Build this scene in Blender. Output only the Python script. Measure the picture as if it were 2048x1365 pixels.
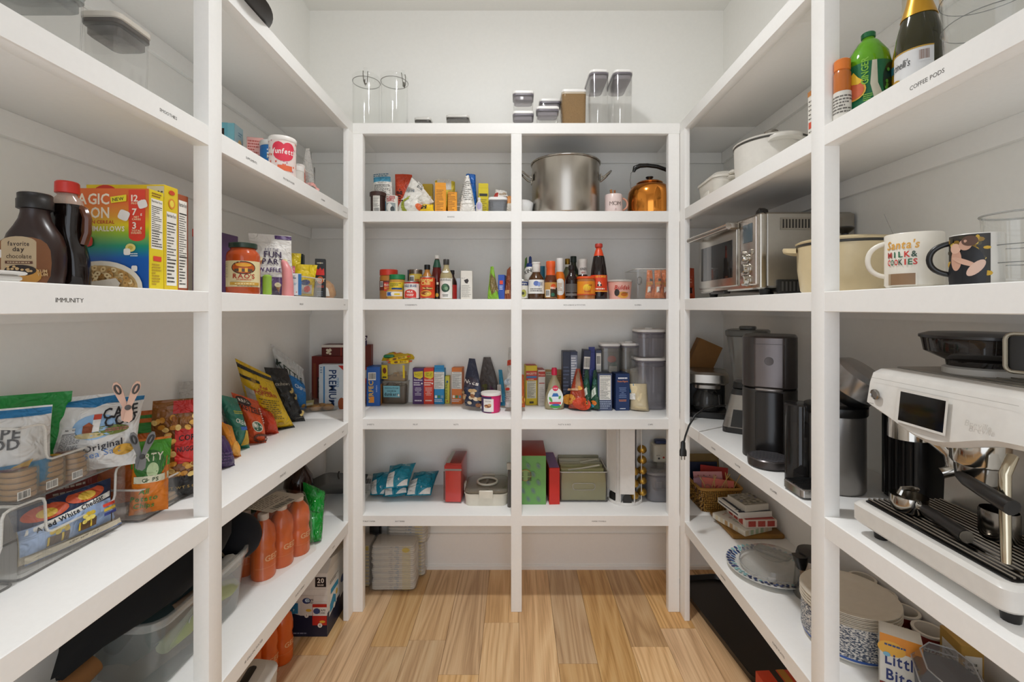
import bpy, math, random
from mathutils import Vector as V, Matrix, noise
sc = bpy.context.scene
for o in list(bpy.data.objects): bpy.data.objects.remove(o)
PI = math.pi
rnd = random.Random(11)
# ---- camera, world, lights, exposure -------------------------------------------------
CX, CY, F, H = 1033.0, 616.0, 912.0, 1.5615      # principal point, focal length (px of a 2048 px frame), eye height
cd = bpy.data.cameras.new('camera'); cam = bpy.data.objects.new('camera', cd); sc.collection.objects.link(cam)
cam.location = (0, 0, H); cam.rotation_euler = (PI/2, 0, 0)
cd.sensor_width = 36; cd.lens = 36*F/2048; cd.clip_start = .02
cd.shift_x = -(CX-1024)/2048; cd.shift_y = -(682.5-CY)/2048
sc.camera = cam
w = bpy.data.worlds.new('world'); sc.world = w; w.use_nodes = True
w.node_tree.nodes['Background'].inputs[0].default_value = (.91, .97, 1.06, 1)
w.node_tree.nodes['Background'].inputs[1].default_value = 1.75
def light(name, kind, loc, energy, col, rot=(0,0,0), **k):
    l = bpy.data.lights.new(name, kind); l.energy = energy; l.color = col
    for a, b in k.items(): setattr(l, a, b)
    o = bpy.data.objects.new(name, l); o.location = loc; o.rotation_euler = rot; sc.collection.objects.link(o); return o
light('ceiling_lamp_light', 'AREA', (0, 1.45, 3.285), 8.5, (.97, .985, 1.0), shape='DISK', size=.18)
light('added_down_beam', 'AREA', (0, 1.45, 3.28), 5.6, (.97, .985, 1.0), shape='DISK', size=.16, spread=1.5)  # added narrow beam at the lamp position, brightens floor and shelf tops
light('ceiling_lamp_bulb', 'POINT', (0, 1.45, 3.2), 5.6, (.97, .985, 1.0), shadow_soft_size=.07)
light('fill_portal', 'AREA', (0, -1.12, 1.35), 10, (1,1,1), (PI/2,0,0), shape='RECTANGLE', size=1.7, size_y=2.7).data.cycles.is_portal = True  # steers added world fill through the unseen opening behind the camera
vs = sc.view_settings
vs.view_transform = 'Standard'; vs.look = 'None'; vs.exposure = 0.11; vs.gamma = 1.0; vs.use_curve_mapping = False
cy = sc.cycles
cy.use_denoising = True; cy.max_bounces = 14; cy.diffuse_bounces = 9; cy.glossy_bounces = 5; cy.transmission_bounces = 8
cy.transparent_max_bounces = 24; cy.caustics_reflective = False; cy.caustics_refractive = False; cy.sample_clamp_indirect = 6
# ---- helpers ---------------------------------------------------------------------------
def at(px, py, z): Y = F*(H-z)/(py-CY); return V(((px-CX)*Y/F, Y, z))     # where a column/row meets the level z
def pt(px, py, Y): return V(((px-CX)*Y/F, Y, H-(py-CY)*Y/F))
def ax(px, X): return F*X/(px-CX)
def xy(px, Y): return (px-CX)*Y/F
def zy(py, Y): return H-(py-CY)*Y/F
def lin(h):
    c = [int(h[i:i+2], 16)/255 for i in (1, 3, 5)]
    return [x/12.92 if x <= .04045 else ((x+.055)/1.055)**2.4 for x in c] + [1]
_M = {}
def mat(key):
    if not isinstance(key, str): return key
    if key in _M: return _M[key]
    p = key.split(','); m = bpy.data.materials.new('finish_'+p[0][1:]); m.use_nodes = True; nt = m.node_tree; b = nt.nodes['Principled BSDF']
    ro = float(p[1]) if len(p) > 1 else .45; me = float(p[2]) if len(p) > 2 else 0
    n = nt.nodes.new('ShaderNodeTexNoise'); n.inputs['Scale'].default_value = 45; n.inputs['Detail'].default_value = 2
    tc = nt.nodes.new('ShaderNodeTexCoord'); nt.links.new(tc.outputs['Object'], n.inputs['Vector'])
    hs = nt.nodes.new('ShaderNodeHueSaturation'); hs.inputs['Color'].default_value = lin(p[0])
    mr = nt.nodes.new('ShaderNodeMapRange'); mr.inputs[3].default_value = .93; mr.inputs[4].default_value = 1.05
    nt.links.new(n.outputs[0], mr.inputs[0]); nt.links.new(mr.outputs[0], hs.inputs['Value']); nt.links.new(hs.outputs[0], b.inputs['Base Color'])
    b.inputs['Roughness'].default_value = ro; b.inputs['Metallic'].default_value = me
    _M[key] = m; return m
def clear(hexc, body=.12, rough=.04, name='clear_plastic'):
    k = ('clear', hexc, body, rough)
    if k in _M: return _M[k]
    m = bpy.data.materials.new(name); m.use_nodes = True; nt = m.node_tree; N = nt.nodes; L = nt.links
    out = N['Material Output']; N.remove(N['Principled BSDF'])
    t = N.new('ShaderNodeBsdfTransparent'); t.inputs[0].default_value = [c**.3 for c in lin(hexc)]
    d = N.new('ShaderNodeBsdfDiffuse'); d.inputs[0].default_value = lin(hexc)
    g = N.new('ShaderNodeBsdfGlossy'); g.inputs['Roughness'].default_value = rough; g.inputs[0].default_value = (.9, .9, .9, 1)
    nz = N.new('ShaderNodeTexNoise'); nz.inputs['Scale'].default_value = 30
    mr = N.new('ShaderNodeMapRange'); mr.inputs[3].default_value = body*.8; mr.inputs[4].default_value = body*1.2; L.new(nz.outputs[0], mr.inputs[0])
    m1 = N.new('ShaderNodeMixShader'); L.new(mr.outputs[0], m1.inputs[0]); L.new(t.outputs[0], m1.inputs[1]); L.new(d.outputs[0], m1.inputs[2])
    lw = N.new('ShaderNodeLayerWeight'); lw.inputs[0].default_value = .5
    pw_ = N.new('ShaderNodeMath'); pw_.operation = 'POWER'; pw_.inputs[1].default_value = 4; L.new(lw.outputs['Facing'], pw_.inputs[0])
    ma = N.new('ShaderNodeMath'); ma.operation = 'MULTIPLY_ADD'; ma.inputs[1].default_value = .55; ma.inputs[2].default_value = .035; L.new(pw_.outputs[0], ma.inputs[0])
    m2 = N.new('ShaderNodeMixShader'); L.new(ma.outputs[0], m2.inputs[0]); L.new(m1.outputs[0], m2.inputs[1]); L.new(g.outputs[0], m2.inputs[2])
    L.new(m2.outputs[0], out.inputs[0]); _M[k] = m; return m
def foil(key):                                   # wrinkled film: the plain finish plus crumple relief
    if not isinstance(key, str): return key
    k = ('foil', key)
    if k in _M: return _M[k]
    m = mat(key).copy(); m.name = 'film_'+key[1:7]; nt = m.node_tree; N = nt.nodes; b = N['Principled BSDF']; tc = N.new('ShaderNodeTexCoord')
    n = N.new('ShaderNodeTexNoise'); n.inputs['Scale'].default_value = 22; n.inputs['Detail'].default_value = 2; n.inputs['Distortion'].default_value = 1.2; nt.links.new(tc.outputs['Object'], n.inputs['Vector'])
    bp = N.new('ShaderNodeBump'); bp.inputs['Strength'].default_value = .8; bp.inputs['Distance'].default_value = .02; nt.links.new(n.outputs[0], bp.inputs['Height']); nt.links.new(bp.outputs[0], b.inputs['Normal'])
    _M[k] = m; return m
def nodemat(name, fn):
    m = bpy.data.materials.new(name); m.use_nodes = True; nt = m.node_tree; fn(nt, nt.nodes, nt.links, nt.nodes['Principled BSDF']); return m
def circ(r, n=24, cx=0, cy=0, z=0, a0=0): return [V((cx+r*math.cos(a0+2*PI*i/n), cy+r*math.sin(a0+2*PI*i/n), z)) for i in range(n)]
def rr(w, d, r, z=0, n=3, cx=0, cy=0):
    r = max(min(r, w/2-1e-5, d/2-1e-5), 1e-5); o = []
    for (sx, sy, a) in ((1,-1,-PI/2), (1,1,0), (-1,1,PI/2), (-1,-1,PI)):
        for i in range(n+1):
            t = a+PI/2*i/n; o.append(V((cx+sx*(w/2-r)+r*math.cos(t), cy+sy*(d/2-r)+r*math.sin(t), z)))
    return o
class MB:
    mf = None
    def __init__(s): s.v = []; s.f = []; s.k = []; s.ms = []
    def mi(s, m):
        m = (s.mf or mat)(m)
        if m not in s.ms: s.ms.append(m)
        return s.ms.index(m)
    def add(s, vs, fs, m, T=None):
        b = len(s.v); k = s.mi(m); s.v += [T @ p for p in vs] if T else vs
        for f in fs: s.f.append([b+i for i in f]); s.k.append(k)
        return s
    def loft(s, rings, m, c0=True, c1=True, T=None, closed=True):
        n = len(rings[0]); vs = [p for r in rings for p in r]; seg = len(rings)-1
        ml = m if isinstance(m, list) else [m]*seg
        b = len(s.v); s.v += [T @ p for p in vs] if T else vs
        for j in range(seg):
            k = s.mi(ml[j])
            for i in range(n if closed else n-1):
                a = b+j*n+i; c = b+j*n+(i+1) % n; s.f.append([a, c, c+n, a+n]); s.k.append(k)
        if c0: s.f.append([b+i for i in range(n)][::-1]); s.k.append(s.mi(ml[0]))
        if c1: s.f.append([b+seg*n+i for i in range(n)]); s.k.append(s.mi(ml[-1]))
        return s
    def rbox(s, cx, cy, z0, z1, w, d, m, r=.004, b=.0015, n=2, T=None, taper=0):
        w0, d0 = w-2*taper, d-2*taper
        return s.loft([rr(w0-2*b, d0-2*b, r, z0, n, cx, cy), rr(w0, d0, r, z0+b, n, cx, cy), rr(w, d, r, z1-b, n, cx, cy), rr(w-2*b, d-2*b, r, z1, n, cx, cy)], m, T=T)
    def bx(s, x0, y0, z0, x1, y1, z1, m, T=None):
        v = [V((x, y, z)) for z in (z0, z1) for (x, y) in ((x0,y0), (x1,y0), (x1,y1), (x0,y1))]
        return s.add(v, [(3,2,1,0), (4,5,6,7), (0,1,5,4), (1,2,6,5), (2,3,7,6), (3,0,4,7)], m, T)
    def lathe(s, prof, m, n=24, cx=0, cy=0, z=0, T=None, c0=True, c1=True):
        return s.loft([circ(max(r, 1e-4), n, cx, cy, z+h) for r, h in prof], m, c0, c1, T)
    def tube(s, pts, r, m, n=8, closed=False, T=None):
        pts = [V(p) for p in pts]; N = len(pts); rs = r if isinstance(r, list) else [r]*N; rings = []; up = None
        for i, p in enumerate(pts):
            a = pts[i-1] if (i or closed) else p; c = pts[(i+1) % N] if (i < N-1 or closed) else p
            t = (c-a).normalized()
            if up is None: up = t.orthogonal().normalized()
            up = (up-t*up.dot(t)).normalized(); q = t.cross(up)
            rings.append([p+(up*math.cos(2*PI*k/n)+q*math.sin(2*PI*k/n))*rs[i] for k in range(n)])
        if closed: rings.append(rings[0])
        return s.loft(rings, m, not closed, not closed, T)
    def prism(s, pts, m, h=None, T=None, axis='y', a=0, b=1):
        mk = {'y': lambda p, q: V((p[0], q, p[1])), 'x': lambda p, q: V((q, p[0], p[1])), 'z': lambda p, q: V((p[0], p[1], q))}[axis]
        return s.loft([[mk(p, a) for p in pts], [mk(p, b) for p in pts]], m, T=T)
    def mesh(s, name, ang=38):
        me = bpy.data.meshes.new(name); me.from_pydata([tuple(p) for p in s.v], [], s.f)
        for m in s.ms: me.materials.append(m)
        me.polygons.foreach_set('material_index', s.k); me.polygons.foreach_set('use_smooth', [True]*len(s.f))
        me.update(); me.set_sharp_from_angle(angle=math.radians(ang)); return me
    def build(s, name, parent=None, loc=None, rz=0, ang=38):
        o = bpy.data.objects.new(name, s.mesh(name, ang)); sc.collection.objects.link(o)
        if parent: o.parent = parent
        if loc is not None: o.location = loc
        if rz: o.rotation_euler.z = rz
        return o
def tag(o, label, cat, group=None):
    o['label'] = label; o['category'] = cat
    if group: o['group'] = group
    return o
def empty(name, label, cat, loc=(0,0,0), rz=0, group=None):
    o = bpy.data.objects.new(name, None); sc.collection.objects.link(o); o.location = loc; o.rotation_euler.z = rz; o.empty_display_size = .05
    return tag(o, label, cat, group)
def struct(o): o['kind'] = 'structure'; return o
def copy_tree(o, loc, rz=None, label=None):
    def cp(a, par):
        c = a.copy(); sc.collection.objects.link(c); c.parent = par
        for ch in a.children: cp(ch, c)
        return c
    c = cp(o, None); c.location = loc
    if rz is not None: c.rotation_euler.z = rz
    if label: c['label'] = label
    return c
# ---- lettering: every glyph of the built-in font is turned into a flat mesh once ---------
_G = {}
def _glyphs():
    chars = [chr(c) for c in range(33, 127)] + ['’', '·']
    obs = []
    for bold in (0, 1):
        for ch in chars:
            cu = bpy.data.curves.new('g', 'FONT'); cu.body = ch; cu.resolution_u = 2; cu.fill_mode = 'FRONT'; cu.offset = .022 if bold else 0
            o = bpy.data.objects.new('g', cu); sc.collection.objects.link(o); obs.append((ch, bold, o, cu))
    dg = bpy.context.evaluated_depsgraph_get()
    for ch, bold, o, cu in obs:
        me = o.evaluated_get(dg).to_mesh()
        vs = [(p.co.x, p.co.y) for p in me.vertices]; fs = [tuple(p.vertices) for p in me.polygons]
        if vs: x0 = min(p[0] for p in vs); x1 = max(p[0] for p in vs); _G[(ch, bold)] = ([(a-x0, b) for a, b in vs], fs, x1-x0)
        o.to_mesh_clear()
    for ch, bold, o, cu in obs: bpy.data.objects.remove(o); bpy.data.curves.remove(cu)
_glyphs()
# ---- surfaces that print can be laid on ----------------------------------------------------
def flat(o, eu, ev):
    o, eu, ev = V(o), V(eu), V(ev); n = eu.cross(ev); f = lambda u, v, k: o+eu*u+ev*v+n*k
    return (f, 9)
def cyl(R, z0=0, a0=-PI/2, cx=0, cy=0):
    Rf = R if callable(R) else (lambda v: R)
    def f(u, v, k):
        r = Rf(v)+k; a = a0+u/Rf(v); return V((cx+r*math.cos(a), cy+r*math.sin(a), z0+v))
    return (f, .009)
def prof_r(prof):
    def r(z):
        for (r0, h0), (r1, h1) in zip(prof, prof[1:]):
            if h0 <= z <= h1 and h1 > h0: return max(r0+(r1-r0)*(z-h0)/(h1-h0), .004)
        return .004
    return r
class Pr(MB):                                    # print: thin layers laid over a surface
    def __init__(s, S=None): super().__init__(); s.n = 1; s.S = S
    def __setattr__(s, k, v):
        object.__setattr__(s, k, v)
        if k == 'S': object.__setattr__(s, 'n', 1)
    def lv(s): return .00012*s.n+.0002 if s.S[1] > 1 else .0003*s.n+.0003
    def up(s): s.n += 1; return s.lv()
    def rect(s, u0, v0, u1, v1, m, lift=True):
        f, st = s.S; k = s.up() if lift else s.lv()
        nu = max(1, min(40, int(math.ceil((u1-u0)/st)))); nv = max(1, min(40, int(math.ceil((v1-v0)/st))))
        vs = [f(u0+(u1-u0)*i/nu, v0+(v1-v0)*j/nv, k) for j in range(nv+1) for i in range(nu+1)]
        s.add(vs, [(j*(nu+1)+i, j*(nu+1)+i+1, (j+1)*(nu+1)+i+1, (j+1)*(nu+1)+i) for j in range(nv) for i in range(nu)], m); return s
    def ell(s, u, v, a, b, m, rot=0, n=18, lift=True, p=2):
        f, st = s.S; k = s.up() if lift else s.lv(); nr = 1 if st > 1 else max(1, min(6, int(max(a, b)/st))); vs = [f(u, v, k)]; c, sn = math.cos(rot), math.sin(rot)
        for j in range(1, nr+1):
            for i in range(n):
                t = 2*PI*i/n; x = math.copysign(abs(math.cos(t))**(2/p), math.cos(t))*a*j/nr; y = math.copysign(abs(math.sin(t))**(2/p), math.sin(t))*b*j/nr; vs.append(f(u+x*c-y*sn, v+x*sn+y*c, k))
        fs = [(0, 1+i, 1+(i+1) % n) for i in range(n)]
        for j in range(nr-1):
            for i in range(n): a0 = 1+j*n+i; a1 = 1+j*n+(i+1) % n; fs.append((a0, a0+n, a1+n, a1))
        s.add(vs, fs, m); return s
    def poly(s, pts, m, lift=True):
        f, st = s.S; k = s.up() if lift else s.lv()
        cu = sum(p[0] for p in pts)/len(pts); cv = sum(p[1] for p in pts)/len(pts); nr = 1 if st > 1 else 5; n = len(pts)*(1 if st > 1 else 4); q = []
        for i, p in enumerate(pts):
            p2 = pts[(i+1) % len(pts)]; kk = n//len(pts)
            for t in range(kk): q.append((p[0]+(p2[0]-p[0])*t/kk, p[1]+(p2[1]-p[1])*t/kk))
        vs = [f(cu, cv, k)]
        for j in range(1, nr+1): vs += [f(cu+(a-cu)*j/nr, cv+(b-cv)*j/nr, k) for a, b in q]
        fs = [(0, 1+i, 1+(i+1) % n) for i in range(n)]
        for j in range(nr-1):
            for i in range(n): a0 = 1+j*n+i; a1 = 1+j*n+(i+1) % n; fs.append((a0, a0+n, a1+n, a1))
        s.add(vs, fs, m); return s
    def text(s, t, u, v, h, m, bold=1, wmax=None, rot=0, al='c', sh=0, lift=True):   # v is the baseline
        f, st = s.S; k = s.up() if lift else s.lv(); sc_ = h/.72; x = 0; items = []
        for ch in t:
            if ch == ' ': x += .3; continue
            g = _G.get((ch, bold)) or _G[('x', bold)]
            items.append((g, x)); x += g[2]+.085
        W = (x-.085)*sc_; sx = sc_*(wmax/W if wmax and W > wmax else 1); W = (x-.085)*sx
        off = {'c': -W/2, 'l': 0, 'r': -W}[al]; c, sn = math.cos(rot), math.sin(rot)
        for (gv, gf, gw), gx in items:
            vs = []
            for a, b in gv:
                X = off+(gx+a+sh*b)*sx; Y = b*sc_; vs.append(f(u+X*c-Y*sn, v+X*sn+Y*c, k))
            s.add(vs, gf, m)
        return s
    def lines(s, u0, v0, u1, v1, n, m, frac=.5, words=True, al='l'):
        k = s.n; d = (v1-v0)/n; r = rnd
        for i in range(n):
            v = v1-d*(i+.5); e = u0+(u1-u0)*(r.uniform(.7, 1) if i % 4 < 3 else r.uniform(.3, .7)); x = u0+(0 if al == 'l' else (u1-e)/2); e += x-u0
            while x < e:
                wd = (u1-u0)*r.uniform(.06, .17) if words else (e-x); s.rect(x, v-d*frac/2, min(x+wd, e), v+d*frac/2, m, lift=(i == 0 and x == u0)); x += wd+(u1-u0)*.03
        return s
    def bars(s, u0, v0, u1, v1, m='#1a1a1a', bg='#eeeae2'):
        s.rect(u0, v0, u1, v1, bg); x = u0+(u1-u0)*.08; s.up()
        while x < u1-(u1-u0)*.1:
            wd = (u1-u0)*rnd.choice((.015, .03, .05)); s.rect(x, v0+(v1-v0)*.15, x+wd, v1-(v1-v0)*.1, m, lift=False); x += wd+(u1-u0)*rnd.choice((.02, .035))
        return s
    def nutri(s, u0, v0, u1, v1, bg='#e9e5dc', ink='#2a2725', n=12):
        w, h = u1-u0, v1-v0; s.rect(u0, v0, u1, v1, bg); s.text('Nutrition Facts', (u0+u1)/2, v1-h*.07, h*.045, ink, wmax=w*.9)
        s.rect(u0+w*.05, v1-h*.16, u1-w*.05, v1-h*.145, ink); s.lines(u0+w*.06, v0+h*.36, u1-w*.06, v1-h*.17, n, ink, .35); s.rect(u0+w*.05, v0+h*.345, u1-w*.05, v0+h*.36, ink); s.lines(u0+w*.06, v0+h*.03, u1-w*.06, v0+h*.33, max(3, n//2), ink, .4)
        return s
def printed(root, name, D):
    if D.v: return D.build(name, root)
# ---- shapes used over and over -----------------------------------------------------------------
def faces(w, d, h):
    return dict(F=flat((0,-d/2,0), (1,0,0), (0,0,1)), R=flat((w/2,0,0), (0,1,0), (0,0,1)), L=flat((-w/2,0,0), (0,-1,0), (0,0,1)), T=flat((0,0,h), (1,0,0), (0,1,0)))
def carton(name, label, cat, loc, w, d, h, m, fn=None, rz=0, group=None, lab='panel_print', flaps=None, tilt=None):
    b = MB(); b.rbox(0, 0, 0, h, w, d, m, r=.0012, b=.0012, n=1); o = b.build(name, None, loc, rz); tag(o, label, cat, group)
    if tilt: o.rotation_euler = (tilt[0], tilt[1], rz)
    if fn: fc = faces(w, d, h); D = Pr(); fn(D, fc); printed(o, lab, D)
    if flaps:
        q = MB(); q.bx(-w/2+.001, -d/2+.001, h, w/2-.001, -d/2+.003, h+flaps, m); q.build('flap', o)
    return o
def turned(name, label, cat, loc, prof, m, parts=(), fn=None, rz=0, group=None, n=24, lab='paper_label', tilt=None):
    b = MB(); b.lathe(prof, m, n); o = b.build(name, None, loc, rz); tag(o, label, cat, group)
    if tilt: o.rotation_euler = (tilt[0], tilt[1], rz)
    for (pn, pp, pm) in parts: q = MB(); q.lathe(pp, pm, n); q.build(pn, o)
    if fn: D = Pr(cyl(prof_r(prof))); fn(D); printed(o, lab, D)
    return o
def bag(name, label, cat, cor, T, m, fn=None, back=None, kind='pillow', wr=.004, seed=1, group=None, nu=18, nv=22, pinch=.06, topT=0, lab='front_print', crimp=None):
    BL, BR, TR, TL = [V(c) for c in cor]; org = (BL+BR)/2; wd = ((BR-BL).length+(TR-TL).length)/2; ht = ((TL-BL).length+(TR-BR).length)/2
    n = ((BR-BL).cross(TL-BL)+(TR-TL).cross(TR-BR)).normalized()
    def P(s, t, side, k=0):
        s2 = .5+(s-.5)*(1-pinch*math.sin(PI*t)); p = (BL*(1-s2)+BR*s2)*(1-t)+(TL*(1-s2)+TR*s2)*t
        e = max(0, 1-(2*s-1)**2)**.45
        if kind == 'pillow': g = max(0, math.sin(PI*min(max((t-.04)/.92, 0), 1)))**.6
        elif kind == 'stand': g = min(1, (t+.02)/.16)**.5*max(0, 1-max(0, t-.1)/.86)**.7+topT*t
        else: g = min(1, (t+.01)/.06)**.5*min(1, (1.01-t)/.12)**.5
        q = noise.noise(V((s*3.1+seed*7, t*4.3, seed)))*1.0+noise.noise(V((s*8+seed, t*9, seed*3)))*.5
        edge = math.sin(PI*min(max(s, 0), 1))**.5 if 0 < s < 1 else 0
        return p-org+n*(side*(T/2*e*g)+wr*q*edge*(.4+.6*g)+k*side)
    b = MB(); b.mf = foil; F1 = [(j*(nu+1)+i, j*(nu+1)+i+1, (j+1)*(nu+1)+i+1, (j+1)*(nu+1)+i) for j in range(nv) for i in range(nu)]
    b.add([P(i/nu, j/nv, 1) for j in range(nv+1) for i in range(nu+1)], F1, m)
    b.add([P(i/nu, j/nv, -1, .0008) for j in range(nv+1) for i in range(nu+1)], [f[::-1] for f in F1], back or m)
    o = b.build(name, None, org, ang=75); tag(o, label, cat, group)
    S = (lambda u, v, k: P(u/wd+.5, v/ht, 1, k*1.6+.0006), .012)
    D = Pr(S); D.mf = foil; D.w, D.h = wd, ht
    if fn: fn(D); printed(o, lab, D)
    if crimp:
        q = Pr(S); q.n = 2
        for i in range(7): q.rect(-wd/2, ht*(.955+.006*i), wd/2, ht*(.958+.006*i), crimp)
        q.build('crimped_seal', o)
    return o
def pillow_shell(w, d, h, r, t, z0=0, n=4, taper=0):     # open-topped bin: outer and inner wall rings
    return [rr(w-2*taper-2*r*.3, d-2*taper-2*r*.3, r*.8, z0, n), rr(w-2*taper, d-2*taper, r, z0+.006, n), rr(w, d, r, z0+h, n), rr(w-2*t, d-2*t, max(r-t, .001), z0+h, n), rr(w-2*taper-2*t, d-2*taper-2*t, max(r-t, .001), z0+.006+t, n), rr(w-2*taper-2*t-.01, d-2*taper-2*t-.01, max(r-t, .001), z0+t+.002, n)]
CLR = clear('#f8f8f7', .025); CLRG = clear('#c9c7c2', .16); GLASS = clear('#fbfcfb', .012, .02, 'clear_glass')
# ---- the room ---------------------------------------------------------------------------------
W, D0, YF, YW, ZC, YB = 1.245, .838, 2.338, 2.743, 3.35, -1.10
def wallmat(name, col, ro, sc_=60, bump=.02):
    def f(nt, N, L, b):
        n = N.new('ShaderNodeTexNoise'); n.inputs['Scale'].default_value = sc_; n.inputs['Detail'].default_value = 4
        tc = N.new('ShaderNodeTexCoord'); L.new(tc.outputs['Object'], n.inputs['Vector'])
        bp = N.new('ShaderNodeBump'); bp.inputs['Strength'].default_value = bump; bp.inputs['Distance'].default_value = .01; L.new(n.outputs[0], bp.inputs['Height']); L.new(bp.outputs[0], b.inputs['Normal'])
        cr = N.new('ShaderNodeMapRange'); cr.inputs[3].default_value = .97; cr.inputs[4].default_value = 1.02; L.new(n.outputs[0], cr.inputs[0])
        hs = N.new('ShaderNodeHueSaturation'); hs.inputs['Color'].default_value = lin(col); L.new(cr.outputs[0], hs.inputs['Value']); L.new(hs.outputs[0], b.inputs['Base Color'])
        b.inputs['Roughness'].default_value = ro
    return nodemat(name, f)
WALL = wallmat('wall_paint', '#efeeea', .7); TRIM = wallmat('trim_paint', '#f2f1ee', .35, 90, .01); CEIL = wallmat('ceiling_paint', '#e8e7e3', .8)
def wood(nt, N, L, b):
    tc = N.new('ShaderNodeTexCoord'); oi = N.new('ShaderNodeObjectInfo')
    mp = N.new('ShaderNodeMapping'); mp.inputs['Scale'].default_value = (6.5, .45, 1); L.new(tc.outputs['Object'], mp.inputs[0])
    ad = N.new('ShaderNodeVectorMath'); ad.operation = 'ADD'; sc1 = N.new('ShaderNodeVectorMath'); sc1.operation = 'SCALE'; sc1.inputs[3].default_value = 40
    cm = N.new('ShaderNodeCombineXYZ'); L.new(oi.outputs['Random'], cm.inputs[0]); L.new(oi.outputs['Random'], cm.inputs[2]); L.new(cm.outputs[0], sc1.inputs[0]); L.new(mp.outputs[0], ad.inputs[0]); L.new(sc1.outputs[0], ad.inputs[1])
    n1 = N.new('ShaderNodeTexNoise'); n1.inputs['Scale'].default_value = 1.1; n1.inputs['Detail'].default_value = 1; n1.inputs['Distortion'].default_value = .9; L.new(ad.outputs[0], n1.inputs['Vector'])
    m1 = N.new('ShaderNodeMath'); m1.operation = 'MULTIPLY'; m1.inputs[1].default_value = 17; L.new(n1.outputs[0], m1.inputs[0])
    fr = N.new('ShaderNodeMath'); fr.operation = 'PINGPONG'; fr.inputs[1].default_value = 1; L.new(m1.outputs[0], fr.inputs[0])
    mp2 = N.new('ShaderNodeMapping'); mp2.inputs['Scale'].default_value = (130, 4, 1); L.new(tc.outputs['Object'], mp2.inputs[0])
    n2 = N.new('ShaderNodeTexNoise'); n2.inputs['Scale'].default_value = 1; n2.inputs['Detail'].default_value = 4; L.new(mp2.outputs[0], n2.inputs['Vector'])
    mp3 = N.new('ShaderNodeMapping'); mp3.inputs['Scale'].default_value = (14, 1.2, 1); L.new(ad.outputs[0], mp3.inputs[0])
    n3 = N.new('ShaderNodeTexNoise'); n3.inputs['Scale'].default_value = .35; n3.inputs['Detail'].default_value = 2; L.new(ad.outputs[0], n3.inputs['Vector'])
    mx = N.new('ShaderNodeMath'); mx.operation = 'MULTIPLY_ADD'; mx.inputs[1].default_value = .30; L.new(fr.outputs[0], mx.inputs[0])
    m3 = N.new('ShaderNodeMath'); m3.operation = 'MULTIPLY_ADD'; m3.inputs[1].default_value = .55; m3.inputs[2].default_value = -.12; L.new(n2.outputs[0], m3.inputs[0]); L.new(m3.outputs[0], mx.inputs[2])
    m4 = N.new('ShaderNodeMath'); m4.operation = 'MULTIPLY_ADD'; m4.inputs[1].default_value = .55; L.new(n3.outputs[0], m4.inputs[0]); L.new(mx.outputs[0], m4.inputs[2])
    cr = N.new('ShaderNodeValToRGB'); L.new(m4.outputs[0], cr.inputs[0]); e = cr.color_ramp.elements
    e[0].position = .2; e[0].color = lin('#f0cd96'); e[1].position = .95; e[1].color = lin('#a27238'); q = e.new(.55); q.color = lin('#deb075')
    hs = N.new('ShaderNodeHueSaturation'); L.new(cr.outputs[0], hs.inputs['Color'])
    mr = N.new('ShaderNodeMapRange'); mr.inputs[3].default_value = .76; mr.inputs[4].default_value = 1.1; L.new(oi.outputs['Random'], mr.inputs[0]); L.new(mr.outputs[0], hs.inputs['Value'])
    m5 = N.new('ShaderNodeMath'); m5.operation = 'PINGPONG'; m5.inputs[1].default_value = .13; L.new(oi.outputs['Random'], m5.inputs[0]); ms = N.new('ShaderNodeMapRange'); ms.inputs[2].default_value = .13; ms.inputs[3].default_value = .82; ms.inputs[4].default_value = 1.08; L.new(m5.outputs[0], ms.inputs[0]); L.new(ms.outputs[0], hs.inputs['Saturation'])
    L.new(hs.outputs[0], b.inputs['Base Color']); b.inputs['Roughness'].default_value = .42
    bp = N.new('ShaderNodeBump'); bp.inputs['Strength'].default_value = .08; bp.inputs['Distance'].default_value = .002; L.new(n2.outputs[0], bp.inputs['Height']); L.new(bp.outputs[0], b.inputs['Normal'])
OAK = nodemat('oak_plank', wood)
def sbox(name, *a, m=WALL, parent=None): q = MB(); q.bx(*a, m); return struct(q.build(name, parent)) if parent is None else q.build(name, parent)
fl = sbox('floor', -W-.1, YB-.1, -.06, W+.1, YW+.1, -.012, m='#6b4a2a')
pw = .172; joints = {-2: [1.94, .7], -1: [2.26, 1.05], 0: [1.76, .3], 1: [2.0, .6], 2: [1.25], 3: [2.1, .5], -3: [2.14, .9], -4: [2.1, 1.3], 4: [2.22, 1.0], -5: [1.7], 5: [1.6]}
for k in range(-8, 8):
    x0 = .012+k*pw; x1 = x0+pw; x0 = max(x0, -W); x1 = min(x1, W)
    if x1-x0 < .01: continue
    ys = [YB] + sorted(joints.get(k, [rnd.uniform(.2, 2.2)])) + [YW]
    for a, c in zip(ys, ys[1:]):
        q = MB(); g = .0006; X0, X1, Y0, Y1 = x0+g-(x0+x1)/2, x1-g-(x0+x1)/2, a+g-(a+c)/2, c-g-(a+c)/2; t = .0006
        q.loft([[V((X0,Y0,-.012)), V((X1,Y0,-.012)), V((X1,Y1,-.012)), V((X0,Y1,-.012))], [V((X0,Y0,-t)), V((X1,Y0,-t)), V((X1,Y1,-t)), V((X0,Y1,-t))], [V((X0+t,Y0+t,0)), V((X1-t,Y0+t,0)), V((X1-t,Y1-t,0)), V((X0+t,Y1-t,0))]], OAK)
        q.build('plank', fl, ((x0+x1)/2, (a+c)/2, 0), ang=10)
sbox('wall_back', -W-.1, YW, -.05, W+.1, YW+.1, ZC+.1)
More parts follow.
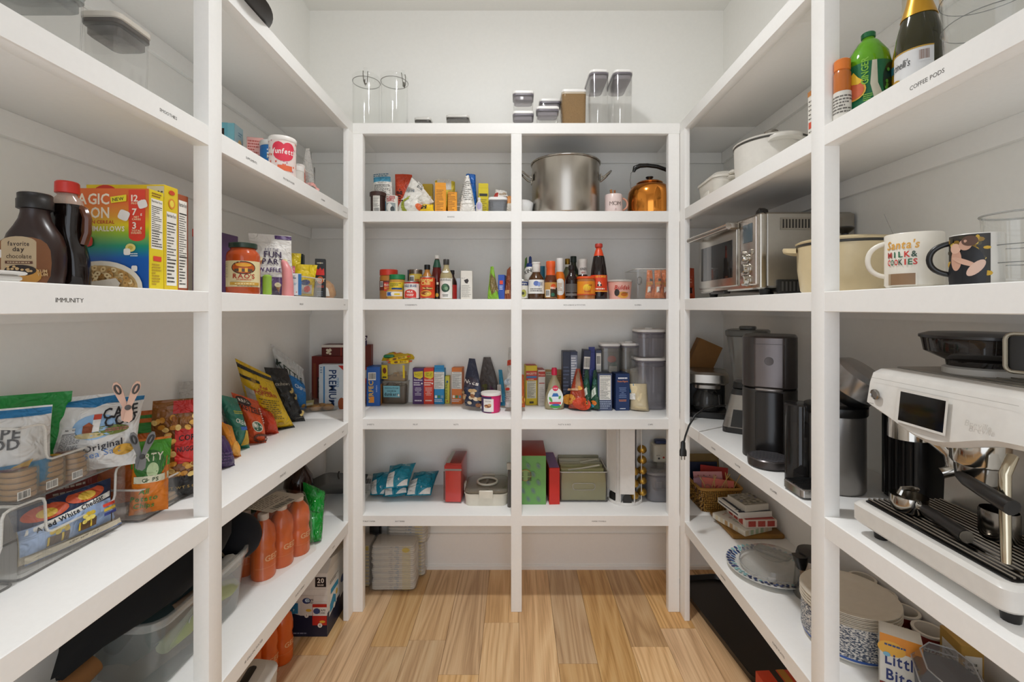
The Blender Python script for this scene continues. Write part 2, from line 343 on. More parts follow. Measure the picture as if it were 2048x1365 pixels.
sbox('wall_left', -W-.1, YB-.1, -.05, -W, YW, ZC+.1); sbox('wall_right', W, YB-.1, -.05, W+.1, YW, ZC+.1)
sbox('ceiling', -W, YB-.1, ZC, W, YW, ZC+.1, m=CEIL)
wf = sbox('wall_front', -W, YB-.1, 2.75, W, YB, ZC)
sbox('wall_panel', -W, YB-.1, 0, -.9, YB, 2.75, parent=wf); sbox('wall_panel', .9, YB-.1, 0, W, YB, 2.75, parent=wf)
def base(name, x0, y0, x1, y1, sx, sy):
    o = sbox(name, x0, y0, 0, x1, y1, .207, m=TRIM)
    q = MB(); q.tube([(x0+(x1-x0)/2*(1-sx)+sx*(-.004 if False else 0), 0, 0)]*0 or [((x0 if sy == 0 else x0), y0, .012), (x1, y1, .012)], .011, TRIM, 8) if False else None
    return o
bb = base('baseboard_back', -W, YW-.015, W, YW, 0, 1); q = MB(); q.bx(-W+.02, YW-.028, 0, W-.02, YW-.015, .018, TRIM); q.bx(-W+.02, YW-.022, .018, W-.02, YW-.015, .024, TRIM); q.build('shoe_moulding', bb)
bl = sbox('baseboard_left', -W, YB, 0, -W+.015, YW-.016, .207, m=TRIM); br = sbox('baseboard_right', W-.015, YB, 0, W, YW-.016, .207, m=TRIM)
for o, x in ((bl, -W+.015), (br, W-.028)): q = MB(); q.bx(x, YB, 0, x+.013, YW-.03, .018, TRIM); q.build('shoe_moulding', o)
# ---- built-in shelving -----------------------------------------------------------------------------
ZS = [2.51, 2.058, 1.6057, .9923, .4958]; TN = .0555; PT = .021
def bevbox(x0, y0, z0, x1, y1, z1, m=TRIM, b=.0018):
    q = MB(); q.rbox((x0+x1)/2, (y0+y1)/2, z0, z1, x1-x0, y1-y0, m, r=b, b=b, n=2); return q
UB = empty('shelving_unit', 'white painted built-in shelves along the back wall, two bays wide', 'shelves')
UL = empty('shelving_unit', 'white built-in shelves on the left wall with the snack bags', 'shelves')
UR = empty('shelving_unit', 'white built-in shelves on the right wall with the kitchen appliances', 'shelves')
for (x0, x1) in ((-.842, -.7885), (-.028, .027), (.7795, .836)): bevbox(x0, YF-.0007, 0, x1, YF+.0405, ZS[0]-TN).build('post', UB)
SG = {}
for lv, z in enumerate(ZS):
    bevbox(-.8385, YF+.003, z-PT, .8385, YW-.001, z+.0003, b=.0001).build('shelf_board', UB)
    SG['B', lv] = bevbox(-.842, YF, z-TN, .838, YF+.04, z).build('shelf_edge', UB)
    q = MB(); q.bx(-.84, YW-.019, z-PT-.062, .84, YW-.001, z-PT-.0003, TRIM); q.build('cleat', UB)
    for U, s, k in ((UL, -1, 'L'), (UR, 1, 'R')):
        a, c = sorted((s*D0, s*(D0+.04))); e, g = sorted((s*(D0+.04), s*(W-.001)))
        e2, g2 = sorted((s*(D0+.003), s*(W-.001))); bevbox(e2, .215, z-PT, g2, YF-.0005, z+.0003, b=.0001).build('shelf_board', U); bevbox(e, YF-.0005, z-PT, g, YW-.001, z+.0003, b=.0001).build('shelf_board', U)
        h1, h2 = sorted((s*.8388, s*(D0+.04))); bevbox(h1, YF+.041, z-PT, h2, YW-.001, z+.0003, b=.0001).build('shelf_board', U); h1, h2 = sorted((s*.8405, s*(W-.02))); q = MB(); q.bx(h1, YW-.019, z-PT-.062, h2, YW-.001, z-PT-.0003, TRIM); q.build('cleat', U)
        SG[k, lv] = bevbox(a, .215, z-TN, c, YF, z).build('shelf_edge', U)
        e, g = sorted((s*(W-.019), s*(W-.001))); q = MB(); q.bx(e, .215, z-PT-.062, g, YW-.02, z-PT-.0003, TRIM); q.build('cleat', U)
for U, s in ((UL, -1), (UR, 1)):
    for (y0, y1, dp) in ((.214, .27, .042), (1.2407, 1.2965, .042), (2.270, YF+.002, .025)):
        a, c = sorted((s*(D0-.0008), s*(D0+dp))); bevbox(a, y0, 0, c, y1, ZS[0]-TN+.002).build('post', U)
# shelf lettering
def shelf_text(k, lv, t, px, h=.0125, dv=-.002):
    z = ZS[lv]-TN/2; h *= .58; S = {'B': flat((0,YF,0), (1,0,0), (0,0,1)), 'L': flat((-D0,0,0), (0,1,0), (0,0,1)), 'R': flat((D0,0,0), (0,-1,0), (0,0,1))}[k]
    u = xy(px, YF) if k == 'B' else ax(px, -D0) if k == 'L' else -ax(px, D0)
    D = Pr(S); D.text(t, u, z-h/2+dv, h, '#55514d', bold=0, lift=False); D.build('lettering', SG[k, lv])
for a in (('L',1,'SMOOTHIES',337,.013), ('L',2,'IMMUNITY',140,.015), ('L',1,'SUPPLEMENTS',503,.012), ('L',1,'PROTEIN POWDER',578,.012), ('L',1,'VITAMINS',646,.011), ('L',1,'ELECTROLYTES',690,.008), ('L',2,'BREAD',603,.012), ('L',2,'BUNS',689,.01), ('L',3,'SNACKS',566,.014), ('L',3,'BARS',650,.012), ('L',3,'JERKY',686,.011), ('L',4,'18 GALLON WATER',508,.014), ('L',4,'SODA',667,.012), ('L',4,'SPORTS DRINKS',600,.013),
    ('B',1,'BAKING',902), ('B',2,'CONDIMENTS',822), ('B',2,'RICE & BEANS & POTATOES',1149,.011), ('B',2,'RAMEN',1276), ('B',3,'SWEETS',741), ('B',3,'FRUIT',831), ('B',3,'NUTS',912), ('B',3,'PASTA & RICE',1129), ('B',3,'CHIPS',1301), ('B',4,'TOILET PAPER',738), ('B',4,'BATTERIES',800), ('B',4,'PAPER TOWELS',1198),
    ('R',1,'COFFEE PODS',1853,.016), ('R',3,'BLENDER',1427,.012), ('R',3,'TOASTER',1475,.012), ('R',3,'STEAMER',1547,.012), ('R',4,'NAPKINS',1446,.013), ('R',4,'PAPER PLATES',1557,.013)): shelf_text(*a)
# ceiling lamp, above the frame
cl = empty('ceiling_lamp', 'round white flush lamp on the pantry ceiling', 'lamp', (0, 1.45, ZC))
q = MB(); q.lathe([(.02, 0), (.14, 0), (.14, -.03), (.12, -.045), (.095, -.045)], TRIM, 32, c1=False); q.build('housing', cl)
em = bpy.data.materials.new('lamp_glow'); em.use_nodes = True; em.node_tree.nodes['Principled BSDF'].inputs['Emission Color'].default_value = (1, .95, .88, 1); em.node_tree.nodes['Principled BSDF'].inputs['Emission Strength'].default_value = 6
q = MB(); q.lathe([(.001, -.04), (.094, -.04)], em, 32, c0=False, c1=False); q.build('diffuser', cl)
# ---- builders shared by the shelves -----------------------------------------------------------------
def BC(name, label, cat, pl, pr, ptop, lv, Y, d, m, fn=None, **k):        # carton standing on a back shelf, front face at depth Y
    w = (pr-pl)*Y/F; return carton(name, label, cat, (xy((pl+pr)/2, Y), Y+d/2, ZS[lv]+.0004), w, d, zy(ptop, Y)-ZS[lv], m, fn, **k)
def BT(name, label, cat, pl, pr, ptop, lv, Y, tpl, cols, fn=None, z=None, **k):
    Rr = (pr-pl)/2*Y/F; z0 = ZS[lv]+.0004 if z is None else z; h = zy(ptop, Y)-z0
    sc_ = lambda p: [(r*Rr, v*h) for r, v in p]
    f2 = (lambda D: fn(D, Rr, h)) if fn else None
    ps = [(n, sc_(p), c) for (n, p), c in zip(tpl[1], cols[1:])]
    return turned(name, label, cat, (xy((pl+pr)/2, Y), Y, z0), sc_(tpl[0]), cols[0], ps, f2, **k)
def BG(name, label, cat, cor, T, m, fn=None, **k): return bag(name, label, cat, [pt(*c) for c in cor], T, m, fn, **k)
T_JAR = ([(0,0),(.93,0),(1,.03),(1,.74),(.92,.8),(.92,.82)], [('lid', [(.95,.8),(1,.81),(1,.985),(.95,1),(0,1)])])
T_CAN = ([(0,0),(.97,0),(1,.015),(1,.03),(.975,.05),(.975,.95),(1,.97),(1,.985),(.96,1),(.92,.985),(0,.985)], [])
T_BOT = ([(0,0),(.95,0),(1,.025),(1,.55),(.93,.62),(.6,.73),(.42,.79),(.4,.88)], [('cap', [(.44,.86),(.47,.87),(.47,.99),(.42,1),(0,1)])])
T_SAUCE = ([(0,0),(.95,0),(1,.02),(1,.47),(.95,.55),(.7,.67),(.5,.74),(.46,.8),(.46,.86)], [('cap', [(.5,.84),(.54,.85),(.54,.985),(.5,1),(0,1)])])
T_TALL = ([(0,0),(.95,0),(1,.015),(1,.4),(.93,.55),(.7,.74),(.5,.84),(.36,.89),(.34,.93)], [('cap', [(.38,.92),(.42,.93),(.42,.985),(.36,1),(0,1)])])
T_TUB = ([(0,0),(.84,0),(.88,.04),(.97,.86),(.97,.88)], [('lid', [(.99,.86),(1.02,.87),(1.02,.96),(.98,1),(0,1)])])
def pop(label, loc, w, d, h, lid='#efedea,.35', gas='#6d6870,.4', tint=None, plug='#b8b0b8', cont=None, rz=0, button=False, r=.018, group=None, cat='container', name='storage_container'):
    tint = tint or CLR; q = MB(); q.loft(pillow_shell(w, d, h-.022, r, .0025, taper=.003), tint); o = q.build(name, None, loc, rz); tag(o, label, cat, group)
    q = MB(); q.rbox(0, 0, h-.016, h, w+.004, d+.004, lid, r=r, b=.003, n=4); q.build('lid', o)
    q = MB(); q.rbox(0, 0, h-.026, h-.016, w+.001, d+.001, gas, r=r, b=.001, n=4); q.build('gasket', o)
    q = MB(); q.rbox(0, 0, h-.05, h-.026, w-.014, d-.014, clear(plug, .45), r=r*.7, b=.004, n=4); q.build('lid_plug', o)
    if button: q = MB(); q.lathe([(.024, h), (.024, h+.004), (.021, h+.008), (.012, h+.006), (0, h+.006)], lid, 24); q.build('push_button', o)
    if cont:
        q = MB(); q.rbox(0, 0, .006, .006+cont[0], w-.016, d-.016, cont[1], r=r*.7, b=.004, n=3); q.build('contents', o)
    return o
def bumps(q, cx, cy, z, w, d, n, r, m, seed=1, hz=.0):       # a loose layer of rounded bits
    R = random.Random(seed)
    for i in range(n):
        x, y, k = cx+R.uniform(-w/2, w/2), cy+R.uniform(-d/2, d/2), R.uniform(.7, 1.2)*r; T = Matrix.Translation((x, y, z+R.uniform(0, hz))) @ Matrix.Rotation(R.uniform(0, 6), 4, V((R.random()-.5, R.random()-.5, R.random()+.1)).normalized())
        q.lathe([(k*.1, -k*.6), (k*.8, -k*.35), (k, 0), (k*.8, k*.35), (k*.1, k*.6)], m, 8, T=T)
def open_bin(name, label, loc, w, d, h, rz=0, tint=None, scoop=None, rim='#b9b6b0,.2', r=.012, group=None, cat='bin', handle=False):
    tint = tint or CLR; q = MB(); t = .0025
    if scoop:                                                 # front wall with a lowered middle
        s0, s1, sz = scoop; q.bx(-w/2, -d/2, 0, w/2, d/2, t, tint); q.bx(-w/2, d/2-t, t, w/2, d/2, h, tint); q.bx(-w/2, -d/2, t, -w/2+t, d/2-t, h, tint); q.bx(w/2-t, -d/2, t, w/2, d/2-t, h, tint)
        f = [(-w/2, t), (w/2, t), (w/2, h)]; c = .014
        top = [(s1+c, h), (s1+.004, h-.004), (s1, h-c), (s1-.002, sz+c), (s1-.006, sz+.004), (s1-c, sz), (s0+c, sz), (s0+.006, sz+.004), (s0+.002, sz+c), (s0, h-c), (s0-.004, h-.004), (s0-c, h), (-w/2, h)]
        n0 = len(top); lo = [(x, t) for x, z in [(w/2, h)]+top]; up = [(w/2, h)]+top
        for (a, b), (c2, d2) in zip(zip(up, lo), zip(up[1:], lo[1:])):
            if abs(a[0]-c2[0]) < 1e-6: continue
            q.loft([[V((p[0], -d/2+y, p[1])) for p in (a, c2, d2, b)] for y in (0, t)], tint)
        rm = [V((x, -d/2+t/2, z)) for x, z in up]+[V((-w/2+t/2, d/2-t/2, h)), V((w/2-t/2, d/2-t/2, h))]
    else:
        q.loft(pillow_shell(w, d, h, r, t, taper=.003), tint); rm = rr(w-t, d-t, r, h, 3)
    o = q.build(name, None, loc, rz); tag(o, label, cat, group)
    q = MB(); q.tube(rm, .0028, clear('#efece5', .5), 6, True); q.build('rim', o)
    q = MB(); q.tube(rr(w-.006, d-.006, r, .002, 3), .0026, clear('#7f7c78', .6), 6, True); q.build('base_rim', o)
    if handle:
        q = MB(); q.tube([V((p.x, -d/2-.001, h*.52+p.y)) for p in rr(w*.46, h*.22, h*.1, 0, 5)], .0022, clear('#d9d7d2', .35), 6, True); q.build('handle_recess', o)
    return o
WH, INK = '#e9e5de', '#2a2826'
# ================= back wall shelves ===========================================================================
# -- top shelf
def clamp_jar(label, px, rot):
    Y = 2.52; h = zy(152, Y)-ZS[0]; r = 26.5*Y/F; q = MB(); q.lathe([(0,.001), (r*.97,.001), (r,.008), (r,h-.04), (r-.003,h-.04), (r-.003,.01), (0,.008)], GLASS, 32); o = q.build('glass_jar', None, (xy(px, Y), Y, ZS[0]+.0005), rot); tag(o, label, 'jar')
    q = MB(); q.lathe([(r-.004,h-.044), (r+.001,h-.037), (r+.001,h-.014), (r-.004,h-.008), (0,h-.006)], GLASS, 32); q.build('lid', o)
    q = MB(); q.tube([(r*math.cos(2*PI*i/24), r*math.sin(2*PI*i/24), h-.038) for i in range(24)], .0022, '#9b9a95,.3', 6, True); q.build('seal', o)
    q = MB(); wl = '#8f8d88,.2,1'
    q.tube([(-.012,-r-.003,h-.012), (-.012,-r-.008,h-.03), (-.009,-r-.012,h-.07), (0,-r-.014,h-.095), (.009,-r-.012,h-.07), (.012,-r-.008,h-.03), (.012,-r-.003,h-.012)], .0022, wl, 6); q.rbox(0, -r-.008, h-.085, h-.06, .014, .008, wl); q.rbox(0, -r-.002, h-.02, h+.006, .02, .01, GLASS); q.build('clamp', o)
clamp_jar('tall clear glass clamp-lid jar, its clamp hanging in front, nearer the left wall', 733, .25)
clamp_jar('tall clear glass clamp-lid jar on the top shelf whose clamp stands up at its right', 789, .9)
for px0, px1, py, lb in ((830, 862, 237, 'smaller of two dark-rimmed canisters barely showing above the top shelf edge'), (893, 938, 232, 'wider of two dark-rimmed canisters barely showing above the top shelf edge')):
    Y = 2.6; w = (px1-px0)*Y/F; pop(lb, (xy((px0+px1)/2, Y), Y+.03, ZS[0]+.0005), w, .1, zy(py, Y)-ZS[0], lid='#d8d5cf,.3', gas='#4a4642,.4', tint=CLRG, plug='#6a645e')
def popB(lb, pl, pr, py, Y, d, **k): w = (pr-pl)*Y/F; return pop(lb, (xy((pl+pr)/2, Y), Y+d/2, k.pop('z', ZS[0]+.0005)), w, d, zy(py, Y)-k.pop('zb', ZS[0]), **k)
hB = (zy(181, 2.44)-ZS[0])/2
for i, lb in enumerate(('small square white-lidded container, lower of the stack of two', 'small square white-lidded container, upper of the stack of two')):
    pop(lb, (xy(1046.5, 2.44), 2.49, ZS[0]+.0005+i*(hB+.0006)), .112, .1, hB, group='small white-lidded containers on the top shelf')
popB('small white-lidded container in front of the brown canister, its front twin', 1073, 1118, 212, 2.42, .08)
popB('small white-lidded container on the top shelf, taller one half behind another', 1079, 1122, 197, 2.53, .1)
popB('amber tinted white-lidded canister with brown contents on the top shelf', 1124, 1173, 178, 2.45, .12, tint=clear('#a98a62', .55), plug='#6b5133', gas='#b9ac98,.4', cont=(.09, '#8a6238,.8'))
for pl, pr, lb in ((1180, 1219, 'tall slim white-lidded cereal container beside the brown canister'), (1228, 1267, 'tall slim white-lidded cereal container, last one toward the right wall')): popB(lb, pl, pr, 138, 2.42, .22, r=.03)
# -- second shelf, left bay: baking
def cocoa(D, R, h): D.nutri(-.016, .012, .02, h*.8); D.bars(-.012, .002, .02, .03)
BT('cocoa_tub', 'dark brown cocoa tub with white label at the left of the baking shelf', 'tub', 741, 771, 386, 1, 2.42, ([(0,0),(.9,0),(.92,.02),(.95,.82)], [('lid', [(.98,.8),(1.08,.82),(1.08,.97),(1,1),(0,1)])]), ('#3a221c,.4', '#3d241d,.4'), cocoa)
def sugar(D): D.nutri(-.05, .05, .06, .17); D.lines(-.05, .2, .05, .22, 2, '#2f6f8c')
BG('sugar_bag', 'light blue paper sugar bag with nutrition panel behind the cocoa tub', 'bag', [(745,424,2.52), (786,424,2.52), (781,354,2.55), (747,356,2.55)], .06, '#4f9fc0', sugar, kind='stand', topT=.3, wr=.006, seed=3)
def flour(D): D.text('ing.', -.02, .09, .035, '#33201c', rot=PI/2); D.ell(.02, .14, .01, .012, '#a8351f')
BG('bread_mix_bag', 'orange red baking mix bag with folded top behind the white bag', 'bag', [(789,424,2.55), (832,424,2.55), (824,350,2.58), (790,349,2.56)], .06, '#c4421f', flour, kind='stand', topT=.25, wr=.006, seed=5)
def clab(D, R, h): D.text('CLABBER', 0, h*.78, .017, '#b02a24', wmax=.05); D.text('GIRL', 0, h*.64, .014, '#b02a24'); D.rect(-.024, .005, .026, h*.56, '#8c9696'); D.ell(-.005, h*.3, .014, .022, '#d9d6cf'); D.ell(.01, h*.2, .01, .015, '#3c4344')
BT('baking_powder_can', 'small white baking powder can with red lettering and grey picture', 'can', 772, 796, 393, 1, 2.41, T_CAN, ('#e4e0d8,.35',), clab)
def wbag(D):
    D.bars(.0, .13, .055, .18); D.text('baking', -.03, .1, .014, '#7c8b99', rot=.3); D.lines(-.06, .09, 0, .12, 4, '#9b978f')
BG('powdered_sugar_bag', 'crumpled white plastic sugar bag with a barcode and folded peak', 'bag', [(792,424,2.44), (856,424,2.44), (852,383,2.46), (823,355,2.5)], .09, '#e6e2da,.4', wbag, kind='stand', topT=.25, wr=.012, seed=9)
def olive(D):
    for i in range(10): a = 1.9+i*.22; D.ell(.012+.05*math.cos(a), .035+.05*math.sin(a), .009, .009, '#98a02c')
    D.ell(.05, .02, .02, .02, '#d9632a'); D.ell(-.045, .06, .006, .006, '#1d2430')
BG('chip_bag', 'white foil baking bag with an olive green arc lying at the front', 'bag', [(797,424,2.41), (846,424,2.41), (838,396,2.42), (803,398,2.42)], .05, '#e9e6de,.3', olive, wr=.01, seed=13)
BG('almond_flour_bag', 'rolled white paper bag leaning over the yellow packet', 'bag', [(822,404,2.425), (846,424,2.425), (868,404,2.43), (852,383,2.43)], .05, '#dedad0', None, wr=.012, seed=17)
BC('gelatin_box', 'small yellow box with nutrition panel behind the white bags', 'box', 845, 865, 368, 1, 2.62, .03, '#d7b62c', lambda D, c: (setattr(D, 'S', c['F']), D.nutri(-.022, .08, .022, .145)))
BG('chocolate_chip_bag', 'crumpled bright yellow bag lying low at the shelf edge', 'bag', [(838,424,2.4), (868,424,2.4), (867,410,2.41), (845,408,2.41)], .045, '#ecc410,.35', lambda D: (D.rect(-.03, .01, 0, .03, '#2b2722'),), wr=.008, seed=19)
def starch(D, c):
    D.S = c['F']; h = .15; D.lines(-.022, .01, .02, .13, 14, '#7a4a10', .35)
    D.S = c['R']; D.rect(-.04, .07, .04, .125, '#26304a'); D.lines(-.03, .08, .03, .12, 4, '#e8dcc0'); D.ell(0, .035, .025, .022, '#26304a'); D.ell(0, .035, .018, .015, '#e7a02b')
BC('corn_starch_box', 'taller orange baking soda box, open flap, middle of the baking shelf', 'box', 867, 889, 373, 1, 2.41, .1, '#e79a22', starch, flaps=.02, rz=.16)
BC('baking_soda_box', 'shorter orange baking soda box right of its taller twin', 'box', 893, 911, 384, 1, 2.41, .08, '#e79a22', starch, rz=.2)
BG('cereal_liner_bag', 'open yellow packet with clear liner behind the orange boxes', 'bag', [(868,424,2.56), (914,424,2.56), (910,364,2.58), (870,362,2.58)], .06, '#d9c233', lambda D: D.rect(-.045, .12, .04, .185, '#d6d3c8'), kind='stand', topT=.5, wr=.006, seed=23)
def wfl(D): D.lines(-.035, .05, .035, .17, 10, '#8b8b88', .4); D.rect(-.05, .03, .05, .034, '#c3beb3')
BG('flour_bag', 'white paper flour bag folded to a narrow top, blue inside', 'bag', [(919,424,2.42), (951,424,2.42), (938,351,2.46), (930,356,2.46)], .075, '#ece8e1', wfl, kind='stand', topT=.3, wr=.005, seed=29, pinch=-.1)
BG('blue_bag', 'shiny blue bag with twisted top sticking up behind the flour', 'bag', [(928,424,2.52), (956,424,2.52), (951,350,2.52), (932,349,2.52)], .07, '#1c62b4,.3', None, kind='stand', topT=.4, wr=.012, seed=31)
BC('cake_mix_box', 'yellow box with an open torn top right of the flour', 'box', 955, 975, 376, 1, 2.5, .1, '#ddc81e', lambda D, c: (setattr(D, 'S', c['F']), D.lines(-.02, .02, .02, .1, 8, '#4a4320', .3), D.rect(-.022, .115, .022, .13, '#36332c')), flaps=.025, rz=.1)
def bott(D, R, h): D.ell(0, h*.45, .012, .02, '#a9a0c4')
BT('vanilla_bottle', 'small bottle with lilac label before the yellow box', 'bottle', 952, 965, 396, 1, 2.4, T_BOT, ('#d8d2cc,.25', '#e7e3dd'), bott)
popB('square grey tinted container with pale lid at the end of the baking shelf', 977, 1014, 394, 2.41, .12, z=ZS[1]+.0005, zb=ZS[1], tint=clear('#8f9092', .45), gas='#6b6b6d,.4', cont=(.03, '#b8a98a,.8'))
BG('yeast_packet', 'crumpled red and white packet lying on the grey container', 'bag', [(988,394,2.44), (1016,393,2.44), (1014,383,2.5), (991,379,2.5)], .02, '#e5e0d8,.3', lambda D: (D.rect(-.035, -.01, -.015, .03, '#a82a20'), D.lines(-.01, .005, .03, .025, 3, '#a07c40')), wr=.008, seed=37)
BG('marshmallow_bag', 'orange and white packet half hidden by the middle post', 'bag', [(1010,424,2.45), (1030,424,2.45), (1030,392,2.47), (1012,392,2.47)], .04, '#e09a58', lambda D: D.rect(-.03, .0, .02, .04, '#e8dfd0'), seed=41)
# -- second shelf, right bay
o = MB(); o.rbox(0, 0, 0, .085, .11, .14, '#e8e6e3,.3', r=.03, b=.02, n=4, taper=.008); o = o.build('white_bowl', None, (xy(1047, 2.5), 2.5, ZS[1]+.0005)); tag(o, 'white rounded ceramic dish in the corner beside the stock pot', 'dish')
ST = nodemat('brushed_steel', lambda nt, N, L, b: (b.inputs['Base Color'].__setattr__('default_value', lin('#b3aca2')), b.inputs['Metallic'].__setattr__('default_value', 1), b.inputs['Roughness'].__setattr__('default_value', .27), b.inputs['Anisotropic'].__setattr__('default_value', .3)))
def stockpot():
    Y = 2.52; r = 67*Y/F; h = zy(330, Y)-ZS[1]; q = MB(); q.lathe([(0,0), (r*.98,0), (r,.006), (r,h-.003), (r+.003,h), (r-.002,h), (r-.003,.01), (0,.008)], ST, 48)
    o = q.build('stock_pot', None, (xy(1131, Y), Y, ZS[1]+.0005)); tag(o, 'large tall stainless steel stock pot with two loop handles', 'pot')
    q = MB(); q.tube([((r+.004)*math.cos(2*PI*i/48), (r+.004)*math.sin(2*PI*i/48), h-.001) for i in range(48)], .0045, '#b7b1a8,.15,1', 8, True); q.build('rim', o)
    for s in (-1, 1):
        q = MB(); zz = h*.72; q.tube([(s*(r-.002),-.045,zz), (s*(r+.02),-.045,zz+.004), (s*(r+.05),-.04,zz+.03), (s*(r+.062),-.02,zz+.042), (s*(r+.062),.02,zz+.042), (s*(r+.05),.04,zz+.03), (s*(r+.02),.045,zz+.004), (s*(r-.002),.045,zz)], .0055, '#b7b1a8,.18,1', 8)
        for y in (-.045, .045): q.rbox(s*(r+.001), y, zz-.018, zz+.018, .006, .026, '#b7b1a8,.25,1')
        q.build('handle', o)
stockpot()
def mug(name, label, px, Y, z, r, h, m, hdir, fn, hm=None, X=None, rzt=0):
    x = xy(px, Y) if X is None else X; q = MB(); q.lathe([(0,0), (r*.9,0), (r,.006), (r,h-.002), (r-.0015,h), (r-.0035,h-.002), (r-.0035,.008), (0,.006)], m, 36); o = q.build(name, None, (x, Y, z), rzt); tag(o, label, 'mug')
    q = MB(); q.tube([V((math.cos(hdir)*(r-.003+d), math.sin(hdir)*(r-.003+d), zz*h)) for d, zz in [(.033*math.sin(PI*t/14)**.75, .86-.64*t/14+.04*math.sin(2*PI*t/14)) for t in range(15)]], .0055, hm or m, 10); q.build('handle', o)
    D = Pr(cyl(r)); fn(D); printed(o, 'print', D); return o
def momp(D):
    for t, u in (('M', -.021), ('O', .0), ('M', .021)): D.text(t, u, .04, .022, '#7b6a62', bold=0)
    D.ell(.002, .022, .002, .0018, '#b0605a'); D.lines(-.003, .015, .006, .018, 1, '#7b6a62')
mo = mug('mug', 'pale pink mug reading MOM between stock pot and kettle', 1227, 2.43, ZS[1]+.0005, .0465, zy(391, 2.43)-ZS[1], '#e9d3cd,.3', 0.1, momp, '#d99a80,.3')
q = MB(); q.tube([(.0,.01,.01), (-.014,.0,.125)], .006, '#b5763a', 6); q.tube([(.012,.012,.01), (.006,.0,.122)], .005, '#a3622c', 6); o = q.build('cinnamon_sticks', None, mo.location+V((0, 0, .008))); tag(o, 'brown wooden sticks standing in the MOM mug', 'sticks')
def kettle():
    Y = 2.47; r = 43*Y/F; x = xy(1299, Y); h = zy(369, Y)-ZS[1]; cu = nodemat('polished_copper', lambda nt, N, L, b: (b.inputs['Base Color'].__setattr__('default_value', lin('#d98a3c')), b.inputs['Metallic'].__setattr__('default_value', 1), b.inputs['Roughness'].__setattr__('default_value', .12)))
    q = MB(); q.lathe([(0,0), (r*.98,0), (r,.008), (r*1.0,h*.55), (r*.97,h*.72), (r*.86,h*.88), (r*.62,h*.97), (r*.55,h)], cu, 40); o = q.build('kettle', None, (x, Y, ZS[1]+.0005)); tag(o, 'shiny copper tea kettle with a black arched handle', 'kettle')
    q = MB(); q.lathe([(r*.58,h), (r*.6,h+.004), (r*.5,h+.012), (r*.2,h+.018), (.005,h+.019)], cu, 32); k = q.build('lid', o)
    q = MB(); q.lathe([(.008,h+.018), (.01,h+.024), (.02,h+.034), (.02,h+.039), (0,h+.041)], '#151413,.3', 20); q.build('knob', k)
    q = MB(); q.tube([(-r*.86,0,h*.86), (-r*.9,0,h+.02), (-r*.86,0,h+.06), (-r*.62,0,h+.088)], .0018, '#8a8783,.3,1', 6); q.tube([(r*.86,0,h*.86), (r*1.0,0,h+.01), (r*1.02,0,h+.06), (r*.95,0,h+.075)], .0018, '#8a8783,.3,1', 6); q.build('bail', o)
    q = MB(); q.tube([(-r*.74,0,h+.068), (-r*.68,0,h+.088), (-r*.45,0,h+.1), (-.1*r,0,h+.102), (.35*r,0,h+.096), (.75*r,0,h+.08), (.92*r,0,h+.066)], [.008,.013,.012,.0105,.0105,.0105,.008], '#141312,.25', 10); q.build('handle', o)
    q = MB(); a = math.radians(60); q.tube([(r*.8*math.cos(a), r*.8*math.sin(a), h*.4), (r*1.15*math.cos(a), r*1.15*math.sin(a), h*.62), (r*1.4*math.cos(a), r*1.4*math.sin(a), h*.85)], [.022,.016,.011], cu, 12); q.build('spout', o)
kettle()
# -- third shelf, left bay: condiments
def pb1(D, R, h): D.rect(-R*1.2, h*.3, R*1.2, h*.62, '#6b2a1c'); D.rect(-.012, h*.28, .03, h*.56, '#d8372a'); D.text('PEANUT', .008, h*.44, .013, '#f0e2c8', wmax=.036); D.text('BUTTER', .008, h*.34, .011, '#f0d060', wmax=.034); D.bars(-.04, h*.42, -.018, h*.6)
BT('peanut_butter_jar', 'large peanut butter jar with a red lid, leftmost of the condiments', 'jar', 760, 795, 540, 2, 2.5, T_JAR, ('#b0752f,.3', '#c8361f,.4'), pb1)
def pb2(D, R, h): D.rect(-R*1.3, h*.36, R*1.3, h*.68, '#e0c32c'); D.lines(-.03, h*.5, .03, h*.65, 4, '#3c5a2a'); D.rect(-.02, h*.37, .035, h*.46, '#27518f')
BT('peanut_jar', 'small nut jar with a green lid and yellow label before the red-lidded jar', 'jar', 779, 810, 550, 2, 2.43, T_JAR, ('#c0903c,.3', '#177a44,.4'), pb2)
def pb3(D, R, h): D.rect(-R*1.3, h*.3, R*1.3, h*.78, '#e6e1d2'); D.rect(-.036, h*.35, -.008, h*.72, '#2b5ba5'); D.rect(.006, h*.42, .036, h*.6, '#e2c328'); D.ell(-.002, h*.55, .009, .007, '#f1ede2')
BT('mustard_jar', 'short amber jar with blue and white label at the shelf front', 'jar', 774, 806, 580, 2, 2.385, ([(0,0),(.93,0),(1,.06),(1,.9),(.95,1),(0,1)], []), ('#c99a3f,.25',), pb3)
def eagle(D, R, h):
    D.rect(-R*1.4, h*.06, R*1.4, h*.93, '#e8e4dc'); D.rect(-R*1.4, h*.86, R*1.4, h*.93, '#b8322a'); D.text('EAGLE BRAND', 0, h*.66, .014, '#233a72', wmax=R*1.75)
    D.rect(-R*.8, h*.08, R*.8, h*.3, '#d0352d'); D.ell(0, h*.3, R*.8, h*.24, '#d0352d'); D.text('MILK', 0, h*.36, .01, '#f2ece0'); D.lines(-.022, h*.16, .022, h*.3, 2, '#f2ece0', al='c')
BT('condensed_milk_can', 'white condensed milk can with a red circle and blue letters', 'can', 808, 839, 563, 2, 2.4, T_CAN, ('#c9c6c0,.3,1',), eagle)
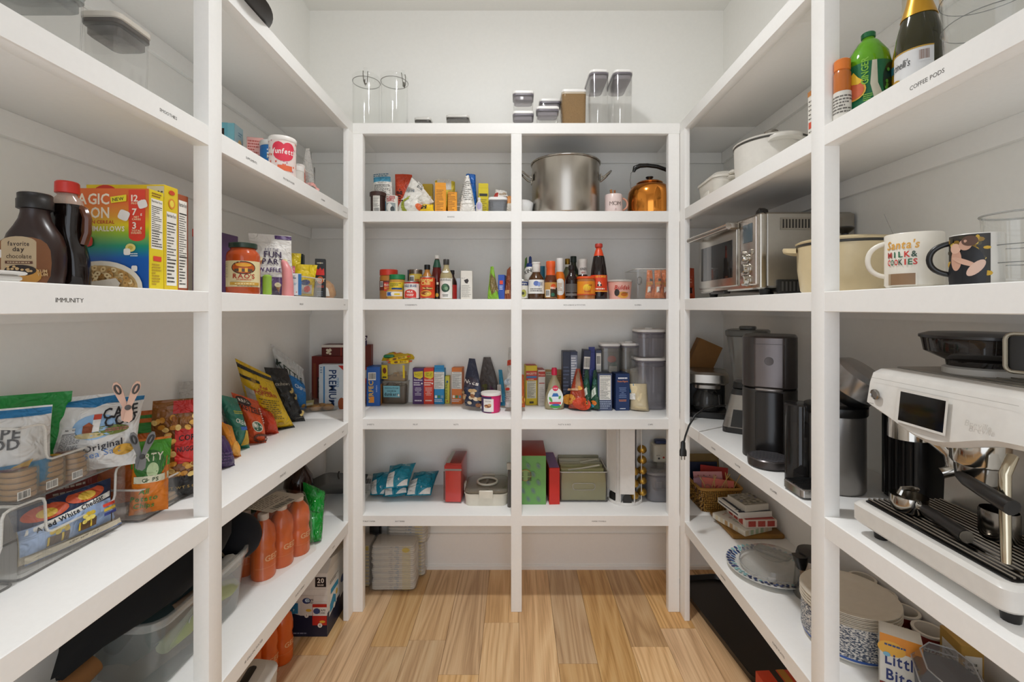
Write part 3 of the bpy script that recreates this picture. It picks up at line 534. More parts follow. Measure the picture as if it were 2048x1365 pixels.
def bk1(D, R, h): D.rect(-R*1.3, h*.2, R*1.3, h*.85, '#c8a83c'); D.bars(-R*.8, h*.35, 0, h*.8); D.lines(.006, h*.3, .03, h*.7, 4, '#a8441f')
BT('fruit_can', 'can with yellow label stacked behind the white milk can', 'can', 818, 845, 540, 2, 2.47, T_CAN, ('#8a7c70,.3,1',), bk1)
BC('tea_tin', 'dark blue tin peeking out behind the stacked can', 'tin', 815, 832, 540, 2, 2.62, .05, '#35424f')
def hormel(D, R, h):
    D.rect(-R*1.5, h*.06, R*1.5, h*.95, '#d2441c'); D.text('Hormel', 0, h*.78, .018, '#f0d878', wmax=R*1.8); D.text('Chili', -.004, h*.63, .019, '#f0d878'); D.rect(-.014, h*.42, .03, h*.53, '#7a2a14', ); D.text('No Beans', .008, h*.45, .009, '#f0d878')
    D.ell(-.002, h*.25, .03, .016, '#e0a83c'); D.ell(-.004, h*.27, .024, .009, '#8a2f18'); D.ell(.008, h*.25, .014, .006, '#e7c55a')
BT('chili_can', 'orange red chili can with yellow lettering and a bowl picture', 'can', 840, 870, 554, 2, 2.4, T_CAN, ('#c2beb6,.3,1',), hormel)
BT('bbq_bottle', 'squat sauce bottle with black cap behind the chili can', 'bottle', 842, 867, 530, 2, 2.47, T_BOT, ('#b97a35,.25', '#171615'), lambda D, R, h: D.rect(-R*1.3, h*.5, R*1.3, h*.62, '#a8301f'))
def ket(D, R, h): D.rect(-R*.55, h*.74, R*.55, h*.86, '#1f4a38')
BT('ketchup_bottle', 'tall ketchup bottle with white cap and green neck band', 'bottle', 863, 885, 511, 2, 2.47, T_TALL, ('#5a1712,.15', '#e8e5df'), None, n=24)
q = MB(); Y = 2.47; Rk = 11*Y/F; hk = zy(511, Y)-ZS[2]; q.lathe([(Rk*.78,hk*.72), (Rk*.56,hk*.83), (Rk*.42,hk*.89), (Rk*.42,hk*.9)], '#1d4a37,.4', 24, c0=False, c1=False); q.build('neck_label', bpy.data.objects['ketchup_bottle'])
def drs(D, R, h):
    D.rect(-R*1.25, h*.02, R*1.25, h*.52, '#e7e3db'); D.text("BRIANNAS", 0, h*.45, .013, '#3a3f3a', bold=0, wmax=R*1.8); D.ell(0, h*.28, R*.68, R*.68, '#2c4a38'); D.ell(-.003, h*.3, R*.4, R*.45, '#4e7a58'); D.ell(.005, h*.27, R*.25, R*.3, '#7f9f7c'); D.lines(-.016, h*.06, .016, h*.13, 2, '#6b6963', al='c'); D.ell(0, h*.68, R*.5, h*.03, '#e1ddd2')
BT('dressing_bottle', 'salad dressing bottle with grey cap and artichoke picture label', 'bottle', 880, 905, 519, 2, 2.41, T_BOT, ('#a89a72,.15', '#3a3835,.4'), drs)
BT('extract_bottle', 'tiny dark bottle with gold label between chili can and dressing', 'bottle', 870, 880, 565, 2, 2.42, T_BOT, ('#2a1712,.2', '#e3d9bd'), lambda D, R, h: (D.rect(-R*1.2, h*.1, R*1.2, h*.4, '#15140f'), D.ell(0, h*.25, R*.6, R*.8, '#c09a2e')))
BT('hot_sauce_bottle', 'red labelled sauce bottle with black cap behind the dressing', 'bottle', 895, 914, 541, 2, 2.5, T_BOT, ('#2a120e,.2', '#151515'), lambda D, R, h: D.rect(-R*1.3, h*.02, R*1.3, h*.5, '#a8241f'))
BC('cornmeal_box', 'grey white narrow box behind the red sauce bottle', 'box', 912, 921, 557, 2, 2.52, .09, '#c9ccd0')
def wbx(D, c): D.S = c['F']; D.poly([(-.014,.104), (.006,.112), (.012,.1), (.004,.085), (-.008,.09)], '#2b1f1b'); D.lines(-.026, .012, .026, .078, 11, '#6f6a63', .3); D.text('No. 3', -.018, .112, .006, '#6f6a63', bold=0)
BC('cooking_wine_box', 'tall off-white box with small dark emblem and text lines', 'box', 921, 944, 542, 2, 2.45, .06, '#dfd9cf', wbx, rz=.05)
def grn(D): D.poly([(.002,.02), (.03,.05), (.022,.12), (-.006,.15), (-.012,.09)], '#6b5a30'); D.lines(.0, .04, .02, .12, 8, '#8f7a45', .5)
BG('granola_pouch', 'bright green pouch with clear window showing brown seeds', 'bag', [(975,599,2.43), (998,599,2.4), (987,533,2.47), (981,534,2.48)], .04, '#7fae2c', grn, kind='stand', topT=.1, seed=43)
BC('pasta_box', 'small royal blue box near the middle post', 'box', 998, 1011, 550, 2, 2.42, .1, '#2b4fa8', lambda D, c: (setattr(D, 'S', c['F']), D.rect(-.009, .08, .009, .1, '#d8452c'), D.lines(-.01, .05, .01, .075, 3, '#d6dcec')), rz=-.1)
for i in range(2): BG('seasoning_packet', ('brown seasoning packet standing against the middle post', 'thin brown seasoning packet behind its twin at the middle post')[i], 'packet', [(1008+i*3,599,2.42+i*.03), (1022+i*3,599,2.4+i*.03), (1021+i*2,533+i*6,2.46+i*.03), (1014+i*2,540,2.47+i*.03)], .012, ('#8a4a2c', '#5c2c1c')[i], lambda D: D.rect(-.012, .03, .012, .05, '#c99a68'), seed=47+i)
# -- third shelf, right bay: sauces
def king(D, R, h): D.text('KING', -.004, h*.62, .02, '#232321', rot=.35); D.rect(-R*1.2, h*.1, R*1.2, h*.12, '#c8c4bb')
BT('honey_bottle', 'white squeeze bottle with pointed blue cap at the left end', 'bottle', 1048, 1073, 513, 2, 2.5, ([(0,0),(.95,0),(1,.03),(1,.6),(.85,.72),(.6,.76)], [('cap', [(.62,.74),(.68,.76),(.62,.83),(.25,.85),(.22,.97),(.1,1),(0,1)])]), ('#dbd7ce,.35', '#1e3a7c'), king)
BG('lentil_pouch', 'green pouch tip showing behind the blue-capped bottle', 'bag', [(1044,599,2.58), (1058,599,2.58), (1054,514,2.6), (1050,518,2.6)], .03, '#5c8a3a', None, seed=51)
def olv(D, R, h): D.rect(-R*1.5, h*.06, R*1.5, h*.93, '#dcd8cb'); D.rect(-R*1.5, h*.7, R*1.5, h*.9, '#24386b'); D.text('Goya', .004, h*.76, .011, '#e9e5da'); D.ell(.006, h*.3, .014, .02, '#a8a850'); D.ell(.002, h*.3, .007, .008, '#3d3a1c')
BT('olive_can', 'can with blue band and olive picture, cut by the middle post', 'can', 1034, 1056, 560, 2, 2.4, T_CAN, ('#c2beb6,.3,1',), olv)
def vin(D, R, h): D.rect(-R*1.25, h*.15, R*1.25, h*.52, '#e6e4df'); D.lines(.008, h*.36, R, h*.46, 3, '#3d4a6b'); D.ell(-.002, h*.42, .014, .013, '#5b72b5'); D.ell(.012, h*.4, .007, .012, '#8ba0d8'); D.lines(-R*.8, h*.2, R*.8, h*.3, 2, '#6f6a66')
BT('vinaigrette_bottle', 'round brown dressing bottle with white cap and white label', 'bottle', 1056, 1089, 525, 2, 2.41, ([(0,0),(.95,0),(1,.025),(1,.5),(.88,.58),(.5,.7),(.46,.76)], [('cap', [(.44,.72),(.5,.74),(.5,.95),(.54,.96),(.54,1),(0,1)])]), ('#4a2f18,.12', '#e3e0da'), vin)
BT('teal_tin', 'teal topped tin behind the white-capped dressing', 'tin', 1076, 1090, 533, 2, 2.55, T_CAN, ('#2c7f9b,.35',), lambda D, R, h: D.rect(-R*1.3, 0, R*1.3, h*.6, '#d8d4c8'))
def buf(D, R, h): D.rect(-R*1.3, h*.04, R*1.3, h*.44, '#c09048'); D.rect(-.004, h*.05, R*1.2, h*.3, '#3a2a1a'); D.ell(.012, h*.33, .014, .014, '#d8521c'); D.bars(-R*.95, h*.06, -.006, h*.25); D.text('BBQ', .01, h*.27, .01, '#efe6d6'); D.ell(.008, h*.12, .01, .009, '#2c6a52')
BT('wing_sauce_bottle', 'sauce bottle with orange cap and tan label', 'bottle', 1089, 1114, 523, 2, 2.4, ([(0,0),(.95,0),(1,.02),(1,.48),(.95,.54),(.75,.63)], [('cap', [(.72,.6),(.74,.64),(.7,.82),(.76,.84),(.76,.98),(.7,1),(0,1)])]), ('#5a2a12,.12', '#df5a22,.35'), buf)
def bfo(D, R, h): D.ell(.0, h*.3, R*.75, h*.2, '#e8e2d8', p=3); D.lines(-.012, h*.2, .012, h*.4, 6, '#b8803c')
BT('buffalo_bottle', 'bright orange buffalo sauce bottle with a white sleeve top', 'bottle', 1108, 1131, 517, 2, 2.46, ([(0,0),(.95,0),(1,.02),(1,.45),(.8,.6),(.55,.68),(.55,.72)], [('sleeve', [(.56,.6),(.6,.72),(.6,.98),(.55,1),(0,1)])]), ('#d9701c,.2', '#dedad6'), bfo)
BT('rice_vinegar_bottle', 'clear green bottle with a gold cap behind the dark bottle', 'bottle', 1124, 1146, 518, 2, 2.52, T_BOT, ('#4f5136,.1', '#8a6a2c,.35,1'), lambda D, R, h: D.rect(-R*.5, h*.8, R*.5, h*.86, '#d8d4c4'))
BT('dark_soy_bottle', 'dark bottle with long neck and grey label in front of gold cap', 'bottle', 1130, 1156, 531, 2, 2.41, T_BOT, ('#20100c,.1', '#17110f'), lambda D, R, h: (D.rect(-R*1.2, h*.2, R*1.2, h*.45, '#514d4a'), D.rect(-R*1.2, h*.1, R*1.2, h*.17, '#6a6560')))
BT('olive_oil_bottle', 'dark green olive oil bottle with a dark cap at the back', 'bottle', 1134, 1160, 513, 2, 2.62, T_BOT, ('#1d2a16,.1', '#1b2b22'), lambda D, R, h: D.ell(.014, h*.5, .006, .02, '#c8b422'))
def kin(D, R, h): D.rect(-R*.8, h*.78, R*.8, h*.94, '#ddd9d2')
BT('barbecue_bottle', 'brown barbecue bottle with white capsule top lettered KING', 'bottle', 1151, 1180, 519, 2, 2.49, ([(0,0),(.95,0),(1,.02),(1,.42),(.9,.52),(.62,.62)], [('capsule', [(.6,.55),(.63,.62),(.6,.9),(.64,.92),(.64,.99),(.6,1),(0,1)])]), ('#2c130d,.15', '#d9d5cd'), None)
D = Pr(cyl(.0251*1.0)); hb = zy(519, 2.49)-ZS[2]; D.S = cyl(29/2*2.49/F*.625); D.text("KING'S", 0, hb*.72, .014, '#2a2523', wmax=.034); D.text('BBQ', 0, hb*.65, .007, '#a8322a'); D.build('lettering', bpy.data.objects['barbecue_bottle'])
def pep(D, R, h): D.rect(-R*1.4, h*.18, R*1.4, h*.78, '#e0891c'); D.ell(-.002, h*.5, .02, .018, '#eec62c'); [D.tri if False else D.poly([(-.014+.006*i, h*.3), (-.010+.006*i, h*.3), (-.018+.009*i, h*.58)], '#b82a18') for i in range(5)]; D.rect(-R*1.4, h*.18, R*1.4, h*.23, '#c64a1c'); D.text('chili', .014, h*.58, .008, '#7a2a12')
BT('pepper_jar', 'orange labelled chili jar with orange lid before the brown bottle', 'jar', 1154, 1190, 554, 2, 2.39, ([(0,0),(.93,0),(1,.03),(1,.86),(.97,.9)], [('lid', [(1.0,.9),(1.03,.91),(1.03,.99),(1,1),(0,1)])]), ('#a86a3a,.25', '#e0531c,.35'), pep)
def panda(D, R, h):
    D.rect(-R*1.4, h*.13, R*1.4, h*.43, '#d8401c'); D.text('LEE KUM KEE', .004, h*.385, .011, '#eab83c', wmax=R*1.3); D.ell(-.004, h*.27, .0165, .0165, '#e86a2c'); D.ell(-.004, h*.27, .0145, .0145, '#d8401c'); D.ell(-.004, h*.265, .008, .01, '#efe9df'); D.ell(-.006, h*.295, .006, .005, '#efe9df'); D.ell(-.011, h*.305, .0022, .0022, '#181414'); D.ell(-.001, h*.305, .0022, .0022, '#181414'); D.ell(.003, h*.25, .004, .006, '#181414'); D.ell(-.011, h*.25, .004, .006, '#181414')
    D.lines(-R*.9, h*.17, R*.9, h*.2, 1, '#efd9c0', .8); D.rect(-R*1.4, h*.135, R*1.4, h*.15, '#eab83c')
BT('oyster_sauce_bottle', 'tallest black sauce bottle with red label and panda emblem', 'bottle', 1181, 1214, 488, 2, 2.42, ([(0,0),(.95,0),(1,.015),(1,.42),(.9,.56),(.68,.76),(.6,.78)], [('neck_label', [(.66,.745),(.64,.76),(.42,.88),(.34,.9),(.34,.93)]), ('cap', [(.36,.925),(.46,.94),(.46,.985),(.4,1),(0,1)])]), ('#1d1210,.1', '#d8451c,.35', '#b8382a,.4'), panda)
def bul(D, R, h): D.text('Buldak', .004, h*.5, .022, '#b8362a', sh=.15, wmax=R*1.3); D.ell(.006, h*.22, .03, h*.17, '#d89a3c'); D.ell(.012, h*.25, .018, h*.1, '#b8611c'); D.ell(-.026, h*.34, .013, h*.18, '#2a2322'); D.lines(0, h*.3, .035, h*.36, 1, '#3a302c')
BT('noodle_bowl', 'pink instant noodle bowl with clear film lid', 'bowl', 1214, 1264, 561, 2, 2.42, ([(0,0),(.82,0),(.84,.03),(.97,.9)], [('lid', [(.98,.9),(1.02,.92),(1.02,.97),(.98,1),(0,1)])]), ('#dea89a,.35', '#b9b3ab,.2'), bul)
Y = 2.41; w = (1340-1272)*Y/F; open_bin('clear_bin', 'clear plastic bin holding orange ramen packets', (xy(1306, Y), Y+.13, ZS[2]+.0005), w, .25, zy(538, 2.41)-ZS[2], handle=False)
q = MB(); q.tube([(xy(1283, Y)-.0, Y-.002, ZS[2]+.1-.0) for _ in range(1)] + [V((xy(1279, Y)+.0+p.x, Y-.002, ZS[2]+.098+p.y)) for p in rr(.02, .04, .009, 0, 4)], .002, clear('#8f8c88', .5), 6, False); q.build('handle_recess', bpy.data.objects['clear_bin']).matrix_parent_inverse = bpy.data.objects['clear_bin'].matrix_world.inverted()
bpy.data.objects['handle_recess'].location = -bpy.data.objects['clear_bin'].location
for i, (c, s) in enumerate((([(1290,597,2.44), (1311,597,2.44), (1304,541,2.47), (1294,540,2.47)], 61), ([(1308,597,2.43), (1330,597,2.43), (1321,540,2.47), (1309,541,2.47)], 63), ([(1326,597,2.46), (1341,597,2.46), (1336,539,2.48), (1322,541,2.48)], 67))):
    BG('ramen_packet', ('orange ramen packet tilted to the left in the clear bin', 'orange ramen packet in the middle of the clear bin', 'orange ramen packet against the right post in the bin')[i], 'packet', c, .035, '#d8773a,.35', lambda D: (D.rect(-.015, .03, -.002, .06, '#e8e2d6'), D.rect(-.006, .09, .012, .105, '#4a4638'), D.text('Buldak', .008, .05, .012, '#7a2a2c', rot=1.3), D.lines(-.02, .07, .02, .085, 2, '#b8a02c')), wr=.006, seed=s, group='orange ramen packets in the clear bin')
# -- fourth shelf, left bay: sweets
def b4(px0, px1, pyb, pyt, d): Y = F*(H-ZS[3])/(pyb-CY); return Y
def BC4(name, label, cat, pl, pr, pyt, pyb, d, m, fn=None, lv=3, **k): Y = F*(H-ZS[lv])/(pyb-CY); return BC(name, label, cat, pl, pr, pyt, lv, Y, d, m, fn, **k)
BC4('dark_fruit_box', 'red brown box in the corner left of the blue cracker box', 'box', 706, 742, 690, 808, .18, '#6e2c20', lambda D, c: (setattr(D, 'S', c['F']), D.rect(-.06, .15, .05, .2, '#e2d6c4'), D.rect(-.06, .12, .05, .15, '#c8321f'), D.rect(-.06, .2, .05, .215, '#c8321f'), D.rect(-.06, .04, .05, .12, '#8c3a2a')))
BG('fruit_snack_bag', 'purple black and white bag standing on the red brown box', 'bag', [(716,692,2.76-.12), (734,692,2.64), (735,672,2.66), (716,670,2.66)], .03, '#3a2a48', lambda D: D.ell(.0, .04, .03, .016, '#d9d3d6'), seed=71)
def perf(D, c): D.S = c['F']; h = .2; D.text('PERFECT', .0, .095, .026, '#e8b83c', rot=PI/2); D.text('crackers', .022, .1, .008, '#dfe6f0', rot=PI/2, bold=0); D.bars(-.028, .15, .015, .195); D.rect(-.018, .02, .005, .055, '#e8932a'); D.S = c['R']; D.rect(-.06, .0, .06, .2, '#cf8a3c'); D.rect(-.06, .12, .06, .2, '#2a4a7c')
BC4('cracker_box', 'bright blue cracker box with orange side at the left end', 'box', 730, 756, 735, 813, .16, '#1557a8', perf, rz=.12)
# stacked tubs
Yt = F*(H-ZS[3])/(810-CY)+.085; xt = xy(795, Yt)
def tub(label, z, h, w0, w1, d0, d1, colr, fn, cont, seed):
    q = MB(); q.loft([rr(w0, d0, .02, 0, 4), rr(w1, d1, .024, h, 4), rr(w1-.004, d1-.004, .022, h, 4), rr(w0-.004, d0-.004, .018, .003, 4)], colr); o = q.build('snack_tub', None, (xt, Yt, z), -.1); tag(o, label, 'tub')
    q = MB(); q.tube(rr(w1, d1, .024, h, 4), .0028, clear('#d5d2cb', .3), 6, True); q.build('rim', o)
    q = MB(); q.rbox(0, 0, .004, h*cont[1], w0+.0-.006, d0-.006, cont[0], r=.018, n=4)
    bumps(q, 0, 0, h*cont[1], w0-.03, d0-.03, 40, .012, cont[2], seed, .012); k = q.build('contents', o); k['kind'] = 'stuff'; k['label'] = cont[3]
    D = Pr(); S = flat((0,-d0/2-.0035,0), (1,0,0), (0,0,1)); D.S = (lambda u, v, kk: V((u, -(d0+(d1-d0)*v/h)/2-kk-.0006, v)), 9); fn(D, h); D.build('paper_label', o); return o
h1 = zy(765, Yt-.08)-ZS[3]
def l1(D, h): D.rect(-.06, h*.3, .04, h*.82, '#7cb8c4'); D.text('CHOCOLATE CHIP', -.01, h*.68, .01, '#22404a', wmax=.085); D.text('cookie', -.01, h*.55, .013, '#22404a'); D.text('dunkers', -.012, h*.37, .02, '#1a2a32', wmax=.085); D.ell(.032, h*.4, .006, .007, '#e9e5da')
tub('clear snack tub of dark cookies with blue dunkers label, lower of the stack', ZS[3]+.0005, h1, .142, .158, .13, .145, clear('#c8bfae', .1), l1, ('#4a2f22,.8', .8, '#5a3a28,.8', 'dark cookies'), 3)
def l2(D, h): D.rect(-.072, h*.15, -.035, h*.9, '#e3c41c'); D.ell(-.053, h*.6, .011, .018, '#7a3a1c'); D.rect(-.066, h*.2, -.042, h*.27, '#2a2520'); D.rect(.058, h*.2, .07, h*.9, '#e3c41c')
tub('clear snack tub of nuts with yellow label, upper of the stack', ZS[3]+.001+h1, zy(728, Yt-.08)-ZS[3]-h1, .142, .158, .13, .145, clear('#d8d2c2', .1), l2, ('#a8834f,.8', .3, '#c9a36a,.8', 'beige nuts'), 5)
zt = zy(728, Yt-.08)
def cb(D): D.text('PEANUT', 0, .03, .01, '#d8491f'); D.rect(-.07, .04, .06, .05, '#8a7a2a')
BG('candy_bag', 'large crinkled yellow candy bag lying on top of the tubs', 'bag', [(763,722,Yt-.04), (828,719,Yt-.04), (838,699,Yt+.06), (768,697,Yt+.06)], .06, '#d8b61c,.3', cb, wr=.012, seed=73)
for i, (px, py, m, lb, rot) in enumerate(((800, 724, '#ecc81c,.35', 'yellow candy bar lying at the front of the tub stack', .05), (797, 717, '#e0b81c,.35', 'yellow and orange candy bar under the yellow bag', .18))):
    p = pt(px, py, Yt-.07); q = MB(); q.rbox(0, 0, -.011, .011, .11, .028, m, r=.006, b=.005, n=3); q.rbox(-.062, 0, -.004, .004, .016, .026, '#d8601c', r=.002); q.rbox(.062, 0, -.004, .004, .016, .026, '#d8601c', r=.002); o = q.build('candy_bar', None, p); o.rotation_euler = (0, -rot, 0); tag(o, lb, 'candy bar')
    D = Pr(flat((0,-.0142,0), (1,0,0), (0,0,1))); D.text('Bit-O', .022, -.004, .011, '#4a2a14'); D.ell(-.02, 0, .012, .006, '#7a4a1c'); D.build('lettering', o)
q = MB(); q.rbox(0, 0, -.01, .01, .06, .03, '#1c7a4c,.35', r=.006, b=.006); o = q.build('green_candy', None, pt(778, 713, Yt-.06)); tag(o, 'green wrapped candy tucked under the yellow bag', 'candy')
def kbar(c1, c2, nut=False):
    def f(D, c):
        D.S = c['F']
        if nut: D.nutri(-.03, .09, .03, .19); D.lines(-.028, .012, .028, .03, 2, '#dfe6ea'); D.rect(-.025, .036, -.012, .052, '#e9e5da'); D.rect(-.008, .036, .006, .052, '#3f8a4a'); D.rect(.012, .036, .026, .052, '#7aa0b8')
        else:
            D.poly([(-.026,.19), (.028,.195), (.028,.16), (.012,.148), (-.024,.16)], '#e2cb2a'); D.lines(-.022, .163, .024, .187, 3, '#3a3a1a', al='c'); D.text('Goodness', 0, .138, .011, c2, wmax=.05); D.lines(-.026, .108, .022, .132, 2, c2); D.ell(.022, .122, .005, .005, '#ece8e0'); D.lines(-.02, .05, .02, .1, 6, c2, .35, al='c'); D.lines(-.022, .016, .022, .026, 1, c2, .7, al='c')
        D.S = c['T']; D.rect(-.025, -.06, .025, .06, c1)
    return f
for nm, lb, pl, pr, pt_, m, fn in (('purple_bar_box', 'purple snack bar box with yellow flag, first of the bar boxes', 826, 848, 737, '#4b2a63', kbar('#5c5266', '#e6dfe8')), ('red_bar_box', 'red snack bar box between the purple and blue boxes', 848, 868, 737, '#d1391f', kbar('#d97a5c', '#f3dccf')), ('blue_bar_box', 'blue snack bar box with white nutrition panel and torn top', 869, 889, 738, '#1f86bd', kbar('#2a5f80', '#fff', True)), ('orange_bar_box', 'orange snack bar box with white nutrition panel, apart from the others', 906, 927, 736, '#dd7a35', kbar('#c88a68', '#fff', True))):
    BC4(nm, lb, 'box', pl, pr, pt_, 809, .14, m, fn, rz=-.03 if 'orange' not in nm else -.12, flaps=.02 if 'blue' in nm else None)
def ybox(D, c): D.S = c['F']; D.text('PICKLE BALL', 0, .08, .012, '#4a5a1c', rot=PI/2); D.ell(0, .13, .006, .007, '#2a5a8a'); D.ell(0, .015, .005, .006, '#c8762c')
BC4('thin_yellow_box', 'thin yellow green box standing right of the blue bar box', 'box', 890, 899, 753, 808, .12, '#cfc63c', ybox)
def nut1(D):
    D.ell(.0, .135, .03, .03, '#3a3340'); D.text('Nuts', .0, .125, .022, '#dcd6cf', rot=-.2)
    for i in range(14): D.ell(rnd.uniform(-.04, .04), rnd.uniform(.01, .09), .011, .009, rnd.choice(('#c3a070', '#d6bfa0', '#8a5a38', '#a07a62')), rot=rnd.random()*3, n=10)
BG('trail_mix_pouch', 'dark blue trail mix pouch with pointed top and nuts pictured', 'pouch', [(931,812,2.56), (960,816,2.5), (950,718,2.6), (938,717,2.6)], .07, '#2e3348', nut1, kind='stand', wr=.007, seed=79, pinch=-.5)
def nut2(D): D.poly([(.012,.03), (.035,.03), (.03,.07), (.008,.1)], '#5a2a4a'); [D.ell(rnd.uniform(-.02, .012), rnd.uniform(.05, .13), .007, .008, rnd.choice(('#6b6a3a', '#8a7a3a')), n=8) for _ in range(10)]
BG('pistachio_pouch', 'grey and purple nut pouch with pointed top behind the pink tub', 'pouch', [(964,803,2.7), (996,806,2.66), (981,715,2.72), (967,715,2.72)], .06, '#57504e', nut2, kind='stand', wr=.008, seed=83, pinch=-.5)
def pnk(D, R, h): D.rect(-R*2.2, .002, R*.1, h*.82, '#3a2458'); D.rect(R*.1, .002, R*2.2, h*.82, '#d6246c'); D.rect(-R*.75, .008, R*.3, h*.72, '#ebe6e0'); D.ell(-R*.3, h*.36, .02, .009, '#8a4a2a'); D.ell(-R*.1, h*.42, .01, .007, '#c89a6a'); D.ell(-R*.45, h*.32, .008, .005, '#c89a6a'); D.text('DATES', -R*.25, h*.57, .008, '#8a7a6a', bold=0)
Yp = F*(H-ZS[3])/(812-CY)+.03
BT('date_tub', 'short round pink and purple tub with white lid at the shelf front', 'tub', 962, 1002, 784, 3, 2.50, T_TUB, ('#d6246c,.35', '#e9e5df'), pnk)
def bwh(D): D.rect(-.03, .02, .0, .12, '#d8d4cc'); D.rect(-.034, .0, -.01, .03, '#2a6f9c')
BG('blue_chip_bag', 'narrow teal and white bag beside the middle post', 'bag', [(1000,812,2.6), (1014,812,2.58), (1004,740,2.64), (997,740,2.64)], .03, '#2b86a8', bwh, seed=89, kind='stand')
BG('rice_cake_bag', 'white and grey crumpled bag against the middle post', 'bag', [(1010,815,2.5), (1035,815,2.5), (1030,692,2.55), (1017,696,2.55)], .06, '#c9c8c4,.4', lambda D: (D.ell(-.02, .14, .022, .018, '#a8b0b8'), D.rect(-.03, .23, .0, .26, '#c8452c'), D.ell(-.02, .1, .012, .008, '#b8382a'), D.lines(-.03, .03, .02, .09, 5, '#a09c96')), seed=97, kind='stand', wr=.006)
# -- fourth shelf, right bay: pasta and rice
BG('cheese_snack_bag', 'orange foil snack bag cut by the middle post', 'bag', [(1034,815,2.52), (1050,815,2.5), (1048,750,2.55), (1036,748,2.55)], .05, '#c8622c', lambda D: D.ell(.01, .04, .014, .02, '#d8a03c'), seed=101, kind='stand')
def maz(D, c):
    D.S = c['F']; D.rect(-.033, .145, .033, .2, '#c8371f'); D.text('MAZETTI', 0, .178, .012, '#e6d8c0', wmax=.058); D.rect(-.03, .158, .03, .17, '#3a7ab0'); D.lines(-.02, .147, .02, .154, 1, '#e8dcc8'); D.nutri(-.027, .04, .027, .142, bg='#dcd8c0'); D.rect(-.012, .01, .012, .022, '#3a3214')
    D.S = c['T']; D.rect(-.03, -.07, .03, .07, '#b0382a')
BC4('macaroni_box', 'yellow and red box, first on the pasta shelf', 'box', 1049, 1072, 732, 811, .15, '#ddc31c', maz, rz=.1)
BC4('rice_mix_box', 'white box with a red top right of the yellow red one', 'box', 1074, 1088, 741, 813, .15, '#d6cfc6', lambda D, c: (setattr(D, 'S', c['F']), D.rect(-.02, .17, .02, .2, '#b8321f'), D.text('Prosto', 0, .178, .009, '#ecd8c8', wmax=.034), D.rect(-.016, .13, .016, .135, '#b84a3a'), D.lines(-.014, .02, .014, .11, 9, '#a9a199', .3), setattr(D, 'S', c['T']), D.rect(-.02, -.07, .02, .07, '#a83424')), rz=.1)
BC4('grain_box', 'wide tan box behind the dish soap bottle', 'box', 1090, 1130, 740, 806, .1, '#b08a4a', lambda D, c: (setattr(D, 'S', c['F']), D.nutri(-.056, .03, -.005, .185, bg='#d6ceae'), D.lines(.0, .03, .05, .17, 10, '#8a6a34', .4)))
def soap():
    Y = F*(H-ZS[3])/(820-CY)+.02; x = xy(1108.5, Y); h = zy(736, Y)-ZS[3]; w = 39*Y/F; q = MB(); m = clear('#c9bd96', .5)
    q.loft([rr(w*k, .05*k2, .02, z*h, 4) for k, k2, z in ((.8,.8,0), (.97,1,.04), (1,1,.15), (.86,1,.35), (.66,.9,.52), (.58,.8,.62), (.36,.6,.72), (.24,.4,.8), (.24,.38,.83))], m); o = q.build('dish_soap_bottle', None, (x, Y, ZS[3]+.0005)); tag(o, 'pear shaped soap bottle with pink cap and house picture', 'bottle')
    q = MB(); q.lathe([(.013,h*.82), (.016,h*.83), (.016,h*.95), (.013,h), (0,h)], '#d8244c,.35', 20); q.build('cap', o)
    D = Pr((lambda u, v, k: V((u, -.025-k*1.2-.0012, v)), 9)); D.ell(.004, h*.28, w*.4, h*.26, '#e2e6e0'); D.ell(.004, h*.52, .016, .016, '#d8244c'); D.text('soap', .004, h*.505, .008, '#f2e6e6'); D.rect(-.012, h*.2, .02, h*.32, '#dfe6ea'); D.poly([(-.016,h*.32), (.024,h*.32), (.016,h*.4), (-.008,h*.4)], '#2a6ab0'); D.ell(-.022, h*.25, .007, .016, '#5aa848', rot=.5); D.ell(.028, h*.3, .006, .01, '#5aa848', rot=-.4); D.rect(-.03, h*.14, .035, h*.19, '#d8344c'); D.ell(.004, h*.09, .03, h*.05, '#3f9a3c'); D.ell(.006, h*.12, .022, h*.025, '#2a6ab0'); D.build('paper_label', o)
soap()
def navy(D, c): D.S = c['F']; D.lines(-.02, .05, .02, .24, 9, '#5a6482', .3)
BC('spaghetti_box', 'tall dark navy box, leftmost of the upright navy boxes', 'box', 1126, 1141, 704, 3, 2.6, .1, '#1f2740', navy)
BC('lasagne_box', 'navy box with grey white printed side next to the first', 'box', 1141, 1155, 704, 3, 2.59, .1, '#2b3350', lambda D, c: (setattr(D, 'S', c['F']), D.rect(-.018, .08, .018, .3, '#8d93a6'), D.lines(-.016, .09, .016, .29, 14, '#e2e4ea', .5)))
def nv2(D, c): D.S = c['F']; D.bars(-.016, .22, .018, .29); D.lines(-.015, .06, .017, .2, 9, '#7a86a8', .4)
BC('noodle_box', 'navy box with a white barcode, tilted slightly', 'box', 1161, 1175, 701, 3, 2.6, .09, '#262d48', nv2, tilt=(0, .06))
BC('penne_box', 'royal blue box with circle emblem and torn top', 'box', 1177, 1190, 705, 3, 2.61, .09, '#25307c', lambda D, c: (setattr(D, 'S', c['F']), D.ell(0, .2, .012, .02, '#3c4aa0'), D.ell(0, .2, .009, .016, '#25307c')), flaps=.03)
BC('orzo_box', 'dark blue box with white barcode panel next to the pasta canister', 'box', 1191, 1203, 701, 3, 2.6, .1, '#39405c', lambda D, c: (setattr(D, 'S', c['F']), D.rect(-.013, .12, .015, .31, '#d6d4ce'), D.bars(-.012, .24, .014, .3), D.lines(-.01, .13, .012, .22, 6, '#77777a')))
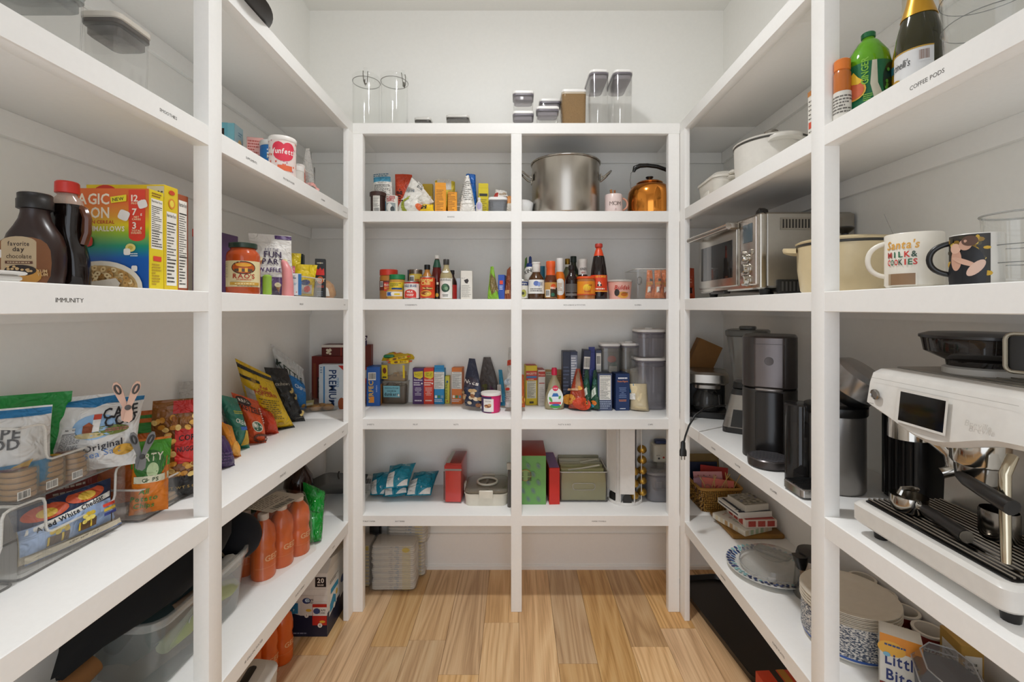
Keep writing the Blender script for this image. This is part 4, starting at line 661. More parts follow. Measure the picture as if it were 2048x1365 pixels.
def red(D): D.poly([(-.005,.11), (.02,.12), (.022,.2), (.004,.225), (-.008,.18)], '#a9856a'); D.ell(.015, .115, .012, .012, '#e0a03c'); D.ell(-.03, .05, .03, .03, '#c8862c'); D.ell(.02, .03, .03, .035, '#c8401c'); D.rect(-.045, .1, .01, .112, '#c99c78')
BG('red_grain_pouch', 'shiny red brown pouch with folded pointed top', 'pouch', [(1137,817,2.55), (1172,820,2.5), (1160,738,2.58), (1152,738,2.58)], .08, '#a03a20,.3', red, kind='stand', wr=.009, seed=103, pinch=-.22, topT=.05)
def gtea(D): D.poly([(-.012,.05), (.012,.08), (.008,.12), (-.01,.1)], '#cdd6c8'); D.ell(0, .03, .014, .014, '#d8762c'); D.ell(-.008, .015, .012, .01, '#4aa0b8'); D.ell(.004, .15, .012, .02, '#1c5a4c')
for i, dx in enumerate((0, 17)): BG('green_soup_pouch', ('dark green soup pouch next to the red pouch', 'dark green soup pouch next to the grey blue box')[i], 'pouch', [(1164+dx,818,2.54), (1182+dx,819,2.5), (1176+dx,740,2.58), (1170+dx,741,2.58)], .05, '#1d4a34,.35', gtea, kind='stand', wr=.006, seed=107+i, pinch=-.2)
def gb(D, c): D.S = c['F']; D.nutri(-.03, .06, .032, .195); D.lines(-.034, .008, .036, .055, 4, '#9aa4b8', .5); D.S = c['T']; D.rect(-.035, -.06, .035, .06, '#3c4252')
BC4('cereal_grain_box', 'grey blue box with a white nutrition panel at the front', 'box', 1196, 1224, 748, 822, .13, '#46506e', gb)
def bb_(D, c): D.S = c['F']; D.lines(-.026, .175, .026, .184, 1, '#e8eaf0', .9, al='c'); D.text('Penne Rigate', 0, .158, .009, '#e0884a', wmax=.058); D.lines(-.022, .07, .022, .13, 7, '#8aa0c8', .35, al='c'); D.lines(-.022, .05, .022, .062, 2, '#e0884a', .5, al='c'); D.lines(-.018, .008, .018, .014, 1, '#dfe3ee', .8, al='c')
BC4('penne_rigate_box', 'deep blue pasta box reading Penne Rigate at the front', 'box', 1230, 1258, 748, 822, .13, '#16305f', bb_, rz=.06)
RICE = nodemat('rice_grain', lambda nt, N, L, b: (lambda n, r: (n.inputs['Scale'].__setattr__('default_value', 260), L.new(n.outputs[0], r.inputs[0]), r.color_ramp.elements[0].__setattr__('color', lin('#b59a68')), r.color_ramp.elements[1].__setattr__('color', lin('#ecdcb4')), r.color_ramp.elements[0].__setattr__('position', .3), r.color_ramp.elements[1].__setattr__('position', .6), L.new(r.outputs[0], b.inputs['Base Color'])))(N.new('ShaderNodeTexNoise'), N.new('ShaderNodeValToRGB')))
o = BG('rice_bag', 'clear bag of white rice with blue label standing on the shelf front', 'bag', [(1260,820,2.53), (1299,825,2.5), (1288,733,2.56), (1260,738,2.56)], .09, clear('#e4e0d6', .14), lambda D: (D.rect(-.05, .1, -.025, .15, '#2a78a8'), D.rect(-.05, .06, -.02, .095, '#e0ddd6')), kind='stand', wr=.008, seed=113, topT=.1, pinch=-.05)
bag('rice', 'rice', 'rice', [pt(1261,819,2.532), pt(1298,823,2.503), pt(1294,768,2.535), pt(1259,768,2.535)], .08, RICE, kind='stand', wr=.004, seed=113, topT=.4)
r = bpy.data.objects['rice']; mw = r.location.copy(); r.parent = o; r.location = mw-o.location
for k in ('label', 'category'): del r[k]
r['kind'] = 'stuff'
def popBS(lb, pl, pr, py, Y, d, lv, **k): return popB(lb, pl, pr, py, Y, d, z=ZS[lv]+.0005, zb=ZS[lv], **k)
PAS = '#c9a86a,.7'
o = popBS('clear white-lidded canister holding a pasta bag with tomatoes pictured', 1203, 1241, 688, 2.6, .11, 3, tint=CLRG, cont=(.17, PAS)); q = Pr(flat((0, -.05, 0), (1,0,0), (0,0,1))); q.ell(.005, .175+.1, .026, .02, '#c8402c'); q.ell(.018, .24, .02, .018, '#3f6a5a'); q.rect(-.01, .2, .035, .235, '#d8d4c8'); q.build('bag_print', o)
popBS('clear white-lidded canister with round button, between pasta and big bins', 1245, 1279, 687, 2.6, .11, 3, tint=CLRG, button=True, cont=(.2, '#b9a074,.7'))
zs = zy(716, 2.55)-ZS[3]
pop('large grey clear bulk container, lower of the stack of two', (xy(1309, 2.47)+.006, 2.61, ZS[3]+.0005), .165, .17, zs, tint=clear('#d8d5da', .09), r=.035, plug='#a8a5ac')
pop('large grey clear bulk container, upper of the stack with round button', (xy(1309, 2.47)+.008, 2.61, ZS[3]+.001+zs), .158, .165, zy(660, 2.52)-ZS[3]-zs, tint=clear('#d8d5da', .09), r=.035, plug='#a8a5ac', button=True)
# -- fifth shelf, left bay
def wipe(label, cor, seed):
    def f(D):
        w, h = D.w, D.h; D.rect(-w*.42, h*.03, -w*.12, h*.46, '#d9d7d2'); D.poly([(w*.02, h*.03), (w*.46, h*.03), (w*.46, h*.22)], '#d9d7d2'); D.ell(-w*.1, h*.72, w*.2, h*.17, '#0a6c80', p=3); D.ell(-w*.1, h*.72, w*.18, h*.15, '#0e8096', p=3); D.text('c', w*.1, h*.16, .012, '#e8e6e0'); D.lines(w*.2, h*.7, w*.42, h*.86, 3, '#bcd6da', .3); D.lines(-w*.4, h*.15, -w*.2, h*.4, 3, '#b8b6b0', .3)
    return BG('wipes_pack', label, 'wipes', cor, .09, '#0d8098,.35', f, wr=.006, seed=seed, group='teal baby wipes packs')
wipe('teal and white wipes pack at the left end of the pile', [(740,991,2.55), (778,990,2.53), (794,942,2.66), (746,948,2.68)], 121)
wipe('teal and white wipes pack at the bottom middle of the pile', [(766,994,2.5), (815,987,2.5), (820,960,2.62), (770,963,2.62)], 127)
wipe('teal and white wipes pack at the right end of the pile', [(809,992,2.5), (862,991,2.5), (878,942,2.66), (828,946,2.66)], 131)
wipe('teal and white wipes pack lying on top of the pile', [(768,978,2.46), (816,973,2.47), (832,926,2.6), (780,932,2.6)], 137)
BG('tissue_pack', 'white packet with grey print at the far left end behind the wipes', 'packet', [(722,992,2.6), (748,992,2.6), (752,952,2.68), (724,952,2.68)], .05, '#d4d0c9', lambda D: (D.rect(-.03, .06, .02, .09, '#7a7672'), D.lines(-.03, .01, .03, .05, 4, '#a8a49e')), seed=139)
def cardbox():
    Y = F*(H-ZS[4])/(1008-CY); w = .1; h = zy(938, Y)-ZS[4]; x = xy(907, Y); d = .25
    q = MB(); q.rbox(0, 0, .006, h+.02, w-.014, d-.012, '#c92d22', r=.003); o = q.build('red_card_game_box', None, (x, Y+d/2, ZS[4]+.0005), -.03); tag(o, 'tall red box in a clear acrylic case, beside the bento box', 'box')
    q = MB(); q.rbox(0, 0, 0, h+.03, w, d, clear('#ffffff', .008), r=.006); q.build('clear_case', o)
    q = MB(); q.rbox(.012, .0, h+.021, h+.026, .06, d-.05, '#7e1f18', r=.002); q.rbox(-.032, .0, h+.021, h+.025, .022, d-.05, '#a8a49c', r=.002); q.build('top_panel', o)
    D = Pr(flat((0,-d/2-.0005,0), (1,0,0), (0,0,1))); D.rect(-.048, h-.012, .048, h-.002, '#8d8a84'); D.rect(-.046, h-.002, .046, h+.018, '#b12a20'); D.rect(-.05, .02, -.044, h-.015, '#5a2a24'); D.build('printed_panel', o)
cardbox()
def bento():
    Y = F*(H-ZS[4])/(1014-CY); w = 90*Y/F; d = .24; h = zy(990, Y)-ZS[4]; q = MB(); cr = '#d9d3c4,.35'
    q.loft([rr(w*.93, d*.93, .03, 0, 4), rr(w*.97, d*.97, .035, h*.8, 4), rr(w, d, .035, h, 4), rr(w-.012, d-.012, .03, h, 4), rr(w*.9, d*.9, .03, .006, 4)], cr); q.bx(-.004, -d/2+.01, .005, .004, d/2-.01, h-.004, cr); o = q.build('bento_box', None, (xy(972, Y), Y+d/2, ZS[4]+.0005)); tag(o, 'cream divided snack box with clear lid and ring handle', 'lunch box')
    q = MB(); q.rbox(0, 0, h, h+.02, w-.006, d-.006, clear('#b3aa98', .3), r=.034, b=.006, n=4); l = q.build('lid', o)
    q = MB(); q.tube([(.055*math.cos(2*PI*i/28), .055*math.sin(2*PI*i/28), h+.026) for i in range(28)], .006, cr, 8, True); q.rbox(0, 0, h+.018, h+.03, .012, .05, clear('#8f8678', .5)); q.build('ring_handle', l)
    for a, b, ww, dd in ((0, -d/2-.003, .075, .012), (0, d/2+.003, .075, .012), (w/2+.003, 0, .012, .05), (-w/2-.003, 0, .012, .05)): q = MB(); q.rbox(a, b, h-.02, h+.022, ww, dd, cr, r=.004, b=.003); q.build('latch', o)
bento()
q = MB(); q.tube([(0,0,0), (0,0,.12), (0,0,.2)], [.012, .011, .008], '#5a5652', 8); q.rbox(.0, 0, .2, .235, .03, .02, '#b9b2a6'); o = q.build('grey_brush', None, (xy(1019, 2.42), 2.44, ZS[4]+.001)); tag(o, 'grey handled brush standing right of the bento box', 'brush')
# -- fifth shelf, right bay
def gift(D, c):
    D.S = c['F']; w = .13; zz_ = c['T'][0](0, 0, 0).z-.02
    for j in range(7):
        for i in range(3):
            u, v = -.05+i*.055+(.027 if j % 2 else 0)-.02, .03+j*.045
            if u < .06 and v < zz_: D.ell(u, v, .011, .017, '#6a7a78', rot=.5); D.ell(u, v, .009, .0145, '#6b9a5e', rot=.5); D.ell(u, v, .006, .011, '#5f7a74', rot=.5)
    D.ell(-.03, .16, .032, .032, '#a8803c'); D.ell(-.03, .16, .028, .028, '#8ea868')
    for (a, b) in ((-.052,.165), (-.008,.165), (-.052,.14), (-.008,.14)):
        for k in range(3): D.rect(a-.012, b-.007+k*.007, a+.012, b-.005+k*.007, '#2a2018'); D.rect(a-.006+k*.006, b-.009, a-.0045+k*.006, b+.012, '#2a2018')
BC4('gift_box', 'green gift box with red lid top and round eastern emblem', 'box', 1032, 1092, 912, 1010, .3, '#69a054', gift, lv=4)
o = bpy.data.objects['gift_box']; q = MB(); hh = max(v.co.z for v in o.data.vertices); ww = max(v.co.x for v in o.data.vertices)*2; q.rbox(0, 0, hh-.001, hh+.002, ww+.002, .302, '#8c2416,.3', r=.002, b=.0008); q.build('lid', o)
BC4('red_gift_box', 'narrow red box with a purple top beside the green gift box', 'box', 1096, 1117, 937, 1010, .27, '#c62418', lambda D, c: (setattr(D, 'S', c['T']), D.rect(-.027, -.13, .027, .13, '#6b3f7e')), lv=4, rz=.05)
Y = F*(H-ZS[4])/(1006-CY); w = 98*Y/F; hb = zy(946, Y)-ZS[4]; bo = open_bin('acrylic_bin', 'clear acrylic bin filled with olive folded napkins', (xy(1168, Y), Y+.16, ZS[4]+.0005), w, .31, hb, handle=True, tint=clear('#dcdad4', .06))
for i in range(7):
    q = MB(); hz = hb-.012+.004*(i % 3)+i*.004; q.loft([rr(w*.92, .03, .006, .006, 2), rr(w*.93, .034, .008, hz*.6, 2), rr(w*.9, .024, .008, hz, 2)], ('#aba774', '#b3af7c', '#a09c6c', '#b6b49a', '#bdbaa4', '#9a9880', '#7a786a')[i]); o = q.build('napkin', None, (xy(1168, Y), Y+.03+i*.042, ZS[4]+.002)); tag(o, ('olive napkin at the very front of the acrylic bin', 'olive napkin with pale hem, second in the acrylic bin', 'olive napkin in third place from the bin front', 'grey olive napkin with a pale hem near the bin middle', 'palest grey napkin in the acrylic bin', 'dull grey olive napkin, last but one in the bin', 'darkest grey napkin at the back of the acrylic bin')[i], 'napkin', 'folded olive napkins in the acrylic bin')
    if i in (1, 3): q = MB(); q.tube([(-w*.3+.06*i-.06, -.012, hz-.004), (0, -.012, hz+.006), (w*.36, -.01, hz+.022)], .005, '#c9c5b2', 6); q.build('folded_hem', o)
def carousel():
    Y = F*(H-ZS[4])/(1010-CY)+.07; x = xy(1249, Y); r = 34*Y/F; h = ZS[3]-TN-.004-ZS[4]; q = MB(); wh = '#dad7d2,.35'
    q.lathe([(0,0), (r,0), (r,.012), (r*.97,.016), (0,.016)], wh, 36); o = q.build('pod_carousel', None, (x, Y, ZS[4]+.0005)); tag(o, 'white tall coffee pod carousel with open slots', 'pod holder')
    for k in range(6):
        a = -PI/2+(k-.06)*PI/3; T = Matrix.Rotation(a+PI/2, 4, 'Z'); q = MB(); hw = r*.42
        if k == 1: continue
        q.bx(-hw, -r*.93, .062, hw, -r*.9, h, wh, T); q.bx(-hw, -r*.96, .016, -hw+.004, -r*.55, h, wh, T); q.bx(hw-.004, -r*.96, .016, hw, -r*.55, h, wh, T); q.build('slot_panel', o)
        q = MB(); q.loft([[T @ V((x2, -r*.885-y, z2)) for x2, z2 in [(-.022,.016), (.022,.016)]+[(.022*math.cos(t*PI/8), .04+.022*math.sin(t*PI/8)) for t in range(9)]] for y in (0, .004)], '#1d1c1b,.4'); q.build('slot_opening', o)
    q = MB(); q.lathe([(r*.5,.016), (r*.5,h)], '#cfccc6,.4', 20); q.build('core', o)
    q = MB(); q.tube([(r*1.0*math.cos(-.55), r*1.0*math.sin(-.55), .012), (r*1.0*math.cos(-.55), r*1.0*math.sin(-.55), h)], .0025, '#d4d1cb,.3', 6); q.build('guide_rod', o)
    gold = nodemat('gold_foil', lambda nt, N, L, b: (b.inputs['Base Color'].__setattr__('default_value', lin('#b08a3c')), b.inputs['Metallic'].__setattr__('default_value', .85), b.inputs['Roughness'].__setattr__('default_value', .33)))
    q = MB(); R0 = 9.3*Y/F; prof = [(R0*math.sin(t*PI/8), -R0*math.cos(t*PI/8)*(.8 if t < 4 else 1)) for t in range(9)]; vs = MB(); vs.lathe(prof, gold, 16)
    first = None; n = 0
    for (px, rows) in ((1268, (944, 968, 992)), (1284, (900, 921, 942, 962, 985))):
        for py in rows:
            Yb = Y-.055 if px < 1275 else Y-.03; n += 1; p = pt(px, py, Yb)
            if first is None: first = vs.build('gold_pod', None, p); tag(first, '', 'pod', 'gold coffee pods in the carousel'); ob = first
            else: ob = copy_tree(first, p)
            ob['label'] = 'gold foil coffee pod, '+('top' if py == rows[0] else 'bottom' if py == rows[-1] else ('second' if py == rows[1] else 'third' if py == rows[2] else 'fourth')+' from the top')+' of the '+('left' if px < 1275 else 'right')+' column of pods'
carousel()
Yc = F*(H-ZS[4])/(1010-CY); pop('low grey clear food container with pale things inside, by the right post', (xy(1322, Yc)+.012, Yc+.11, ZS[4]+.0005), .15, .18, zy(950, Yc)-ZS[4], tint=clear('#b0aeb2', .3), lid=clear('#c4c2c4', .4), gas=clear('#8a888c', .5), r=.04, plug='#9a989c')
def gadget():
    Y = 2.62; x = xy(1326, Y); z0 = ZS[4]+.001; q = MB(); q.rbox(0, 0, 0, .17, .05, .05, '#cfc8b6,.4', r=.012, b=.004, n=3); q.rbox(0, 0, 0, .015, .08, .07, '#2a2826', r=.01); o = q.build('can_opener', None, (x, Y+.06, z0)); tag(o, 'cream electric gadget with blue top and red dot behind the grey container', 'appliance')
    zt = zy(885, Y)-ZS[4]; q = MB(); q.rbox(-.005, -.01, .17, zt-.02, .09, .08, '#cfc8b6,.4', r=.014, b=.006, n=3); q.build('head', o)
    q = MB(); q.rbox(.002, -.01, zt-.02, zt, .07, .05, '#27345a,.4', r=.01, b=.003); q.build('top', o)
    D = Pr(flat((-.005, -.05, 0), (1,0,0), (0,0,1))); D.ell(.012, .2, .006, .006, '#b8402c'); D.ell(-.015, .195, .006, .006, '#3a3a38'); D.lines(-.03, .21, 0, .215, 1, '#4a4a48'); D.build('buttons', o)
gadget()
# -- on the floor below
def diaper(label, cx, cy_, z, w, d, h, n, seed, rz=0):
    R = random.Random(seed); q = MB(); q.rbox(0, 0, 0, h, w, d, clear('#e9e7e2', .1), r=.02, b=.014, n=3); o = q.build('diaper_pack', None, (cx, cy_, z), rz); tag(o, label, 'diapers')
    for i in range(n):
        t = h*.94/n; q = MB(); zz = h*.03+i*t; q.rbox(R.uniform(-.003, .003), 0, zz, zz+t*.92, w-.022+R.uniform(-.006, .004), d-.02, ('#d9d5cd', '#dcd8d0', '#cfccc8')[i % 3], r=.016, b=t*.3, n=2); k = q.build('diaper', o)
    D = Pr(flat((0, -d/2+.0075, 0), (1,0,0), (0,0,1)))
    for i in range(n): zz = h*.03+(i+.25)*h*.94/n; D.rect(w*.2, zz, w*.38, zz+h*.4/n, '#dccf9c', lift=(i == 0)); 
    for i in range(0, n, 1): zz = h*.03+(i+.3)*h*.94/n; D.rect(w*.06+R.uniform(-.01, .01), zz, w*.1+R.uniform(0, .01), zz+h*.3/n, '#93a6bc', lift=False); D.rect(-w*.05+R.uniform(-.01, .01), zz, -w*.02+R.uniform(0, .01), zz+h*.25/n, '#a9aab0', lift=False)
    D.ell(w*.28, h*.88, w*.08, h*.05, '#c8b23c'); D.build('printed_bands', o); return o
Y = F*H/(1186-CY); diaper('clear pack of stacked diapers at the front under the shelves', xy(784, Y), Y+.08, .001, 94*Y/F, .16, zy(1092, Y), 22, 5, .02)
diaper('clear pack of stacked diapers standing behind the front pack', xy(808, 2.6), 2.675, .001, 80*2.6/F, .1, .20, 10, 6, .1)
diaper('clear pack of diapers lying on top of the rear pack, under the shelf', xy(812, 2.6), 2.67, .203, 84*2.6/F, .1, .16, 9, 7, -.05)
diaper('clear pack of diapers tucked behind the left post', xy(722, 2.53), 2.6, .001, .11, .14, .25, 12, 8)
q = MB(); q.rbox(0, 0, 0, .5, .06, .05, '#1b1a1a,.5', r=.01); o = q.build('black_case', None, (xy(748, 2.66), 2.69, .001)); tag(o, 'tall black case standing in the dark corner behind the diapers', 'case')
# ================= left wall shelves ============================================================================
RL, RR = PI/2, -PI/2
def bagc(name, label, cat, base, ang, w, h, T, m, fn=None, lean=(0, 0), **k):   # a bag standing at BASE (bottom centre), its front turned to ANG, leaning by LEAN (sideways, backwards)
    r = V((math.cos(ang), math.sin(ang), 0)); b = V(base); f = V((math.sin(ang), -math.cos(ang), 0)); up = V((0,0,1))+r*lean[0]-f*lean[1]; up.normalize()
    return bag(name, label, cat, [b-r*w/2, b+r*w/2, b+r*w/2+up*h, b-r*w/2+up*h], T, m, fn, **k)
# -- top: round tray edge over the rim
q = MB(); q.lathe([(0,0), (.17,0), (.2,.012), (.205,.016), (.2,.018), (.168,.006), (0,.006)], '#2e2c2a,.35', 48); o = q.build('round_tray', None, (-.99, 1.42, ZS[0]+.0005)); tag(o, 'dark round tray lying on top of the left shelves, rim past the edge', 'tray')
# -- second shelf, near bay
pop('grey-lidded clear container on the SMOOTHIES shelf, farther of the two', (-.945, 1.079, ZS[1]+.0005), .09, .1, .176, lid='#c9c3b8,.35', gas='#55504b,.4', plug='#6f6861', tint=CLR)
pop('larger clear container on the SMOOTHIES shelf, cut by the picture edge', (-.98, .886, ZS[1]+.0005), .15, .158, .165, lid='#c9c9c6,.35', gas='#8b8f8c,.4', plug='#8b8f8c', tint=CLR)
# -- second shelf, far bay
def ingb(D, c): D.S = c['F']; D.ell(-.018, .17, .036, .05, '#2a1d18'); D.rect(-.06, .17, .03, .222, '#6fb3c4'); D.rect(-.054, .17, .018, .2, '#2a1d18'); D.lines(-.045, .155, .01, .19, 3, '#b8b0a4', al='c'); D.text('ing', -.02, .09, .05, '#1c6a90', wmax=.1); D.S = c['R']; D.rect(-.035, .0, .035, .22, '#a8c9d4'); D.ell(.008, .14, .018, .03, '#dcc48a'); D.lines(-.005, .18, .028, .2, 2, '#5a8aa8')
z1 = ZS[1]+.0005
carton('baking_mix_box', 'light blue mix box with dark round seal beside the near post', 'box', (-1.155, 1.80, z1), .11, .068, .222, '#7dbcca', ingb, rz=.12)
carton('pink_mix_box', 'pink printed box behind the blue frosting tub', 'box', (-1.06, 1.86, z1), .06, .05, .19, '#e2a9a2', lambda D, c: (setattr(D, 'S', c['F']), D.lines(-.026, .1, .026, .18, 7, '#b8564f', .5), D.ell(-.02, .09, .018, .03, '#b8302c')), rz=.3)
def fun(c1, c2):
    def f(D):
        R, h = D.R_, D.h_
        D.rect(-R*1.5, h*.04, R*1.5, h*.84, c1)
        for i in range(30): D.rect(*(lambda u, v: (u, v, u+.006, v+.0025))(rnd.uniform(-R*1.3, R*1.3), rnd.uniform(h*.06, h*.8)), c2, lift=False)
    return f
def tub2(name, label, x, y, r, h, body, lidc, fn, rz): return turned(name, label, 'tub', (x, y, z1), [(0,0),(r*.94,0),(r,.008),(r,h*.9)], body, [('lid', [(r*1.02,h*.88),(r*1.06,h*.9),(r*1.06,h*.97),(r*1.0,h),(0,h)], lidc)], fn, rz=rz, n=32)
def ff1(D):
    h = .145; r = .047
    for i in range(46): u, v = rnd.uniform(-.07, .07), rnd.uniform(.01, .125); D.rect(u, v, u+.005, v+.007, rnd.choice(('#d8543c', '#d8643c', '#c8889a')), lift=False)
    D.ell(-.018, .1, .022, .022, '#d8344c'); D.ell(.018, .1, .022, .022, '#d8344c'); D.ell(0, .08, .036, .03, '#d8344c'); D.text('funfetti', 0, .078, .02, '#f0e6e2', wmax=.075, sh=.1); D.rect(-.02, .015, .03, .035, '#d8643c')
tub2('sprinkle_frosting_tub', 'white frosting tub with red sprinkles and a pink heart label', -.893, 1.74, .047, .147, '#e8d8d2,.35', '#e9e4de,.35', ff1, .55)
def ff2(D): D.rect(-.06, .07, .06, .14, '#1f6fb4'); D.text('Funfetti', .01, .1, .02, '#ecc94a', wmax=.06); D.rect(-.06, .08, .06, .086, '#e8e0d0'); D.rect(-.06, .01, .06, .07, '#dcb48a'); D.lines(-.02, .1, .03, .14, 3, '#d8dfe8')
tub2('blue_frosting_tub', 'blue labelled frosting tub behind the sprinkle tub', -.995, 1.86, .045, .175, '#2a6fb0,.35', '#d9d6d2,.35', ff2, .5)
open_bin('clear_bin', 'small clear bin with sprinkle jars on the supplements shelf', (-1.0, 1.925, z1), .21, .2, .09, RL)
def spr(D): D.rect(-.035, .01, .035, .075, '#d8542c'); D.text('jimmies', 0, .045, .015, '#e8c890', wmax=.04); D.ell(.0, .025, .014, .014, '#c82c2c')
turned('sprinkle_jar', 'sprinkle jar with white cap and red orange label in the clear bin', 'jar', (-.935, 1.965, z1+.004), [(0,0),(.021,0),(.022,.004),(.022,.085)], '#c85a3a,.25', [('cap', [(.02,.082),(.021,.084),(.021,.112),(.018,.115),(0,.115)], '#e4e0da')], spr, rz=.6)
turned('white_sprinkle_jar', 'short jar with a wide white lid before the heart tub', 'jar', (-.91, 1.88, z1+.004), [(0,0),(.03,0),(.031,.004),(.031,.06)], '#d4cfc8,.3', [('lid', [(.031,.058),(.033,.06),(.033,.078),(.03,.08),(0,.08)], '#e2dfda')], rz=.6)
turned('orange_sprinkle_jar', 'small clear jar with an orange lid beside the heart tub', 'jar', (-.912, 1.925-.0, z1+.004), [(0,0),(.014,0),(.015,.004),(.015,.07)], '#b8aca4,.2', [('lid', [(.015,.068),(.017,.07),(.017,.088),(.015,.09),(0,.09)], '#d8572c')])
BG('candy_melt_bag', 'clear peaked bag with pink candy at its bottom', 'bag', [(601,389.5,2.0), (628,393.5,2.04), (619,297,2.04), (612,297,2.02)], .05, clear('#e0ddd8', .3), lambda D: [D.ell(rnd.uniform(-.03, .03), rnd.uniform(.008, .055), .009, .008, rnd.choice(('#e08a86', '#e8a8a0')), n=8) for _ in range(14)], kind='stand', pinch=-.35, seed=151)
q = MB(); q.tube([(0,0,0), (0,0,.13), (.0,-.02,.14), (0,-.03,.14)], .002, '#55524e,.3', 6); q.rbox(0, .012, 0, .125, .003, .03, clear('#b9b6b2', .4)); o = q.build('acrylic_divider', None, (-.93, 2.10, z1), .4); tag(o, 'thin dark-edged clear divider beside the peaked candy bag', 'divider')
# -- third shelf, near bay
z2 = ZS[2]+.0005
def butter():
    q = MB(); q.rbox(0, 0, 0, .012, .13, .26, '#dfdcd7,.3', r=.02, b=.004); q.rbox(0, 0, .012, .018, .14, .27, '#dfdcd7,.3', r=.022, b=.002); o = q.build('butter_dish', None, (-.922, .672, z2)); tag(o, 'white ceramic butter dish at the left picture edge', 'dish')
    q = MB(); q.rbox(0, -.006, .018, .078, .1, .245, '#e4e1dc,.3', r=.03, b=.024, n=5); q.build('lid', o)
butter()
def choc():
    q = MB(); m = '#2a1712,.3'; w, d = .1, .06
    q.loft([rr(w*a, d*b_, .028, z, 5) for a, b_, z in ((.82,.8,0), (.92,.92,.004), (.98,1,.03), (1,1,.06), (.97,1,.085), (.86,.96,.105), (.66,.85,.122), (.5,.8,.137), (.42,.76,.15), (.42,.76,.158))], m); o = q.build('chocolate_syrup_bottle', None, (-.992, .94, z2), .2); tag(o, 'brown chocolate syrup bottle with cream label and dark cap', 'bottle')
    q = MB(); q.lathe([(.026,.157), (.028,.158), (.028,.176), (.0265,.178), (.0265,.188), (.024,.19), (0,.19)], '#1a1513,.35', 28); q.build('cap', o)
    for i in range(7): pass
    D = Pr(flat((0, -d/2-.001, 0), (1,0,0), (0,0,1))); D.ell(0, .045, .05, .052, '#7a4a26', p=3); D.rect(-.035, .025, .024, .088, '#b8a282'); D.ell(-.0055, .086, .0295, .012, '#b8a282'); D.text('favorite', -.006, .079, .009, '#3a2a20', wmax=.036); D.text('day', -.006, .068, .009, '#3a2a20'); D.text('chocolate', -.005, .054, .009, '#4a382c', bold=0, wmax=.042); D.rect(-.028, .043, .018, .0485, '#5a3320'); D.lines(-.024, .0435, .014, .048, 1, '#b8a282')
    D.ell(.004, .02, .03, .019, '#c08a3a'); D.ell(-.002, .03, .027, .011, '#1f120d'); [D.ell(rnd.uniform(-.026, .02), rnd.uniform(.028, .038), .003, .0022, '#c9a878', n=8) for _ in range(12)]; D.ell(-.012, .016, .004, .008, '#c9a45a'); D.text('YUM', .035, .026, .006, '#c9a878'); D.text('YUM', .036, .019, .006, '#c9a878'); D.build('paper_label', o)
choc()
def syr():
    w = .084; m = '#160d0a,.12'; q = MB(); q.loft([rr(w*a, .052*b_, .024, z, 5) for a, b_, z in ((.86,.86,0), (.98,.98,.006), (1,1,.03), (.95,1,.06), (.84,.95,.085), (.72,.9,.105), (.66,.86,.125), (.7,.86,.15), (.74,.86,.17), (.7,.82,.18))], m); o = q.build('pancake_syrup_bottle', None, (-.985, 1.0, z2), .1); tag(o, 'black pancake syrup bottle with red cap and side handle', 'bottle')
    q = MB(); q.loft([rr(w*a, .05*b_, .022, z, 5) for a, b_, z in ((.7,.84,.179), (.62,.8,.19), (.42,.6,.2), (.4,.56,.206))], clear('#c9b3a4', .5)); q.build('neck', o)
    q = MB(); q.lathe([(.019,.205), (.021,.206), (.0205,.228), (.018,.231), (0,.231)], '#c82a1c,.35', 24); q.build('cap', o)
    q = MB(); q.tube([(.024, 0, .176), (.034, 0, .17), (.041, 0, .15), (.04, 0, .12), (.032, 0, .095)], [.007, .008, .008, .008, .008], '#5a3018,.2', 8); q.build('handle', o)
    D = Pr(flat((0, -.0275, 0), (1,0,0), (0,0,1))); D.ell(-.022, .055, .02, .04, '#b8241c'); D.rect(-.03, .03, -.006, .045, '#7c1712'); D.lines(-.03, .055, -.008, .075, 2, '#e0b0a0'); D.build('paper_label', o)
syr()
CER = nodemat('cereal_front', lambda nt, N, L, b: (lambda tc, sp, r: (L.new(tc.outputs['Object'], sp.inputs[0]), L.new(sp.outputs['Z'], r.inputs[0]), L.new(r.outputs[0], b.inputs['Base Color']), [(setattr(e, 'color', lin(c))) for e, c in zip([r.color_ramp.elements[0], r.color_ramp.elements[1]], ('#1c4f9c', '#d8672c'))], [setattr(r.color_ramp.elements.new(p), 'color', lin(c)) for p, c in ((.075, '#1a5aa8'), (.105, '#1d8f6c'), (.135, '#8fb42c'), (.155, '#dcc41c'), (.175, '#dd9a2a'))], setattr(r.color_ramp.elements[-1], 'position', .21), setattr(b.inputs['Roughness'], 'default_value', .4)))(N.new('ShaderNodeTexCoord'), N.new('ShaderNodeSeparateXYZ'), N.new('ShaderNodeValToRGB')))
